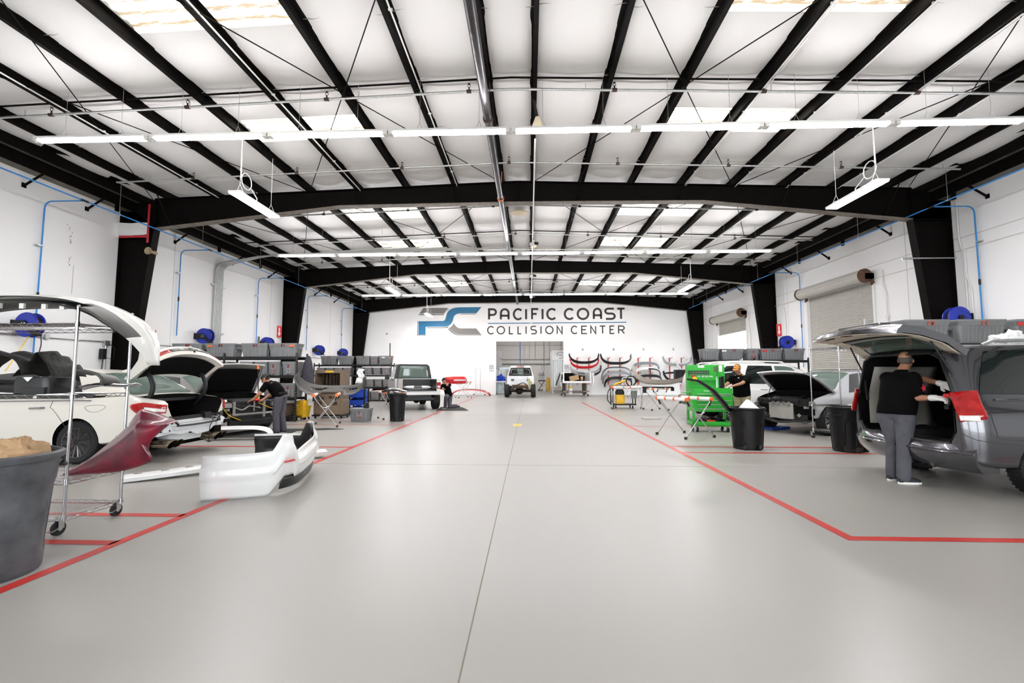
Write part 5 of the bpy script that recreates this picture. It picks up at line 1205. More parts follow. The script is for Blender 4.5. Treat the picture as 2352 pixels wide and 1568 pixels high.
# ================= WALL BUMPER RACKS =================
def prack(c,x,hs,lab):
    t=thing('bumper_rack',lab,'wall rack',(x,YF-.012,0))
    for dx in (-.43,.43):
        m=Mb(); m.b2((dx-.03,-.06,hs[0]),(dx+.03,0,hs[1])); m.obj('upright','redline',t,smooth=0)
        for k in range(4):
            z=lerp(hs[0]+.2,hs[1]-.1,k/3); m=Mb(); m.cyl((dx,-.03,z),(dx+.05,-.62,z+.12),.018,n=6); m.obj('arm','redline',t)
for c,x in zip('ABCE',(3.98,6.25,8.45,10.72)): prack(c,x,(.75,2.72),f'red wall rack for bumpers under letter {c}')
G='bumpers on the wall racks'
def wb(lab,mats,x,ztop,w,dep,up,h=.4,y=33.6,**k):
    # up=True smile: tips at ztop ; else frown: nose at ztop
    loc=(x,y-(.05 if up else .5),(ztop-.1) if up else ztop-dep-.12)
    return bump(lab,mats,loc,MX.Rotation(-.5 if up else .5,4,'X')@(SM if up else FR),w=w,dep=dep,h=h,grp=G,nu=36,nv=7,**k)
wb('black bumper curving upward at the top of rack A',['plblack'],4.0,2.98,2.05,.72,True,e=.8)
wb('bright red bumper curving upward on rack A',['plblack','paintred'],4.0,2.62,1.98,.72,True,e=.8,y=33.45,band=lambda u,v:1 if v>.2 else 0)
wb('white bumper curving upward on rack A',['paintwc'],4.05,2.4,2.15,.85,True,e=.75,y=33.3)
wb('black and grey bumper lowest on rack A',['paintsil','plblack'],4.05,2.1,2.1,.75,True,e=.7,y=33.1,band=lambda u,v:1 if u>.3 or v<.4 else 0)
wb('dark bumper curving upward at the top of rack B',['plblack','eavetan'],6.3,2.95,2.1,.75,True,e=.7,band=lambda u,v:1 if u>.5 else 0)
wb('silver and black bumper arching on rack B',['paintsil','plblack'],6.3,2.08,2.0,.95,False,e=.6,band=lambda u,v:1 if v>.4 else 0)
wb('dark grey bumper arching below on rack B',['mutegrey'],6.3,1.74,1.95,.85,False,e=.6,y=33.3)
wb('black bumper arching lowest on rack B',['plblack'],6.35,1.35,1.85,.7,False,e=.6,y=33.2)
wb('grey bumper arching at the top of rack C',['mutegrey'],8.4,2.4,1.85,.62,False,e=.7)
wb('white and black bumper arching on rack C',['paintwc','plblack'],8.45,2.05,1.8,.75,False,e=.65,y=33.4,band=lambda u,v:1 if v<.3 and u>0 else 0)
wb('dark bumper arching lowest on rack C',['plblack','mutegrey'],8.55,1.5,1.7,.6,False,e=.65,y=33.3,band=lambda u,v:1 if v>.6 else 0)
wb('pale grey bumper curving upward on rack E',['paintsil'],10.7,2.75,1.95,.62,True,e=.75)
wb('black lip spoiler on rack E',['plblack'],10.8,1.7,2.2,.18,False,e=.6,h=.2)
wb('silver bumper curving upward low on rack E',['paintsil','plblack'],10.6,1.7,1.9,.8,True,e=.7,y=33.3,band=lambda u,v:1 if v>.6 else 0)
wb('white fender like bumper leaning on rack E',['paintwc'],11.2,2.4,1.3,.9,True,e=.9,y=33.2)
# red parts behind the kneeling person
t,R=bump('long red bumper cover lying on the floor before the end wall',['paintred','plblack'],(-4.1,31.4,.02),FR,rz=-.15,w=2.7,dep=.38,h=.5,e=.9,band=lambda u,v:1 if .4<v<.5 else 0)
t,R=bump('red bumper cover propped on the folding stand behind the kneeling person',['paintred','paintwc'],(-4.75,28.9,.9),None,rz=.9,w=1.5,dep=.5,h=.45,e=.6,band=lambda u,v:1 if .4<v<.6 and abs(u)<.3 else 0)
# pieces on the floor near racks
m=Mb(); m.tube(crom([(-.3,0,0),(-.1,0,.25),(.05,0,.5),(.3,.05,.6)],6),.09,8,rr=None); o=m.obj('intake_duct','plblack'); o.location=(6.35,15.0,.0); tag(o,'black curved plastic duct standing behind the green cart','car part')
# ================= VEHICLES =================
mat('pearl',(.74,.71,.65),.3,coat=.7); mat('suvw',(.75,.75,.74),.3,coat=.7); mat('silverp',(.60,.61,.63),.3,.35,coat=.6); mat('greycar',(.30,.29,.285),.3,.4,coat=.6)
mat('vangrey',(.075,.075,.085),.22,.75,coat=1.0); mat('glassdk',(.012,.016,.015),.03,spec=.6,coat=.3); mat('glassgr',(.10,.14,.12),.03,spec=.7,coat=.3)
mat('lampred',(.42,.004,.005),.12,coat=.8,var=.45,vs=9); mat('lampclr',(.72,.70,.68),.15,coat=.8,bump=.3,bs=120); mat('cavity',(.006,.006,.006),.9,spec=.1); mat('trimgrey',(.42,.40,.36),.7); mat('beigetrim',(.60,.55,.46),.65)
mat('primer',(.76,.79,.82),.45,var=.06,vs=6); mat('engblk',(.02,.02,.021),.5,var=.4,vs=12); mat('engalu',(.45,.45,.44),.4,.6,var=.3,vs=14); mat('radiator',(.50,.48,.45),.5,.5,var=.2,vs=9,bump=.5,bs=150); mat('exh',(.42,.34,.24),.22,.9,var=.2); mat('seam',(.05,.047,.043),.8); mat('bottle',(.75,.73,.58),.4)
mat('rimdk',(.10,.095,.09),.3,.8)
def interp(xs_,ys,x):
    n=len(xs_)
    if x<=xs_[0]: return ys[0]
    if x>=xs_[-1]: return ys[-1]
    i=max(k for k in range(n) if xs_[k]<=x); i=min(i,n-2)
    h=xs_[i+1]-xs_[i]; t=(x-xs_[i])/h
    def sl(k):
        if k==0: return (ys[1]-ys[0])/(xs_[1]-xs_[0])
        if k==n-1: return (ys[-1]-ys[-2])/(xs_[-1]-xs_[-2])
        a=(ys[k]-ys[k-1])/(xs_[k]-xs_[k-1]); b=(ys[k+1]-ys[k])/(xs_[k+1]-xs_[k])
        return 0 if a*b<=0 else 2*a*b/(a+b)
    m0,m1=sl(i),sl(i+1)
    return (2*t**3-3*t*t+1)*ys[i]+(t**3-2*t*t+t)*h*m0+(-2*t**3+3*t*t)*ys[i+1]+(t**3-t*t)*h*m1
class Car:
    # cols: x, zbottom, zshoulder, ztop, half width, shoulder half width, roof half width
    def __init__(s,cols): s.c=list(zip(*cols)); s.x0=cols[0][0]; s.x1=cols[-1][0]; s.cache={}
    def ring(s,x):
        k=round(x,4)
        if k in s.cache: return s.cache[k]
        X=s.c[0]; zb,zs,zt,wb,ws,wr=[interp(X,s.c[i],x) for i in range(1,7)]
        P=[(0,zb),(wb*.55,zb),(wb*.93,zb+.02),(wb*.985,zb+.13),(wb,lerp(zb,zs,.55)),(lerp(wb,ws,.35),zs-.10),(ws,zs),(lerp(ws,wr,.5),lerp(zs,zt,.52)),(wr,lerp(zs,zt,.88)),(wr*.86,zt-.012),(wr*.45,zt+.006),(0,zt+.012)]
        C=crom([(a,b,0) for a,b in P],4); C=[(max(0,p.x),p.y) for p in C]; s.cache[k]=C; return C
    def pt(s,x,t,side=1,off=0):
        C=s.ring(x); k=max(0,min(len(C)-1.001,t*4)); i=int(k); f=k-i
        a,b=C[i],C[i+1]; y=lerp(a[0],b[0],f); z=lerp(a[1],b[1],f)
        if off:
            d=V((b[0]-a[0],b[1]-a[1]))
            n=V((d.y,-d.x)); 
            if n.length>1e-9: n.normalize()
            y+=n.x*off; z+=n.y*off
        return V((x,side*y,z))
    def body(s,name,mt,parent,step=.075,extra=('cavity',)):
        n=int((s.x1-s.x0)/step); R=[]
        for i in range(n+1):
            x=lerp(s.x0,s.x1,i/n); C=s.ring(x)
            L=[V((x,-a,b)) for a,b in C]; Rr=[V((x,a,b)) for a,b in C[-2:0:-1]]
            R.append(L+Rr)
        m=Mb(); m.rings(R); return m.obj(name,[mt]+list(extra),parent,smooth=35)
    def patch(s,name,mt,parent,q,side=1,nu=10,nv=6,off=.006,solid=0):
        # q: 4 corners in (x,t): bottom-rear,bottom-front,top-front,top-rear
        (a,b,c,d)=q
        def fn(u,v):
            x=lerp(lerp(a[0],b[0],u),lerp(d[0],c[0],u),v); t=lerp(lerp(a[1],b[1],u),lerp(d[1],c[1],u),v); return s.pt(x,t,side,off)
        m=Mb(); m.grid(fn,nu,nv); 
        if side<0: m.f=[f[::-1] for f in m.f]
        return m.obj(name,mt,parent,smooth=60,fix=False)
    def top(s,name,mt,parent,x0,x1,t0=8.2,nu=16,nv=10,off=.006,bow=0):
        # panel across the top between x0 and x1 (windscreens)
        def fn(u,v):
            k=2*u-1; tt=lerp(11,t0,abs(k)); x=lerp(x0,x1,v)+bow*(k*k); return s.pt(x,tt,1 if k>=0 else -1,off)
        m=Mb(); m.grid(fn,nu,nv); return m.obj(name,mt,parent,smooth=60)
    def seam(s,name,pts,parent,side=1,r=.004,mt='seam'):
        m=Mb(); P=[]
        for (a,b) in zip(pts[:-1],pts[1:]):
            for i in range(6): P.append(s.pt(lerp(a[0],b[0],i/6),lerp(a[1],b[1],i/6),side,.001))
        P.append(s.pt(pts[-1][0],pts[-1][1],side,.001)); m.tube(P,r,5); return m.obj(name,mt,parent)
WM={}
def wheelmeshes(r,w_,spokes,rimf=.66,rmat='alu'):
    k=(r,w_,spokes,rimf,rmat)
    if k in WM: return WM[k]
    h=w_/2; ri=r*rimf
    m=Mb(); m.lathe([(ri,-h*.82),(ri+.02,-h*.95),(r*.88,-h),(r*.97,-h*.82),(r,-h*.6),(r,h*.6),(r*.97,h*.82),(r*.88,h),(ri+.02,h*.95),(ri,h*.82)],40,axis='Y')
    for i in range(40):
        a=2*PI*i/40; m.box((r*math.cos(a),0,r*math.sin(a)),(.008,w_*.8,.012),ry=-a)
    ty=m.mesh('tire','rubber',35)
    m=Mb(); m.lathe([(ri*1.01,-h*.85),(ri*1.03,-h*.93),(ri*.97,-h*.9),(ri*.93,-h*.3),(ri*.9,h*.5),(ri*1.0,h*.85)],36,axis='Y',cap=False)
    m.cyl((0,-h*.55,0),(0,-h*.80,0),r*.15,n=20)
    for i in range(spokes):
        a=2*PI*i/spokes
        for da in (-.11,.11):
            p=V((math.cos(a+da*.5)*r*.12,-h*.72,math.sin(a+da*.5)*r*.12)); q=V((math.cos(a+da)*ri*.97,-h*.84,math.sin(a+da)*ri*.97))
            m.tube([p,q],r*.038,5)
    rm=m.mesh('rim',rmat,35)
    m=Mb(); m.cyl((0,-h*.2,0),(0,-h*.3,0),ri*.93,n=28); br=m.mesh('brake_disc','engblk',35)
    WM[k]=(ty,rm,br); return WM[k]
def wheel(parent,x,y,r,w_=.22,spokes=9,rimf=.66,steer=0,rmat='alu'):
    ty,rm,br=wheelmeshes(r,w_,spokes,rimf,rmat); o=link(ty,'wheel',parent,(x,y,r)); o.rotation_euler=(0,0,(PI if y>0 else 0)+steer)
    link(rm,'rim',o); link(br,'brake_disc',o); return o
def cutcyl(x,r,y0,y1,z):
    m=Mb(); m.cyl((x,y0,z),(x,y1,z),r,n=40); return m.obj('cutter','cavity')
def cutprism(poly,a,b,axis='X'):
    m=Mb(); m.prism(poly,a,b,axis); return m.obj('cutter','cavity')
# ---------- white sedan with open boot ----------
T=thing('sedan','pearl white sedan with open trunk and rear bumper removed','car',(-8.61,8.03,0),PI)
sed=Car([(-2.64,.62,.93,.99,.70,.68,.60),(-2.52,.50,.95,1.02,.83,.79,.68),(-2.3,.40,.97,1.05,.90,.83,.70),(-2.05,.34,.98,1.10,.92,.84,.70),(-1.75,.30,.985,1.30,.93,.845,.64),(-1.4,.28,.985,1.46,.93,.85,.60),(-.9,.25,.98,1.52,.93,.85,.60),(-.2,.24,.97,1.54,.93,.85,.61),(.45,.24,.96,1.49,.93,.85,.60),(.95,.25,.95,1.28,.93,.84,.64),(1.3,.27,.93,1.04,.93,.83,.72),(1.9,.30,.86,.93,.90,.78,.66),(2.3,.38,.74,.80,.80,.68,.55),(2.45,.48,.66,.70,.62,.5,.4)])
b=sed.body('body','pearl',T)
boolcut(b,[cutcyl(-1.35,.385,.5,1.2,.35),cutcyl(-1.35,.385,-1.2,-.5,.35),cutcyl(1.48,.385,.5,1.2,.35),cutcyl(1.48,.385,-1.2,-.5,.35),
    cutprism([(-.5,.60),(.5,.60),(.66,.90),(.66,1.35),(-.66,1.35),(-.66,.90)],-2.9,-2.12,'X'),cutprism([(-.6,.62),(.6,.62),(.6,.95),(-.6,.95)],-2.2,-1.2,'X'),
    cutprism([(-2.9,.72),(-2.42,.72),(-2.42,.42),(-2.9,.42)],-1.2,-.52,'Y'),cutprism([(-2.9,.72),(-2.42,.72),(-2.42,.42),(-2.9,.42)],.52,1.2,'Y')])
for x in (-1.35,1.48):
    for y in (.80,-.80): wheel(T,x,y,.345,.23,10,.68,rmat='rimdk')
sed.patch('side_window','glassdk',T,[(-1.35,6.25),(-.55,6.25),(-.45,8.0),(-1.0,8.0)],1); sed.patch('side_window','glassdk',T,[(-.48,6.25),(.85,6.25),(.45,8.0),(-.38,8.0)],1)
sed.patch('side_window','glassdk',T,[(-1.35,6.25),(.85,6.25),(.45,8.0),(-1.0,8.0)],-1)
sed.top('rear_window','glassgr',T,-2.06,-1.42,8.3,bow=.05); sed.top('windscreen','glassdk',T,.55,1.22,8.3)
sed.seam('door_seam',[(-.85,6.1),(-.87,5.2),(-1.05,4.4),(-1.28,3.3),(-1.32,2.6)],T); sed.seam('door_seam',[(.15,6.1),(.12,5),(.1,3.0),(.1,2.2)],T)
# window trim, fuel flap, handles, antenna
m=Mb(); P=[sed.pt(x,6.12,1,.006) for x in [lerp(-1.5,.9,i/20) for i in range(21)]]; m.tube(P,.012,6); m.obj('window_trim','chrome',T)
m=Mb(); P=[sed.pt(-1.62+.17*math.cos(a),5.25+.55*math.sin(a)*(1 if math.sin(a)<0 else .6),1,.001) for a in [2*PI*i/24 for i in range(25)]]; m.tube(P,.003,4); m.obj('fuel_flap_seam','seam',T)
for x in (-.78,.25):
    m=Mb(); p=sed.pt(x,5.1,1,.02); q=sed.pt(x+.24,5.08,1,.02); m.tube([p-V((0,.02,0)),p.lerp(q,.12)+V((0,.018,0)),p.lerp(q,.88)+V((0,.018,0)),q-V((0,.02,0))],.016,8); m.obj('door_handle','chrome',T)
m=Mb(); m.rings([[V((-1.35,-.03,1.465)),V((-1.35,.03,1.465)),V((-1.2,.03,1.49)),V((-1.15,0,1.495)),V((-1.2,-.03,1.49))],[V((-1.36,-.004,1.54)),V((-1.36,.004,1.54)),V((-1.33,.004,1.54)),V((-1.32,0,1.54)),V((-1.33,-.004,1.54))]]); m.obj('antenna_fin','pearl',T)
# tail lamps
for sd in (1,-1):
    def tl(u,v):
        x=lerp(-2.2,-2.66,u); t=lerp(5.25-.95*min(1,u*2.2)**.7,5.55+.45*min(1,u*3),v); p=sed.pt(max(x,-2.63),t,sd,.018); p.x=min(p.x,x+.0); return p
    m=Mb(); m.grid(tl,14,8); o=m.obj('tail_lamp','lampred',T,smooth=60,solid=.02)
    def tc(u,v):
        x=lerp(-2.42,-2.66,u); t=lerp(4.8,5.35,v); p=sed.pt(max(x,-2.63),t,sd,.031); p.x=min(p.x,x); return p
    m=Mb(); m.grid(tc,8,4); m.obj('clear_lens','lampclr',o,smooth=60,solid=.008)
# back panel, wiring, exhaust
m=Mb(); m.prism([(-.78,.50),(-.52,.46),(-.40,.38),(-.1,.36),(.05,.42),(.3,.40),(.5,.44),(.78,.42),(.82,.60),(.7,.66),(-.7,.66),(-.84,.60)],-2.60,-2.50,'X'); m.obj('back_panel','primer',T,smooth=0,bevel=.012)
m=Mb(); m.box((-2.615,.62,.53),(.02,.16,.12)); m.box((-2.615,-.66,.53),(.02,.16,.12)); m.box((-2.61,0,.58),(.02,1.1,.03)); m.box((-2.61,0,.50),(.02,.9,.02)); m.obj('stamped_plate','primer',T,smooth=0,bevel=.006)
m=Mb()
for y,z in ((.76,.5),(.1,.42),(-.8,.5),(.58,.5),(.66,.57),(-.6,.56),(-.7,.5)): m.cyl((-2.60,y,z),(-2.632,y,z),.014 if abs(y)<.6 or y>.7 else .009,n=10)
m.obj('panel_holes','cavity',T)['kind']='stuff'
m=Mb(); m.rings([rrect(.62,.3,.06,.28,ox=0),rrect(.7,.36,.07,.46)]); m.v=[(p[1]*.9-2.36,p[0]*1.2,p[2]) for p in m.v]; m.obj('spare_wheel_well','primer',T)
m=Mb(); m.box((-2.56,.0,.69),(.09,1.2,.05)); m.box((-2.58,-.3,.69),(.12,.16,.1)); m.tube(crom([(-2.62,-.3,.68),(-2.65,-.42,.6),(-2.64,-.38,.5),(-2.66,-.33,.42),(-2.66,-.33,.22)],6),.008,5); m.tube(crom([(-2.62,-.3,.68),(-2.66,-.5,.62),(-2.65,-.62,.56),(-2.64,-.6,.63),(-2.63,-.45,.68)],6),.009,5); m.tube(crom([(-2.62,-.2,.67),(-2.64,-.4,.63),(-2.64,-.55,.69)],6),.006,5); m.box((-2.66,-.33,.2),(.05,.03,.02)); m.obj('wiring_loom','blackp',T)
m=Mb(); m.tube(crom([(-2.66,.64,.735),(-2.7,.5,.60),(-2.68,.44,.57),(-2.68,0,.56),(-2.68,-.44,.57),(-2.7,-.5,.60),(-2.66,-.64,.735)],6),.018,6); m.obj('trunk_seal','blackp',T)
for sd in (1,-1):
    m=Mb(); m.b2((-2.5,sd*.52,.5),(-2.3,sd*.86,.74)); 
    for k in range(5): m.b2((-2.56,sd*(.56+.06*k),.62),(-2.5,sd*(.59+.06*k),.72))
    m.obj('lamp_bracket','engblk',T,smooth=0)
    for dy in (0,.13):
        y=sd*(.62-dy) ; L=.3
        m=Mb(); R_=[]
        for xx,rr_ in ((-2.3,.052),(-2.4,.06),(-2.72,.068)):
            R_.append([V((xx-(.05*math.sin(2*PI*j/22) if xx<-2.6 else 0),y+rr_*1.3*math.cos(2*PI*j/22),.285+rr_*math.sin(2*PI*j/22))) for j in range(22)])
        m.rings(R_,True,True,False); e_=m.obj('exhaust_tip','exh',T)
        m=Mb(); m.rings([[V((-2.66-.05*math.sin(2*PI*j/22),y+.062*1.25*math.cos(2*PI*j/22),.285+.06*math.sin(2*PI*j/22))) for j in range(22)],[V((-2.67-.05*math.sin(2*PI*j/22),y+.062*1.25*math.cos(2*PI*j/22),.285+.06*math.sin(2*PI*j/22))) for j in range(22)]]); m.obj('exhaust_bore','cavity',e_)
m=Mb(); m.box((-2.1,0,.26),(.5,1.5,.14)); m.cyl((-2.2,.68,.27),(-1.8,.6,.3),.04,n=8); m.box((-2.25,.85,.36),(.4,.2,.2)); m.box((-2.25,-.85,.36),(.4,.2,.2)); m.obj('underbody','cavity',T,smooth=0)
m=Mb(); m.b2((-2.2,-.64,.97),(-2.1,.64,1.02)); m.b2((-2.5,-.58,.60),(-1.4,.58,.63)); m.obj('parcel_edge','blackp',T,smooth=0)
# boot lid
def lidsec(y):
    k=abs(y)/.84; d=.20*k**2.4; f=.06*k*k
    return [V((-2.13+f*.3,y,1.44-d*.5)),V((-2.42,y*1.0,1.77-d)),V((-2.52,y,1.80-d)),V((-2.50,y,1.86-d)),V((-2.40+f,y,1.94-d*1.1)),V((-2.33+f,y,1.935-d*1.1)),V((-2.22+f,y,1.75-d)),V((-2.08+f,y,1.46-d*.5))]
m=Mb(); m.rings([lidsec(lerp(-.84,.84,i/24)) for i in range(25)]); lid=m.obj('trunk_lid','pearl',T,smooth=50)
def lin(u,v):
    y=lerp(-.74,.74,u); S_=lidsec(y); p=S_[0].lerp(S_[1],lerp(.06,.97,v)); return p+V((-.012,0,-.012))
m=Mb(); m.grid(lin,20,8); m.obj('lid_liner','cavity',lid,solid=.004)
def rf(y,v,o=.008):
    S_=lidsec(y); p=S_[3].lerp(S_[4],v); return p+V((-o,0,o*.6))
for ya,yb,mt,nm in ((-.80,-.46,'lampred','lid_lamp'),(.46,.80,'lampred','lid_lamp'),(-.46,.46,'plgrey','plate_panel')):
    m=Mb(); m.grid(lambda u,v:rf(lerp(ya,yb,u),lerp(.1,.6,v)),10,4); m.obj(nm,mt,lid,solid=.008)
for y in (-.22,.22):
    m=Mb(); m.grid(lambda u,v:rf(y+lerp(-.05,.05,u),lerp(.2,.45,v),.016),2,2); m.obj('plate_lamp','lampclr',lid,solid=.004)
m=Mb(); m.sph(rf(0,.6,.02),(.02,.05,.03)); m.obj('badge','chrome',lid)
m=Mb(); m.sph(rf(0,-.25,.02),(.015,.02,.02)); m.obj('latch','blackp',lid)
for sd in (-1,1):
    m=Mb(); m.tube(crom([(-2.12,sd*.62,.86),(-2.28,sd*.62,1.05),(-2.33,sd*.62,1.22),(-2.28,sd*.62,1.38),(-2.2,sd*.62,1.47)],8),.038,10); m.obj('lid_hinge','blackp',T)
# ---------- grey minivan ----------
T=thing('minivan','dark grey minivan with raised liftgate at the photo edge','van',(7.65,6.48,0),0.0)
van=Car([(-2.56,.46,1.05,1.68,.86,.80,.58),(-2.48,.36,1.06,1.75,.95,.88,.66),(-2.3,.33,1.065,1.79,.985,.915,.70),(-1.9,.32,1.065,1.81,1.0,.93,.72),(-1.0,.28,1.05,1.82,1.0,.93,.72),(0,.27,1.02,1.77,1.0,.93,.72),(.8,.27,1.0,1.70,1.0,.92,.70),(1.3,.28,.98,1.42,.99,.91,.70),(1.75,.30,.95,1.14,.98,.88,.72),(2.2,.34,.88,.98,.93,.80,.66),(2.5,.45,.75,.82,.75,.65,.55)])
b=van.body('body','vangrey',T)
boolcut(b,[cutcyl(-1.66,.40,.55,1.3,.35),cutcyl(-1.66,.40,-1.3,-.55,.35),cutcyl(1.5,.40,.55,1.3,.35),cutcyl(1.5,.40,-1.3,-.55,.35),
   cutprism([(-.70,.60),(.70,.60),(.78,.72),(.78,1.15),(.62,1.64),(.5,1.70),(-.5,1.70),(-.62,1.64),(-.78,1.15),(-.78,.72)],-2.8,.9,'X')])
for x in (-1.66,1.5):
    for y in (.86,-.86): wheel(T,x,y,.345,.23,9,.62)
for sd in (-1,1):
    van.patch('side_window','glassdk',T,[(-2.34,6.4),(-1.0,6.35),(-.95,8.05),(-2.1,8.0)],sd,off=.008); van.patch('side_window','glassdk',T,[(-.9,6.35),(.3,6.35),(.25,8.05),(-.85,8.05)],sd,off=.008)
    def tl(u,v):
        x=lerp(-2.36,-2.60,u); t=lerp(4.75-.25*u,6.5,v); p=van.pt(max(x,-2.54),t,sd,.016); p.x=min(p.x,x); return p
    m=Mb(); m.grid(tl,14,8); o=m.obj('tail_lamp','lampred',T,smooth=60,solid=.02)
    def tc(u,v):
        x=lerp(-2.44,-2.60,u); t=lerp(4.6,4.95,v); p=van.pt(max(x,-2.54),t,sd,.03); p.x=min(p.x,x); return p
    m=Mb(); m.grid(tc,8,4); m.obj('clear_lens','lampclr',o,smooth=60,solid=.008)
    m=Mb(); m.tube([van.pt(lerp(-2.2,.4,i/24),6.22,sd,.008) for i in range(25)],.014,6); m.obj('window_trim','chrome',T)
    m=Mb(); m.tube([van.pt(lerp(-2.0,.5,i/20),9.1,sd,.05 if 0<i<20 else 0) for i in range(21)],.02,8); m.obj('roof_rail','alu',T)
    van.seam('panel_seam',[(-2.3,6.2),(-2.3,4.6),(-2.27,3.9),(-2.1,3.8),(-1.3,3.8)],T,sd)
    van.seam('bumper_seam',[(-2.56,3.75),(-2.3,3.7),(-1.93,3.6)],T,sd)
# bumper step and interior
def bmpr(i):
    a=lerp(-1,1,i/24); y=a*.945; x=-2.46-.19*(1-abs(a)**3); return x,y
m=Mb(); m.rings([[V((x,y,.60)),V((x-.02,y,.57)),V((x-.05,y,.50)),V((x-.03,y,.38)),V((x+.06,y*.97,.28)),V((x+.25,y*.97,.28)),V((x+.25,y*.97,.60))] for x,y in [bmpr(i) for i in range(25)]]); bo=m.obj('rear_bumper','vangrey',T,smooth=40)
m=Mb(); m.rings([[V((x-.012,y,.597)),V((x+.16,y*.93,.597)),V((x+.16,y*.93,.612)),V((x-.012,y,.609))] for x,y in [bmpr(i) for i in range(3,22)]]); m.obj('step_pad','plgrey',T)
m=Mb(); m.tube([V((bmpr(i)[0]-.055,bmpr(i)[1],.50)) for i in range(25)],.012,6); m.obj('bumper_trim','vangrey',T)
m=Mb(); m.grid(lambda u,v:(lerp(-2.42,-1.5,u),lerp(.77,.62,max(0,v-.55)/.45),lerp(.64,1.55,v)),8,8); m.obj('inner_trim','trimgrey',T,solid=.01)
m=Mb(); m.b2((-2.3,.74,.74),(-1.75,.765,1.05)); m.obj('trim_pocket','eavetan',T,smooth=0,bevel=.02)
for k in range(4):
    m=Mb(); m.b2((-2.25,.735,.78+.05*k),(-1.95,.742,.80+.05*k)); m.obj('vent_slot','blackp',T,smooth=0)
m=Mb(); m.rings([[V((x_,y_,z_)) for y_,z_ in ((.71,.61),(.795,.75),(.79,1.15),(.64,1.63),(.5,1.70),(-.5,1.70),(-.64,1.63),(-.79,1.15),(-.795,.75),(-.71,.61))] for x_ in (-2.56,-2.50)],True,False,False); m.obj('gate_seal','blackp',T,smooth=60,solid=.02)
for y in (-.4,.35):
    m=Mb(); m.rings([rrect(.62,.14,.05,.62),rrect(.62,.16,.05,1.15),rrect(.3,.12,.05,1.32)]); m.v=[(-1.1+p[1],y+p[0]*1.0,p[2]) for p in m.v]; m.obj('seat_back','plblack',T)
m=Mb(); m.b2((-2.4,-.7,.6),(.8,.7,.625)); m.obj('cargo_floor','plblack',T,smooth=0)
# liftgate
def gsec(y):
    k=abs(y)/.82; d=.05*k**2
    return [V((-2.36,y,1.78-d)),V((-2.62,y,1.96-d)),V((-2.9,y,2.06-d)),V((-3.12,y,2.09-d)),V((-3.28+.1*k*k,y,2.03-d)),V((-3.30+.1*k*k,y,1.98-d)),V((-3.12,y,1.99-d)),V((-2.9,y,1.96-d)),V((-2.62,y,1.87-d)),V((-2.40,y,1.71-d))]
m=Mb(); m.rings([gsec(lerp(-.82,.82,i/24)) for i in range(25)]); gt_=m.obj('liftgate','vangrey',T,smooth=40)
def gin(y,v,o):
    S_=gsec(y); L=[S_[9],S_[8],S_[7],S_[6],S_[5]]; k=v*4; i=min(3,int(k)); p=L[i].lerp(L[i+1],k-i); return p+V((.0,0,-o))
m=Mb(); m.grid(lambda u,v:gin(lerp(-.79,.79,u),lerp(.5,1,v),.012),20,8); m.obj('gate_trim','beigetrim',gt_,solid=.006)
m=Mb(); m.grid(lambda u,v:gin(lerp(-.60,.60,u),lerp(.07,.47,v),.014),20,6); m.obj('gate_glass','glassgr',gt_,solid=.006)
for ya,yb in ((-.79,-.61),(.61,.79)):
    m=Mb(); m.grid(lambda u,v:gin(lerp(ya,yb,u),lerp(.05,.5,v),.013),4,6); m.obj('gate_trim','beigetrim',gt_,solid=.006)
for y,hw in ((-.42,.09),(.0,.06),(.45,.09)):
    m=Mb(); m.grid(lambda u,v:gin(y+lerp(-hw,hw,u),lerp(.80,.86,v) if abs(y)>.1 else lerp(.85,.97,v),.022),3,2); m.obj('gate_recess','blackp',gt_,solid=.01)
m=Mb(); m.box((-3.0,0,2.09),(.16,.8,.04)); m.obj('gate_spoiler','vangrey',gt_,smooth=0,bevel=.015)
for sd in (-1,1):
    m=Mb(); m.cyl((-2.46,sd*.74,1.35),(-2.72,sd*.70,1.88),.011,n=8); m.cyl((-2.46,sd*.74,1.05),(-2.5,sd*.73,1.42),.02,n=8); m.obj('gas_strut','blackp',T)
m=Mb(); text(m,'Polish',-2.02,.0,.06,lambda u,v,q:van.pt(-(u+3.82)*-1*0-1.98+(u+2.02)*1.0,3.15+v*9,-1,.006),t=.008,gap=.12); text(m,'>',-1.72,.0,.07,lambda u,v,q:van.pt(u,3.25+v*7,-1,.006),t=.008); mat('chalkg',(.12,.75,.12),.7); m.obj('chalk_writing','chalkg',T,smooth=0)
m=Mb(); m.tube([van.pt(-1.55+.02*math.cos(a)-.0,3.3+.5*math.sin(a),-1,.006) for a in [i*PI/12 for i in range(3,14)]],.004,4); m.obj('chalk_arc','chalkg',T)
# plastic bag on roof
for k,(x,y,s_) in enumerate(((-1.47,-.28,(.10,.10,.09)),(-1.27,-.26,(.12,.11,.12)))):
    p=T.matrix_basis@V((x,y,1.82)); heap('plastic_bag',['smaller knotted white plastic bag on the minivan roof','larger white plastic bag on the minivan roof'][k],'plastic bag',tuple(p),s_,'white',20+k,amp=.45)
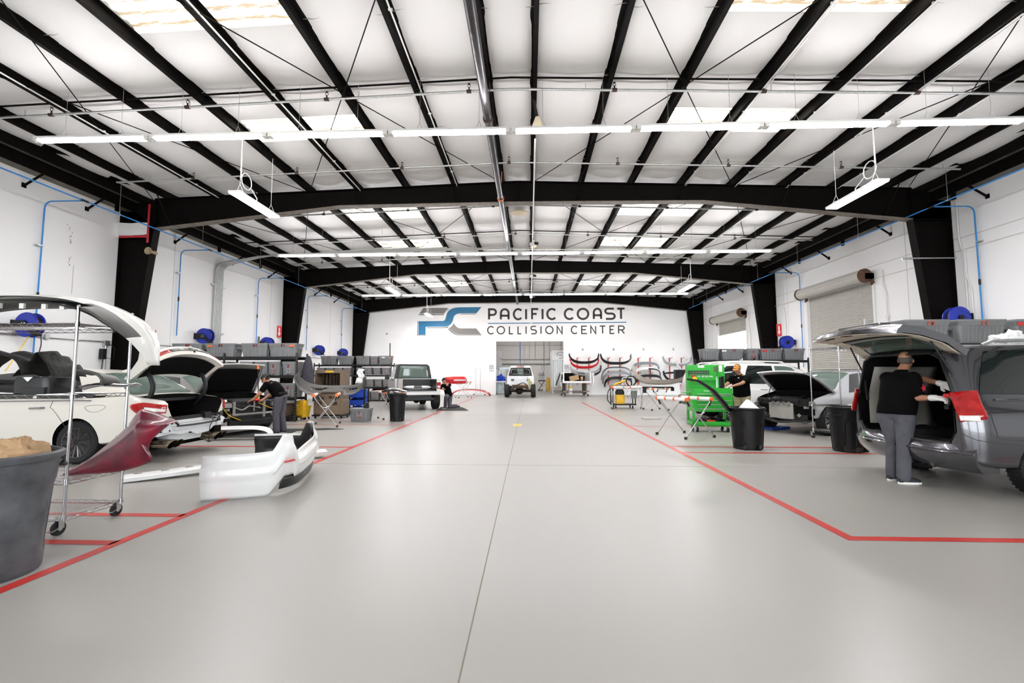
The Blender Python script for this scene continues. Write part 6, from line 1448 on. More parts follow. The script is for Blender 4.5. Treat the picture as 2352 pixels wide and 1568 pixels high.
# ---------- white SUV ----------
T=thing('suv','white SUV parked sideways behind the person in the orange cap','SUV',(7.75,15.35,0),0)
suv=Car([(-2.5,.55,1.0,1.2,.75,.72,.5),(-2.4,.42,1.05,1.5,.90,.84,.60),(-2.2,.38,1.08,1.70,.96,.89,.66),(-1.8,.36,1.08,1.79,.985,.91,.69),(-.8,.34,1.06,1.82,.99,.91,.70),(.2,.34,1.05,1.80,.99,.91,.69),(.75,.34,1.04,1.66,.99,.91,.67),(1.2,.35,1.04,1.30,.98,.90,.72),(1.5,.36,1.02,1.12,.97,.88,.74),(2.1,.4,.96,1.04,.93,.82,.68),(2.42,.5,.85,.92,.8,.7,.6)])
b=suv.body('body','suvw',T); boolcut(b,[cutcyl(-1.45,.46,.5,1.3,.4),cutcyl(-1.45,.46,-1.3,-.5,.4),cutcyl(1.45,.46,.5,1.3,.4),cutcyl(1.45,.46,-1.3,-.5,.4)])
for x in (-1.45,1.45):
    for y in (.86,-.86): wheel(T,x,y,.40,.25,10)
for sd in (-1,1):
    suv.patch('side_window','glassdk',T,[(-2.05,6.3),(-1.28,6.3),(-1.2,8.0),(-1.85,8.0)],sd); suv.patch('side_window','glassdk',T,[(-1.08,6.3),(-.12,6.3),(-.12,8.0),(-.85,8.0)],sd); suv.patch('side_window','glassgr',T,[(-.04,6.3),(.95,6.3),(.5,8.0),(-.04,8.0)],sd)
    m=Mb(); m.tube([suv.pt(lerp(-2.0,.4,i/20),9.2,sd,.06 if 0<i<20 else 0) for i in range(21)],.022,8); m.obj('roof_rail','suvw',T)
    suv.seam('door_seam',[(-.1,6.2),(-.1,5),(-.08,3.0),(-.08,2.6)],T,sd); suv.seam('door_seam',[(-1.05,6.2),(-1.05,5),(-.98,3.9),(-.9,2.6)],T,sd)
    m=Mb(); p=suv.pt(-.5,5.3,sd,.02); m.box(p,(.2,.03,.03)); m.obj('door_handle','suvw',T,smooth=0,bevel=.008)
    m=Mb(); p=suv.pt(-2.3,5.4,sd,.01); m.box(p,(.3,.06,.2)); m.obj('tail_lamp','lampred',T,smooth=0,bevel=.02)
    m=Mb(); p=suv.pt(.78,6.3,sd,.1); m.box(p+V((0,0,.06)),(.12,.2,.16)); m.obj('mirror','suvw',T,smooth=0,bevel=.03)
suv.top('windscreen','glassgr',T,.62,1.3,8.3)
m=Mb(); m.box((-2.52,0,.62),(.12,1.5,.3)); m.obj('rear_bumper','plgrey',T,smooth=0,bevel=.04)
# ---------- stripped front cars ----------
def engine(T,x0,x1,zt,w_,rad,hl,rm='radiator'):
    m=Mb(); m.b2((x0,-w_,zt-.42),(x1-.02,w_,zt-.2)); m.obj('engine_bay_floor','cavity',T,smooth=0)
    m=Mb(); m.rings([rrect(.62,.7,.08,zt-.22,ox=x0+.5,oy=0),rrect(.58,.66,.1,zt-.06,ox=x0+.5),rrect(.46,.56,.1,zt-.01,ox=x0+.5)]); m.obj('engine_cover','engblk',T,smooth=40)
    m=Mb()
    for k in range(4): m.cyl((x0+.84,-.22+.14*k,zt-.16),(x0+.94,-.22+.14*k,zt-.2),.05,n=10)
    m.obj('intake_runners','engalu',T)
    m=Mb(); m.box((x0+.35,w_-.2,zt-.12),(.35,.25,.2)); m.obj('battery_box','blackp',T,smooth=30); m=Mb(); m.box((x0+.8,w_-.18,zt-.14),(.3,.22,.18)); m.obj('fuse_box','blackp',T,smooth=0,bevel=.01); m=Mb(); m.cyl((x0+.3,-w_+.2,zt-.2),(x0+.3,-w_+.2,zt-.02),.1,n=14); m.obj('strut_tower','engalu',T,smooth=30)
    m=Mb(); m.tube(crom([(x0+.2,-w_+.15,zt-.05),(x0+.5,-w_+.3,zt+.0),(x0+.9,-.3,zt-.08),(x0+1.0,.1,zt-.06)],6),.025,7); m.tube(crom([(x0+.2,w_-.3,zt),(x0+.6,w_-.35,zt+.03),(x0+1.0,w_-.25,zt-.1)],6),.02,7); m.tube(crom([(x0+.9,-.5,zt-.1),(x1,-.6,zt-.2),(x1+.03,-.5,zt-.4),(x1,-.3,zt-.5)],6),.014,6); m.obj('hoses','blackp',T)
    m=Mb(); m.b2((x1-.06,-rad,.36),(x1,rad,zt-.16)); m.obj('radiator',rm,T,smooth=0)
    m=Mb(); m.b2((x1-.1,-w_+.1,zt-.14),(x1-.02,w_-.1,zt-.06)); m.b2((x1-.1,-w_+.12,.34),(x1-.03,-rad-.03,zt-.1)); m.b2((x1-.1,rad+.03,.34),(x1-.03,w_-.12,zt-.1)); m.obj('core_support','engblk',T,smooth=0,bevel=.01)
    for sd in (-1,1):
        m=Mb(); m.b2((x1-.32,sd*(rad+.06),zt-.42),(x1-.1,sd*(w_-.02),zt-.2)); m.cyl((x1-.2,sd*(w_-.14),zt-.3),(x1-.05,sd*(w_-.14),zt-.3),.07,n=12); m.obj('headlamp_pocket',hl,T,smooth=30)
        m=Mb(); m.cyl((x1-.5,sd*(rad+.14),.46),(x1+.0,sd*(rad+.14),.46),.05,n=4); m.box((x1-.18,sd*(w_-.06),zt-.24),(.5,.06,.05),rz=-sd*.2); m.obj('frame_horn','engalu',T,smooth=0)
T=thing('hatchback','grey car with raised hood and stripped front beside the leaning mechanic','car',(-8.62,11.70,0),-.38)
gc=Car([(-2.35,.5,.9,1.0,.7,.66,.5),(-2.1,.36,.95,1.2,.86,.8,.6),(-1.5,.3,.96,1.40,.91,.83,.6),(-.6,.26,.95,1.46,.91,.83,.6),(.1,.26,.94,1.42,.91,.83,.6),(.6,.27,.93,1.22,.91,.83,.64),(.98,.28,.92,1.0,.91,.82,.70),(1.5,.3,.86,.92,.88,.77,.66),(1.86,.36,.80,.85,.82,.72,.6)])
b=gc.body('body','greycar',T); boolcut(b,[cutcyl(-1.35,.37,.5,1.2,.33),cutcyl(-1.35,.37,-1.2,-.5,.33),cutcyl(1.32,.37,.5,1.2,.33),cutcyl(1.32,.37,-1.2,-.5,.33),cutprism([(-.72,.35),(.72,.35),(.76,1.3),(-.76,1.3)],1.0,2.2,'X')])
for x in (-1.35,1.32):
    for y in (.79,-.79): wheel(T,x,y,.33,.22,10)
gc.top('windscreen','glassgr',T,.18,.92,8.3); gc.patch('side_window','glassdk',T,[(-1.4,6.25),(.55,6.25),(.15,8),(-1.1,8)],-1); gc.patch('side_window','glassdk',T,[(-1.4,6.25),(.55,6.25),(.15,8),(-1.1,8)],1)
engine(T,1.0,2.0,.86,.74,.42,'engblk','engblk')
m=Mb(); m.b2((1.97,-.6,.46),(2.03,.6,.52)); m.obj('crash_beam','engalu',T,smooth=0,bevel=.02)
m=Mb(); m.b2((1.9,-.55,.2),(2.02,.55,.36)); m.obj('undertray','plblack',T,smooth=0,bevel=.02)
m=Mb(); m.rings([rrect(.14,.2,.03,.42),rrect(.16,.24,.04,.56),rrect(.08,.1,.03,.66)]); m.v=[(p[0]+1.9,p[1]-.62,p[2]) for p in m.v]; m.tube([(1.9,-.6,.64),(1.82,-.55,.84)],.03,8); m.obj('washer_bottle','bottle',T)
m=Mb(); m.b2((1.9,-.6,.77),(1.96,.6,.80)); m.b2((2.0,-.5,.5),(2.03,-.44,.8)); m.b2((2.0,.28,.4),(2.03,.34,.8)); m.cyl((2.0,.05,.55),(2.0,.05,.8),.02,n=8); m.box((1.96,-.62,.72),(.2,.14,.1)); m.box((1.96,.6,.70),(.2,.16,.1)); m.tube(crom([(2.0,-.5,.7),(2.06,-.3,.6),(2.05,-.1,.68),(2.04,.2,.62)],6),.016,6); m.obj('tie_bar','engalu',T,smooth=30)
m=Mb(); m.tube(crom([(1.98,-.7,.66),(2.04,-.6,.5),(2.05,-.45,.42),(2.03,-.3,.36)],6),.01,5); m.tube(crom([(1.95,.1,.8),(2.05,.25,.7),(2.06,.5,.6),(2.0,.7,.62)],6),.012,5); m.obj('wiring_loom','yellow',T)
def hood(T,x0,L,w_,ang,z0,mt,inner,lab=None):
    # hinge at x0, opens towards windscreen
    ca,sa=math.cos(ang),math.sin(ang); m=Mb()
    def fn(u,v,o=0):
        y=lerp(-1,1,u)*w_*(1-.26*v**2.2); s_=L*v; z=.05*(1-(2*u-1)**2)-.10*v**3+o; return V((x0+ca*s_-sa*z,y,z0+sa*s_+ca*z))
    m.grid(lambda u,v:fn(u,v),14,12); h=m.obj('hood',mt,T,solid=.012)
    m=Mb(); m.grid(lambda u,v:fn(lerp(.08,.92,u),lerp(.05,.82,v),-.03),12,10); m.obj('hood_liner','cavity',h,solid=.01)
    m=Mb(); m.tube([fn(u/12,.985,-.015) for u in range(13)],.016,6); m.tube([fn(.02,v/10,-.012) for v in range(11)],.012,6); m.tube([fn(.98,v/10,-.012) for v in range(11)],.012,6); m.obj('hood_edge',inner,h)
    return h
hood(T,1.02,.95,.78,.98,.96,'greycar','silverp')
m=Mb(); m.cyl((1.75,.35,.82),(1.62,.4,1.62),.012,n=8); o=m.obj('prop_pole','blackp',T); m=Mb(); m.cyl((1.75,.35,.80),(1.75,.35,.92),.03,n=8); m.obj('yellow_foot','yellow',o); m=Mb(); m.cyl((1.625,.4,1.58),(1.61,.4,1.68),.03,n=8); m.obj('orange_cap','orange',o)
T=thing('sedan','silver car with raised hood and exposed radiator','car',(8.05,12.55,0),PI+.445)
sc=Car([(-2.45,.5,.95,1.05,.7,.66,.5),(-2.2,.36,1.0,1.3,.86,.8,.6),(-1.5,.3,1.0,1.5,.91,.83,.6),(-.6,.27,.98,1.56,.92,.84,.61),(.1,.27,.97,1.52,.92,.84,.61),(.6,.27,.96,1.32,.92,.84,.64),(1.0,.28,.95,1.06,.92,.83,.72),(1.5,.3,.90,.96,.90,.79,.68),(1.82,.4,.84,.89,.84,.74,.62)])
b=sc.body('body','silverp',T); boolcut(b,[cutcyl(-1.4,.39,.5,1.2,.35),cutcyl(-1.4,.39,-1.2,-.5,.35),cutcyl(1.4,.39,.5,1.2,.35),cutcyl(1.4,.39,-1.2,-.5,.35),cutprism([(-.72,.35),(.72,.35),(.76,1.3),(-.76,1.3)],1.05,2.2,'X')])
for x in (-1.4,1.4):
    for y in (.80,-.80): wheel(T,x,y,.355,.23,10,.74)
sc.top('windscreen','glassgr',T,.2,.95,8.3); sc.patch('side_window','glassdk',T,[(-1.5,6.25),(.6,6.25),(.2,8),(-1.2,8)],1); sc.patch('side_window','glassdk',T,[(-1.5,6.25),(.6,6.25),(.2,8),(-1.2,8)],-1)
engine(T,1.05,1.95,.90,.76,.32,'engblk')
m=Mb(); m.b2((1.7,.42,.62),(1.92,.78,.80)); m.obj('lamp_bracket','engalu',T,smooth=0,bevel=.03)
m=Mb(); m.grid(lambda u,v:(1.85+.25*math.sin(v*PI/2),lerp(-.75,.75,u),.34-.05*v+.03*math.sin(u*9)),14,4); m.obj('undertray','plblack',T,solid=.02)
m=Mb(); m.cyl((1.75,-.5,.86),(1.5,-.5,1.36),.01,n=6); m.obj('prop_rod','blackp',T)
hood(T,1.1,1.0,.82,.62,1.0,'silverp','suvw')
m=Mb(); m.box((0,0,.03),(.7,.3,.06)); o=m.obj('wheel_ramp','binblue',smooth=0,bevel=.01); o.location=(6.6,12.55,0); o.rotation_euler=(0,0,.45); tag(o,'blue low ramp on the floor beside the silver car','ramp')
# ---------- white pickup (rear, open bed) ----------
def rbox(m,a,b): m.b2(a,b)
T=thing('pickup_truck','white pickup truck with black hardtop and tailgate removed','pickup',(-5.42,20.85,0),PI/2+.385)
m=Mb(); m.b2((-2.5,-.80,.72),(-.75,.80,.78)); m.b2((-2.5,-.86,.74),(-.75,-.72,1.28)); m.b2((-.85,-.8,.74),(-.75,.8,1.28)); m.b2((-2.5,-.86,.62),(-2.4,.86,.78)); m.obj('bed','suvw',T,smooth=0,bevel=.02)
m=Mb(); m.b2((-2.45,-.73,.785),(-.85,.70,.80)); m.b2((-2.4,-.73,.8),(-.85,-.715,1.26)); m.b2((-.87,-.72,.8),(-.855,.7,1.26)); m.b2((-2.4,.64,.8),(-.85,.66,1.26)); m.obj('bed_liner','plblack',T,smooth=0)
m=Mb(); m.b2((-2.46,.66,.76),(-2.38,.84,1.28)); m.b2((-1.5,.66,.76),(-1.4,.8,1.28)); m.b2((-2.4,.68,1.2),(-.9,.76,1.28)); m.cyl((-2.2,.72,.9),(-2.0,.72,.9),.07,n=10); m.b2((-1.9,.68,.8),(-1.7,.78,1.1)); m.obj('bed_inner_frame','trimgrey',T,smooth=0)
m=Mb(); m.b2((-1.45,.66,.76),(-.75,.86,1.28)); m.obj('bed_side','suvw',T,smooth=0,bevel=.02)
m=Mb(); m.b2((-.75,-.84,.5),(2.3,.84,1.22)); m.obj('body','suvw',T,smooth=0,bevel=.05)
m=Mb(); R=[]
for x,w_,zt in ((-.72,.70,1.92),(.95,.70,1.94),(1.35,.74,1.22)):
    R.append([V((x,-.82,1.2)),V((x,-w_,zt-.08)),V((x,-w_+.1,zt)),V((x,w_-.1,zt)),V((x,w_,zt-.08)),V((x,.82,1.2))])
m.rings(R); m.obj('hardtop','plblack',T,smooth=30)
m=Mb(); m.grid(lambda u,v:(-.735,lerp(-.66+.08*0,.66,u)*lerp(1,.88,v),lerp(1.28,1.84,v)),4,4); m.obj('rear_window','glassgr',T,solid=.006)
for sd in (-1,1):
    for xa,xb in ((-.5,.1),(.2,.85)):
        m=Mb(); m.grid(lambda u,v:(lerp(xa,xb,u),sd*(lerp(.815,.72,v)+.015),lerp(1.28,1.8,v)),3,3); m.obj('side_window','glassdk',T,solid=.006)
        m=Mb(); P=[V((x_,sd*(lerp(.815,.72,(z_-1.28)/.52)+.02),z_)) for x_,z_ in ((xa,1.26),(xb,1.26),(xb,1.82),(xa,1.82),(xa,1.26))]; m.tube(P,.02,5); m.obj('window_frame','suvw',T)
    m=Mb(); m.box((1.05,sd*1.0,1.35),(.14,.2,.24)); m.obj('mirror','plblack',T,smooth=0,bevel=.03)
m=Mb(); m.b2((-2.54,-.88,.88),(-2.44,-.72,1.14)); o=m.obj('tail_lamp','lampred',T,smooth=0,bevel=.015); m=Mb(); m.b2((-2.55,-.86,.92),(-2.53,-.74,1.0)); m.obj('clear_lens','lampclr',o,smooth=0)
m=Mb(); m.b2((-2.6,-.6,.42),(-2.4,.6,.52)); m.cyl((-1.75,-.7,.4),(-1.75,.7,.4),.06,n=8); m.sph((-1.75,0,.4),.15); m.b2((-2.5,-.5,.44),(2,-.4,.58)); m.b2((-2.5,.4,.44),(2,.5,.58)); m.b2((-1.5,-.4,.4),(-.7,.4,.6)); m.b2((-2.45,-.45,.42),(-2.0,.45,.62)); m.obj('chassis','engblk',T,smooth=0)
for x in (-1.75,1.75):
    for y in (.80,-.80): wheel(T,x,y,.40,.29,8,.55)
m=Mb(); m.cyl((.9,.9,1.25),(.9,.9,2.35),.006,n=6); m.cyl((.9,.9,2.3),(.9,.9,2.95),.022,n=8); m.obj('antenna','blackp',T); m=Mb(); m.cyl((.9,.9,2.2),(.9,.9,2.32),.024,n=8); m.obj('antenna_band','orange',T)
t,R=bump('white bumper cover lying inside the open pickup bed',['paintwc','plgrey'],(-4.85,19.62,.815),None,rz=.36,w=1.1,dep=.32,h=.17,e=.8,band=lambda u,v:1 if abs(u)<.15 and v>.4 else 0)
# ---------- white pickup without bed, in the doorway ----------
T=thing('pickup_truck','white pickup cab and bare rear axle standing in the far doorway','pickup',(-.58,31.6,0),PI/2)
m=Mb(); R=[]
for z,wy,xo in ((.72,.90,0),(1.1,.92,0),(1.38,.90,0),(1.75,.76,.16),(2.02,.68,.26),(2.08,.60,.3)):
    R.append([V((-.78+xo*.6,-wy,z)),V((2.6-(.9 if z>1.3 else 0)*(z-1.2)/.8,-wy,z)),V((2.6-(.9 if z>1.3 else 0)*(z-1.2)/.8,wy,z)),V((-.78+xo*.6,wy,z))])
m.rings(R); m.obj('cab','suvw',T,smooth=20,bevel=.03)
m=Mb(); m.grid(lambda u,v:(-.805+.135*v,lerp(-1,1,u)*lerp(.80,.66,v),lerp(1.40,1.94,v)),6,4); m.obj('rear_window','glassdk',T,solid=.01)
m=Mb(); m.grid(lambda u,v:(-.815+.13*v,lerp(-1,1,u)*.2,lerp(1.44,1.90,v)),3,3); m.obj('slider_pane','glassgr',T,solid=.01)
m=Mb(); m.b2((-.70,-.24,2.0),(-.55,.24,2.08)); m.obj('brake_lamp','lampred',T,smooth=0,bevel=.02)
m=Mb(); m.b2((-.80,-.86,.82),(-.77,.86,1.34))
for k in range(9): m.b2((-.82,-.42+.1*k,.88),(-.80,-.38+.1*k,1.22))
m.obj('cab_back_panel','primer',T,smooth=0)
for y in (.53,-.53):
    m=Mb(); m.b2((-.825,y-.1,1.04),(-.80,y+.1,1.2)); m.obj('vent_port','eavetan',T,smooth=0)
m=Mb(); m.cyl((-1.65,-.85,.42),(-1.65,.85,.42),.09,n=10); m.sph((-1.65,.05,.42),(.22,.26,.24)); m.b2((-2.9,-.52,.52),(.5,-.42,.68)); m.b2((-2.9,.42,.52),(.5,.52,.68)); m.b2((-2.6,-.42,.6),(-1.0,.42,.74)); m.cyl((-2.9,-.47,.6),(-2.95,-.47,.6),.1,n=12); m.cyl((-2.9,.47,.6),(-2.95,.47,.6),.1,n=12); m.tube(crom([(-2.3,-.5,.74),(-2.4,-.2,.95),(-2.3,.2,.8),(-2.4,.5,.78)],6),.03,6); m.obj('chassis',mat('rustdk',(.035,.02,.013),.6,var=.5,vs=6),T,smooth=30)
m=Mb(); m.cyl((-2.0,-.5,.72),(-2.0,.5,.72),.1,n=12); m.obj('copper_tank',mat('copper',(.16,.07,.03),.45,.5),T)
m=Mb(); m.add([(-1.0,-.42,1.36),(-1.0,-.5,1.25),(-1.0,-.78,.98),(-1.0,-.80,.5),(-1.0,-.68,.42),(-1.0,-.6,.7)],[(0,1,2,3,4,5)]); m.obj('yellow_panel',mat('olive',(.42,.38,.16),.5),T,solid=.03)
for x in (-1.65,2.1):
    for y in (.86,-.86): wheel(T,x,y,.42,.30,8,.55)
# ---------- truck bed on a dolly ----------
T=thing('truck_bed','white pickup bed box mounted on a wheeled dolly by the end wall','truck bed',(3.15,31.9,0),.12)
m=Mb(); m.b2((-.98,-.8,.95),(1.0,.9,1.0)); m.b2((-.98,-.8,1.0),(-.86,.9,1.62)); m.b2((.9,-.8,1.0),(1.0,.9,1.62)); m.b2((-.86,.8,1.0),(.9,.9,1.62)); m.b2((-.98,-.82,.9),(1.0,-.76,1.04)); m.obj('bed','suvw',T,smooth=0,bevel=.02)
m=Mb(); m.b2((-.86,-.75,1.0),(.9,.8,1.01)); m.b2((-.86,.78,1.0),(.9,.8,1.6)); m.obj('bed_liner','cavity',T,smooth=0)
m=Mb(); m.grid(lambda u,v:(-1.02-.12*math.sin(v*PI),lerp(-.85,.8,u),lerp(.55,1.62,v)),10,6); m.obj('bed_side','suvw',T,solid=.02)
m=Mb(); m.b2((-1.08,-.86,1.15),(-.97,-.82,1.5)); m.obj('lamp_opening','plblack',T,smooth=0,bevel=.02)
m=Mb(); m.b2((1.0,-.84,1.1),(1.08,-.8,1.55)); m.tube([(1.06,-.82,1.6),(1.14,-.82,1.2),(1.06,-.82,.7)],.06,8); m.obj('trim_edge','paintsil',T)
m=Mb(); m.grid(lambda u,v:(-1.1-.3*u,-.6+.1*v,lerp(1.5,.7,u)+.1*v),8,4); m.obj('black_flare','plblack',T,solid=.05)
m=Mb(); m.b2((-.9,-.6,.3),(.9,-.52,.36)); m.b2((-.9,.5,.3),(.9,.58,.36)); m.b2((-.75,-.6,.12),(-.67,.58,.95)); m.b2((.67,-.6,.12),(.75,.58,.95)); m.b2((-.8,-.05,.2),(.8,.03,.28)); m.obj('dolly_frame','steelflange',T,smooth=0)
for x in (-.8,.8):
    for y in (-.6,.55):
        m=Mb(); m.cyl((x-.03,y,.08),(x+.03,y,.08),.08,n=12); m.obj('caster','rubber',T)
m=Mb(); m.cyl((-.35,-.3,.12),(-.35,-.3,.95),.13,n=14); m.obj('white_tank','white',T); m=Mb(); m.cyl((-.35,-.3,.55),(-.35,-.3,.7),.133,n=14); m.obj('yellow_band','yellow',T)
m=Mb(); m.box((.0,-.3,.22),(.62,.4,.34),ry=-.25); m.cyl((.45,-.3,.16),(.6,-.3,.16),.16,n=12); o=m.obj('cardboard_box','kraft',smooth=0); o.parent=None; o.location=(3.1,31.85,1.02); tag(o,'brown cardboard boxes inside the white truck bed','box')
# ================= PEOPLE =================
mat('skin',(.42,.20,.12),.55,var=.08,vs=20); mat('shirtblk',(.003,.003,.0035),.9,var=.3,vs=9,bump=.25,bs=22,spec=.1); mat('pantsgr',(.085,.085,.10),.9,var=.2,vs=8,bump=.3,bs=18); mat('pantspur',(.08,.075,.095),.9,var=.2,vs=8,bump=.3,bs=18); mat('pantstan',(.40,.33,.21),.9,var=.2,vs=8,bump=.3,bs=18)
mat('hairdk',(.03,.025,.022),.8,var=.3,vs=60,bump=.4,bs=120); mat('hairgr',(.12,.10,.085),.8,var=.5,vs=60,bump=.4,bs=120); mat('shoe',(.02,.022,.03),.7); mat('sole',(.75,.73,.70),.6); mat('glovew',(.78,.76,.74),.6); mat('capor',(.55,.22,.03),.8); mat('capbr',(.14,.10,.06),.85); mat('capblk',(.012,.012,.014),.8); mat('starred',(.75,.03,.06),.6); mat('eyedk',(.02,.015,.012),.3); mat('lip',(.36,.13,.11),.5)
def seg(m,p,q,r1,r2,n=14):
    p,q=V(p),V(q); m.sph(p,r1,n,8); m.sph(q,r2,n,8); m.cyl(p,q,r1,r2,n)
def chain(m,pts,rad,n=14):
    for (a,b),(r,s_) in zip(zip(pts[:-1],pts[1:]),zip(rad[:-1],rad[1:])): seg(m,a,b,r,s_,n)
def loftb(m,secs,n=22):
    # secs: (center, lateral vec*rx, forward vec*ry)
    m.rings([[V(c)+a*math.cos(2*PI*j/n)+f*math.sin(2*PI*j/n) for j in range(n)] for c,a,f in secs])
def remesh(m,name,mt,parent,vox,smooth=3,fac=.5):
    o=m.obj(name,mt,None,smooth=0); r=o.modifiers.new('r','REMESH'); r.mode='VOXEL'; r.voxel_size=vox; r.use_smooth_shade=True
    if smooth: q=o.modifiers.new('s','SMOOTH'); q.iterations=smooth; q.factor=fac
    applymods(o); o.data.polygons.foreach_set('use_smooth',[True]*len(o.data.polygons))
    if not o.data.materials: o.data.materials.append(MAT[mt])
    o.parent=parent; return o
def hand(m,w_,tip,up,curl,th=1,s=1.0):
    """five fingered hand from wrist w_ pointing to tip; up = back of hand; curl radians; th side of thumb"""
    w_=V(w_); d=(V(tip)-w_).normalized(); up=V(up); up=(up-d*up.dot(d)).normalized(); sd=d.cross(up)*th
    for k in (-.5,0,.5): seg(m,w_+sd*k*.045*s,w_+d*.085*s+sd*k*.055*s,.017*s,.016*s,10)
    for k,L in ((-.034,.058),(-.011,.075),(.012,.08),(.034,.07)):
        b=w_+d*.088*s+sd*k*s; c1=curl*.55; dir1=(d*math.cos(c1)-up*math.sin(c1)); p1=b+dir1*L*.5*s; dir2=(d*math.cos(curl*1.3)-up*math.sin(curl*1.3)); p2=p1+dir2*L*.42*s
        chain(m,[b,p1,p2],[.0095*s,.009*s,.0075*s],8)
    b=w_+d*.03*s+sd*.034*s; p1=b+(d*.6+sd*.7-up*.2).normalized()*.04*s; p2=p1+(d*.9+sd*.15-up*.35).normalized()*.035*s; chain(m,[b,p1,p2],[.014*s,.011*s,.009*s],8)
def person(name,lab,J,fwd,look,shirt,pants,sleeve=.85,hairkind='bald',bulk=1.0,gloves=False,curl=(.7,.7),hup=((0,0,1),(0,0,1)),torso_tilt=None):
    J={k:V(v) for k,v in J.items()}; base=V((J['hip'].x,J['hip'].y,0)); T=thing('person',lab,'person',tuple(base)); J={k:v-base for k,v in J.items()}
    fwd=V(fwd).normalized(); lat=V((-fwd.y,fwd.x,0)).normalized(); look=V(look).normalized()
    up=(J['neck']-J['hip']).normalized(); tf=(fwd-up*fwd.dot(up)).normalized(); B=bulk
    ll=lat
    hd=J['head']; hl=V((-look.y,look.x,0)).normalized(); hu=look.cross(hl).normalized(); 
    if hu.z<0: hu=-hu
    # ---- body (skin) one continuous surface ----
    m=Mb()
    HT=MX((( look.x,hl.x,hu.x,hd.x),(look.y,hl.y,hu.y,hd.y),(look.z,hl.z,hu.z,hd.z),(0,0,0,1)))
    m.sph((-.012,0,.03),(.098,.077,.088),20,14,HT); m.sph((.022,0,-.045),(.072,.062,.075),18,12,HT); m.sph((.055,0,-.085),(.035,.04,.032),12,8,HT)
    m.sph((.098,0,-.018),(.02,.014,.024),10,8,HT); m.sph((.085,0,.012),(.02,.045,.014),10,6,HT)
    for s_ in (-1,1): m.sph((-.008,s_*.079,-.012),(.02,.013,.032),10,8,HT)
    seg(m,J['neck']-up*.03,hd-hu*.05-look*.01,.062,.056)
    W0=.165*B
    loftb(m,[(J['hip']-up*.05,ll*.15*B,tf*.10*B),(J['hip']+up*.05,ll*.165*B,tf*.12*B),(J['waist'],ll*.15*B,tf*.12*B),(J['chest'],ll*.165*B,tf*.115*B),(J['neck']-up*.05,ll*.14,tf*.08),(J['neck'],ll*.07,tf*.06)])
    for a in 'rl':
        chain(m,[J[a+'s'],J[a+'e'],J[a+'w']],[.056*B,.043,.028]); seg(m,J['neck']-up*.06,J[a+'s'],.06,.056*B)
        hand(m,J[a+'w'],J[a+'h'],hup[0 if a=='r' else 1],curl[0 if a=='r' else 1],th=(1 if a=='l' else -1))
        chain(m,[J[a+'p'],J[a+'k'],J[a+'a']],[.085,.058,.042])
    remesh(m,'body','skin',T,.0085,2)
    # ---- shirt ----
    m=Mb(); hem=J['hip']+up*.0
    loftb(m,[(hem-up*.03,ll*.185*B,tf*.145*B),(hem+up*.06,ll*.19*B,tf*.15*B),(J['waist'],ll*.185*B,tf*.15*B),(J['waist'].lerp(J['chest'],.5),ll*.19*B,tf*.148*B),(J['chest'],ll*.19*B,tf*.138*B),(J['neck']-up*.08,ll*.15,tf*.105),(J['neck']-up*.03,ll*.10,tf*.085),(J['neck']+up*.008,ll*.07,tf*.066)])
    for a in 'rl':
        e=J[a+'s'].lerp(J[a+'e'],sleeve); seg(m,J['neck']-up*.085,J[a+'s'],.07,.068*B); seg(m,J[a+'s'],e,.074*B,.066*B)
    sh=remesh(m,'shirt',shirt,T,.014,3)
    # ---- trousers ----
    m=Mb(); loftb(m,[(J['hip']-up*.09,ll*.13*B,tf*.10*B),(J['hip']-up*.02,ll*.172*B,tf*.132*B),(J['hip']+up*.09,ll*.165*B,tf*.13*B)])
    for a in 'rl':
        k=J[a+'k']; an=J[a+'a']; chain(m,[J[a+'p'],J[a+'p'].lerp(k,.5),k,k.lerp(an,.5),an-(an-k).normalized()*.0],[.105*B,.098,.082,.08,.076])
    tr=remesh(m,'trousers',pants,T,.014,3)
    # ---- shoes ----
    for a in 'rl':
        an=J[a+'a']; to=J[a+'t']; d=(to-an); d.z=0; L=max(.2,d.length)
        d=d.normalized() if d.length>.02 else fwd.copy()
        if a in shoes_bent: 
            z=V((0,0,1)); dn=(to-an).normalized(); m=Mb(); seg(m,an,to,.045,.035); m.obj('shoe','shoe',T); continue
        s_=V((-d.y,d.x,0)); m=Mb(); c0=V((an.x,an.y,0))-d*.07
        def sec(t,w2,h2,z0): c=c0+d*t; return [c+s_*w2*math.cos(2*PI*j/12)+V((0,0,z0+max(-.2,math.sin(2*PI*j/12))*h2+.2*h2)) for j in range(12)]
        m.rings([sec(0,.028,.05,.02),sec(.03,.038,.085,.02),sec(.10,.042,.09,.02),sec(.17,.046,.055,.02),sec(.24,.044,.04,.02),sec(.285,.02,.02,.02)]); so=m.obj('shoe','shoe',T,smooth=60)
        m=Mb(); m.rings([[c0+d*t+s_*w2*math.cos(2*PI*j/16)*1.0+d*(.04*math.sin(2*PI*j/16)*0) for j in range(16)] for t,w2 in ((0,.03),)]) if False else None
        m=Mb(); O=[c0+d*(.145+.15*math.cos(2*PI*j/24))+s_*(.05*math.sin(2*PI*j/24)) for j in range(24)]; m.rings([[p+V((0,0,.0)) for p in O],[p+V((0,0,.026)) for p in O]]); m.obj('sole','sole',so)
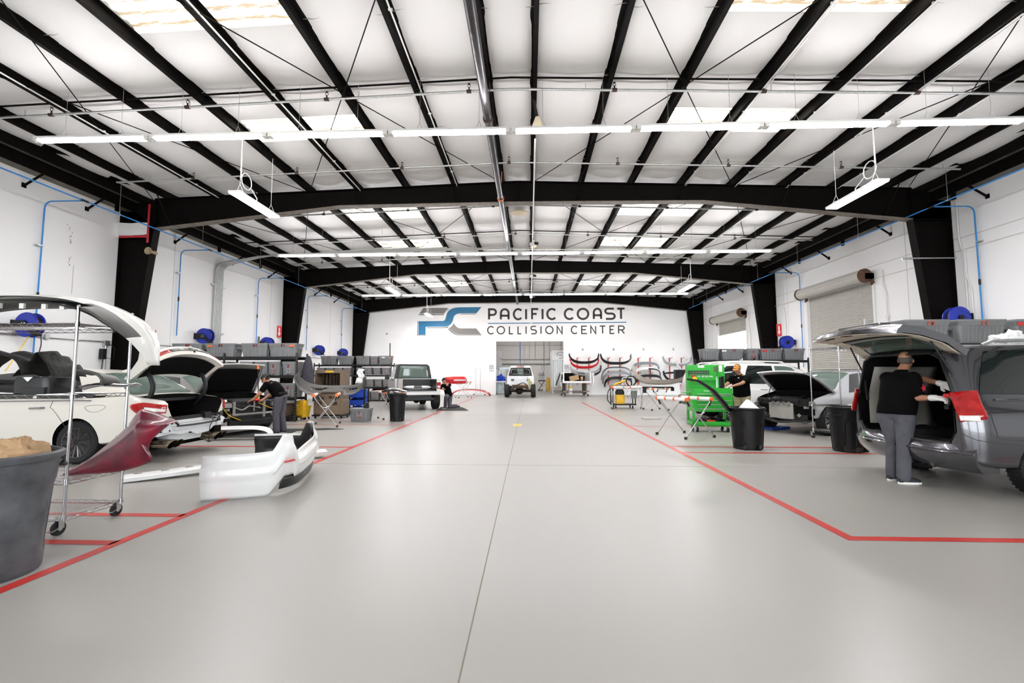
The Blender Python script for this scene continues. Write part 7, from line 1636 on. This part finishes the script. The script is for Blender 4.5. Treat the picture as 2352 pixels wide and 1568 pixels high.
    if gloves:
        m=Mb()
        for a in 'rl':
            hand(m,J[a+'w'],J[a+'h'],hup[0 if a=='r' else 1],curl[0 if a=='r' else 1],th=(1 if a=='l' else -1),s=1.0); dd=(J[a+'w']-J[a+'e']).normalized(); seg(m,J[a+'w']-dd*.05,J[a+'w'],.034,.034)
        m.v=[tuple(V(p)) for p in m.v]
        # separate glove for each hand
        for a in 'rl':
            g=Mb(); hand(g,J[a+'w'],J[a+'h'],hup[0 if a=='r' else 1],curl[0 if a=='r' else 1],th=(1 if a=='l' else -1),s=1.0); dd=(J[a+'w']-J[a+'e']).normalized(); seg(g,J[a+'w']-dd*.05,J[a+'w'],.035,.033)
            gm=remesh(g,'glove','glovew',T,.007,1); dm=gm.modifiers.new('d','DISPLACE'); dm.strength=.006; dm.mid_level=0; applymods(gm)
    # ---- face details ----
    for s_ in (-1,1):
        m=Mb(); m.sph(HT@V((.083,s_*.031,.0)),.011,8,6); m.obj('eye','eyedk',T)
    m=Mb(); m.sph((.088,0,-.055),(.012,.026,.006),10,6,HT); m.obj('mouth','lip',T)
    # ---- hair or cap ----
    def dome(k0,k1,zc,grow,back=True):
        return None
    if hairkind=='bald':
        m=Mb(); m.sph((-.016,0,.014),(.099,.081,.083),20,14,HT)
        V3=[]; 
        o=m.obj('hair','hairgr',None,smooth=60); bm=bmesh.new(); bm.from_mesh(o.data); inv=HT.inverted()
        rm=[f for f in bm.faces if (inv@f.calc_center_median()).z>.065 or (inv@f.calc_center_median()).x>.035 or (inv@f.calc_center_median()).z<-.07]
        bmesh.ops.delete(bm,geom=rm,context='FACES'); bm.to_mesh(o.data); bm.free(); o.parent=T
    else:
        m=Mb(); m.sph((-.014,0,.03),(.106,.086,.094),22,14,HT); o=m.obj('cap','capor' if hairkind=='orange' else 'capblk',None,smooth=60); bm=bmesh.new(); bm.from_mesh(o.data); inv=HT.inverted()
        rm=[f for f in bm.faces if (inv@f.calc_center_median()).z<.028]; bmesh.ops.delete(bm,geom=rm,context='FACES')
        if hairkind=='orange':
            o.data.materials.append(MAT['capbr'])
        bm.to_mesh(o.data); bm.free()
        if hairkind=='orange':
            for p in o.data.polygons:
                if (inv@p.center).x<.0: p.material_index=1
        o.parent=T
        m=Mb(); sg=1 if hairkind!='back' else -1
        m.grid(lambda u,v:HT@V((sg*(.07+.085*v*math.cos((u-.5)*2.2)),.078*math.sin((u-.5)*2.6)*(1-.1*v),.034-.02*v-.01*(2*u-1)**2)),12,6); m.obj('cap_brim','capor' if hairkind=='orange' else 'capblk',o,solid=.005)
        m=Mb(); m.sph((-.03,0,.0),(.082,.079,.06),18,12,HT); h=m.obj('hair','hairdk',None,smooth=60); bm=bmesh.new(); bm.from_mesh(h.data)
        rm=[f for f in bm.faces if (inv@f.calc_center_median()).x>.0]; bmesh.ops.delete(bm,geom=rm,context='FACES'); bm.to_mesh(h.data); bm.free(); h.parent=T
        if hairkind=='orange':
            m=Mb()
            for k in range(-3,4): m.box((0,0,0),(.004,.009,.014)); m.v[-8:]=[tuple(HT@(V(p)+V((.094-.012*(k/3)**2,k*.013,.07)))) for p in m.v[-8:]]
            m.obj('cap_patch','white',o,smooth=0)['kind']='stuff'
            m=Mb(); m.box((0,0,0),(.006,.12,.028)); m.v=[tuple(HT@(V(p)+V((.098,0,.002)))) for p in m.v]; m.obj('glasses','blackgl',T,smooth=0)
    return T,HT,J,sh,tr
shoes_bent=()
Jv=dict(head=(5.15,6.42,1.63),neck=(5.06,6.38,1.49),chest=(5.03,6.38,1.35),waist=(5.0,6.4,1.08),hip=(4.98,6.42,.92),rs=(5.07,6.22,1.385),re=(5.05,6.13,1.13),rw=(5.08,5.92,1.14),rh=(5.13,5.82,1.13),ls=(4.97,6.53,1.385),le=(5.26,6.30,1.37),lw=(5.27,6.02,1.31),lh=(5.23,5.86,1.27),rp=(5.02,6.33,.86),rk=(4.97,6.31,.48),ra=(4.93,6.3,.09),rt=(5.17,6.3,.04),lp=(4.93,6.5,.86),lk=(4.98,6.5,.48),la=(4.94,6.5,.09),lt=(5.14,6.52,.04))
T1,HT,J,sh,tr=person('person','bald person in black shirt and grey trousers holding a drill at the minivan',Jv,(.82,.4,0),(.75,.62,.12),'shirtblk','pantsgr',sleeve=.75,hairkind='bald',bulk=1.18,gloves=True,curl=(1.3,.35),hup=((-.3,-.2,1),(-.75,.0,.6)))
# red star on the sleeve
sp=J['rs'].lerp(J['re'],.5); n_=V((.25,-1,0)).normalized(); a_=V((1,.25,0)).normalized()
m=Mb(); pts=[sp+n_*.093+a_*(.045*(1 if k%2==0 else .42)*math.cos(PI/2+k*PI/5+.3))+V((0,0,.055*(1 if k%2==0 else .42)*math.sin(PI/2+k*PI/5+.3))) for k in range(10)]; m.add(pts,[tuple(range(10))]); m.obj('sleeve_star','starred',sh,smooth=0,solid=.003)
def drill(lab,loc,d,body='signred'):
    d=V(d).normalized(); t=thing('power_drill',lab,'drill',loc); m=Mb(); m.cyl(-d*.06,d*.08,.03,n=12); m.cyl(d*.08,d*.14,.022,.014,n=12); m.obj('barrel',body,t); m=Mb(); m.cyl(d*.14,d*.2,.006,n=8); m.cyl(d*.12,d*.15,.018,n=10); m.obj('chuck','blackp',t); m=Mb(); m.cyl(V((0,0,-.02)),V((0,0,-.12))-d*.02,.019,.018,n=10); m.box(V((0,0,-.14))-d*.02,(.07,.06,.045)); m.obj('grip','blackp',t); return t
drill('red cordless drill held by the bald person at the minivan',(5.155,5.80,1.17),(.35,-.9,0))
Jc=dict(head=(5.53,12.33,1.60),neck=(5.62,12.4,1.45),chest=(5.64,12.42,1.31),waist=(5.68,12.45,1.05),hip=(5.70,12.48,.90),rs=(5.48,12.57,1.345),re=(5.30,12.42,1.19),rw=(5.14,12.22,1.15),rh=(5.06,12.12,1.13),ls=(5.76,12.23,1.345),le=(5.52,12.05,1.22),lw=(5.26,12.0,1.15),lh=(5.16,11.98,1.13),rp=(5.63,12.56,.86),rk=(5.60,12.54,.48),ra=(5.63,12.58,.09),rt=(5.42,12.48,.04),lp=(5.76,12.40,.86),lk=(5.75,12.36,.48),la=(5.77,12.40,.09),lt=(5.57,12.3,.04))
T2,HT,J,sh,tr=person('person','person in orange cap, black shirt and tan trousers working at the green cart',Jc,(-.82,-.55,0),(-.72,-.55,-.42),'shirtblk','pantstan',sleeve=.6,hairkind='orange',bulk=1.2,curl=(.8,.8))
m=Mb(); m.box(J['chest']+V((-.10,-.13,.05)),(.03,.02,.02)); m.obj('shirt_logo','white',sh,smooth=0)
Jl=dict(head=(-6.45,10.95,1.33),neck=(-6.38,11.0,1.26),chest=(-6.30,11.02,1.18),waist=(-6.18,11.04,1.02),hip=(-6.11,11.05,.90),rs=(-6.36,11.20,1.21),re=(-6.45,11.2,.95),rw=(-6.53,11.02,.83),rh=(-6.58,10.94,.80),ls=(-6.34,10.82,1.20),le=(-6.45,10.72,.98),lw=(-6.60,10.72,.84),lh=(-6.70,10.72,.80),rp=(-6.11,11.14,.86),rk=(-6.12,11.12,.48),ra=(-6.06,11.15,.09),rt=(-6.25,11.13,.04),lp=(-6.11,10.95,.86),lk=(-6.14,10.92,.48),la=(-6.10,10.90,.09),lt=(-6.3,10.88,.04))
T3,HT,J,sh,tr=person('person','person in black cap and grey trousers leaning over the grey car engine',Jl,(-1,-.1,0),(-.8,-.1,-.6),'shirtblk','pantspur',sleeve=.6,hairkind='back',bulk=1.05,curl=(1.1,.5))
m=Mb(); loftb(m,[(J['hip']+V((0,0,.045)),V((0,1,0))*.185,V((1,0,.3))*.145),(J['hip']+V((0,0,.085)),V((0,1,0))*.185,V((1,0,.3))*.145)]); m.obj('belt','blackp',tr,smooth=50)
drill('red cordless drill held over the grey car engine',(-6.62,10.92,.83),(-.9,-.3,0))
shoes_bent=('l',)
Jk=dict(head=(-3.69,19.72,1.20),neck=(-3.63,19.78,1.06),chest=(-3.59,19.80,.94),waist=(-3.53,19.84,.70),hip=(-3.50,19.88,.56),rs=(-3.72,19.62,1.0),re=(-3.86,19.52,.82),rw=(-4.0,19.50,.86),rh=(-4.08,19.5,.88),ls=(-3.48,19.96,1.0),le=(-3.62,19.72,.82),lw=(-3.80,19.60,.84),lh=(-3.9,19.58,.86),rp=(-3.55,19.78,.53),rk=(-3.54,19.40,.50),ra=(-3.58,19.50,.09),rt=(-3.66,19.3,.04),lp=(-3.46,19.96,.52),lk=(-3.44,19.72,.09),la=(-3.2,20.02,.09),lt=(-3.08,20.1,.06))
T4,HT,J,sh,tr=person('person','person in dark cap kneeling on a mat beside the white pickup wheel',Jk,(-.75,-.62,0),(-.62,-.75,-.15),'shirtblk','pantspur',sleeve=.6,hairkind='black',bulk=1.0,curl=(.5,.5))
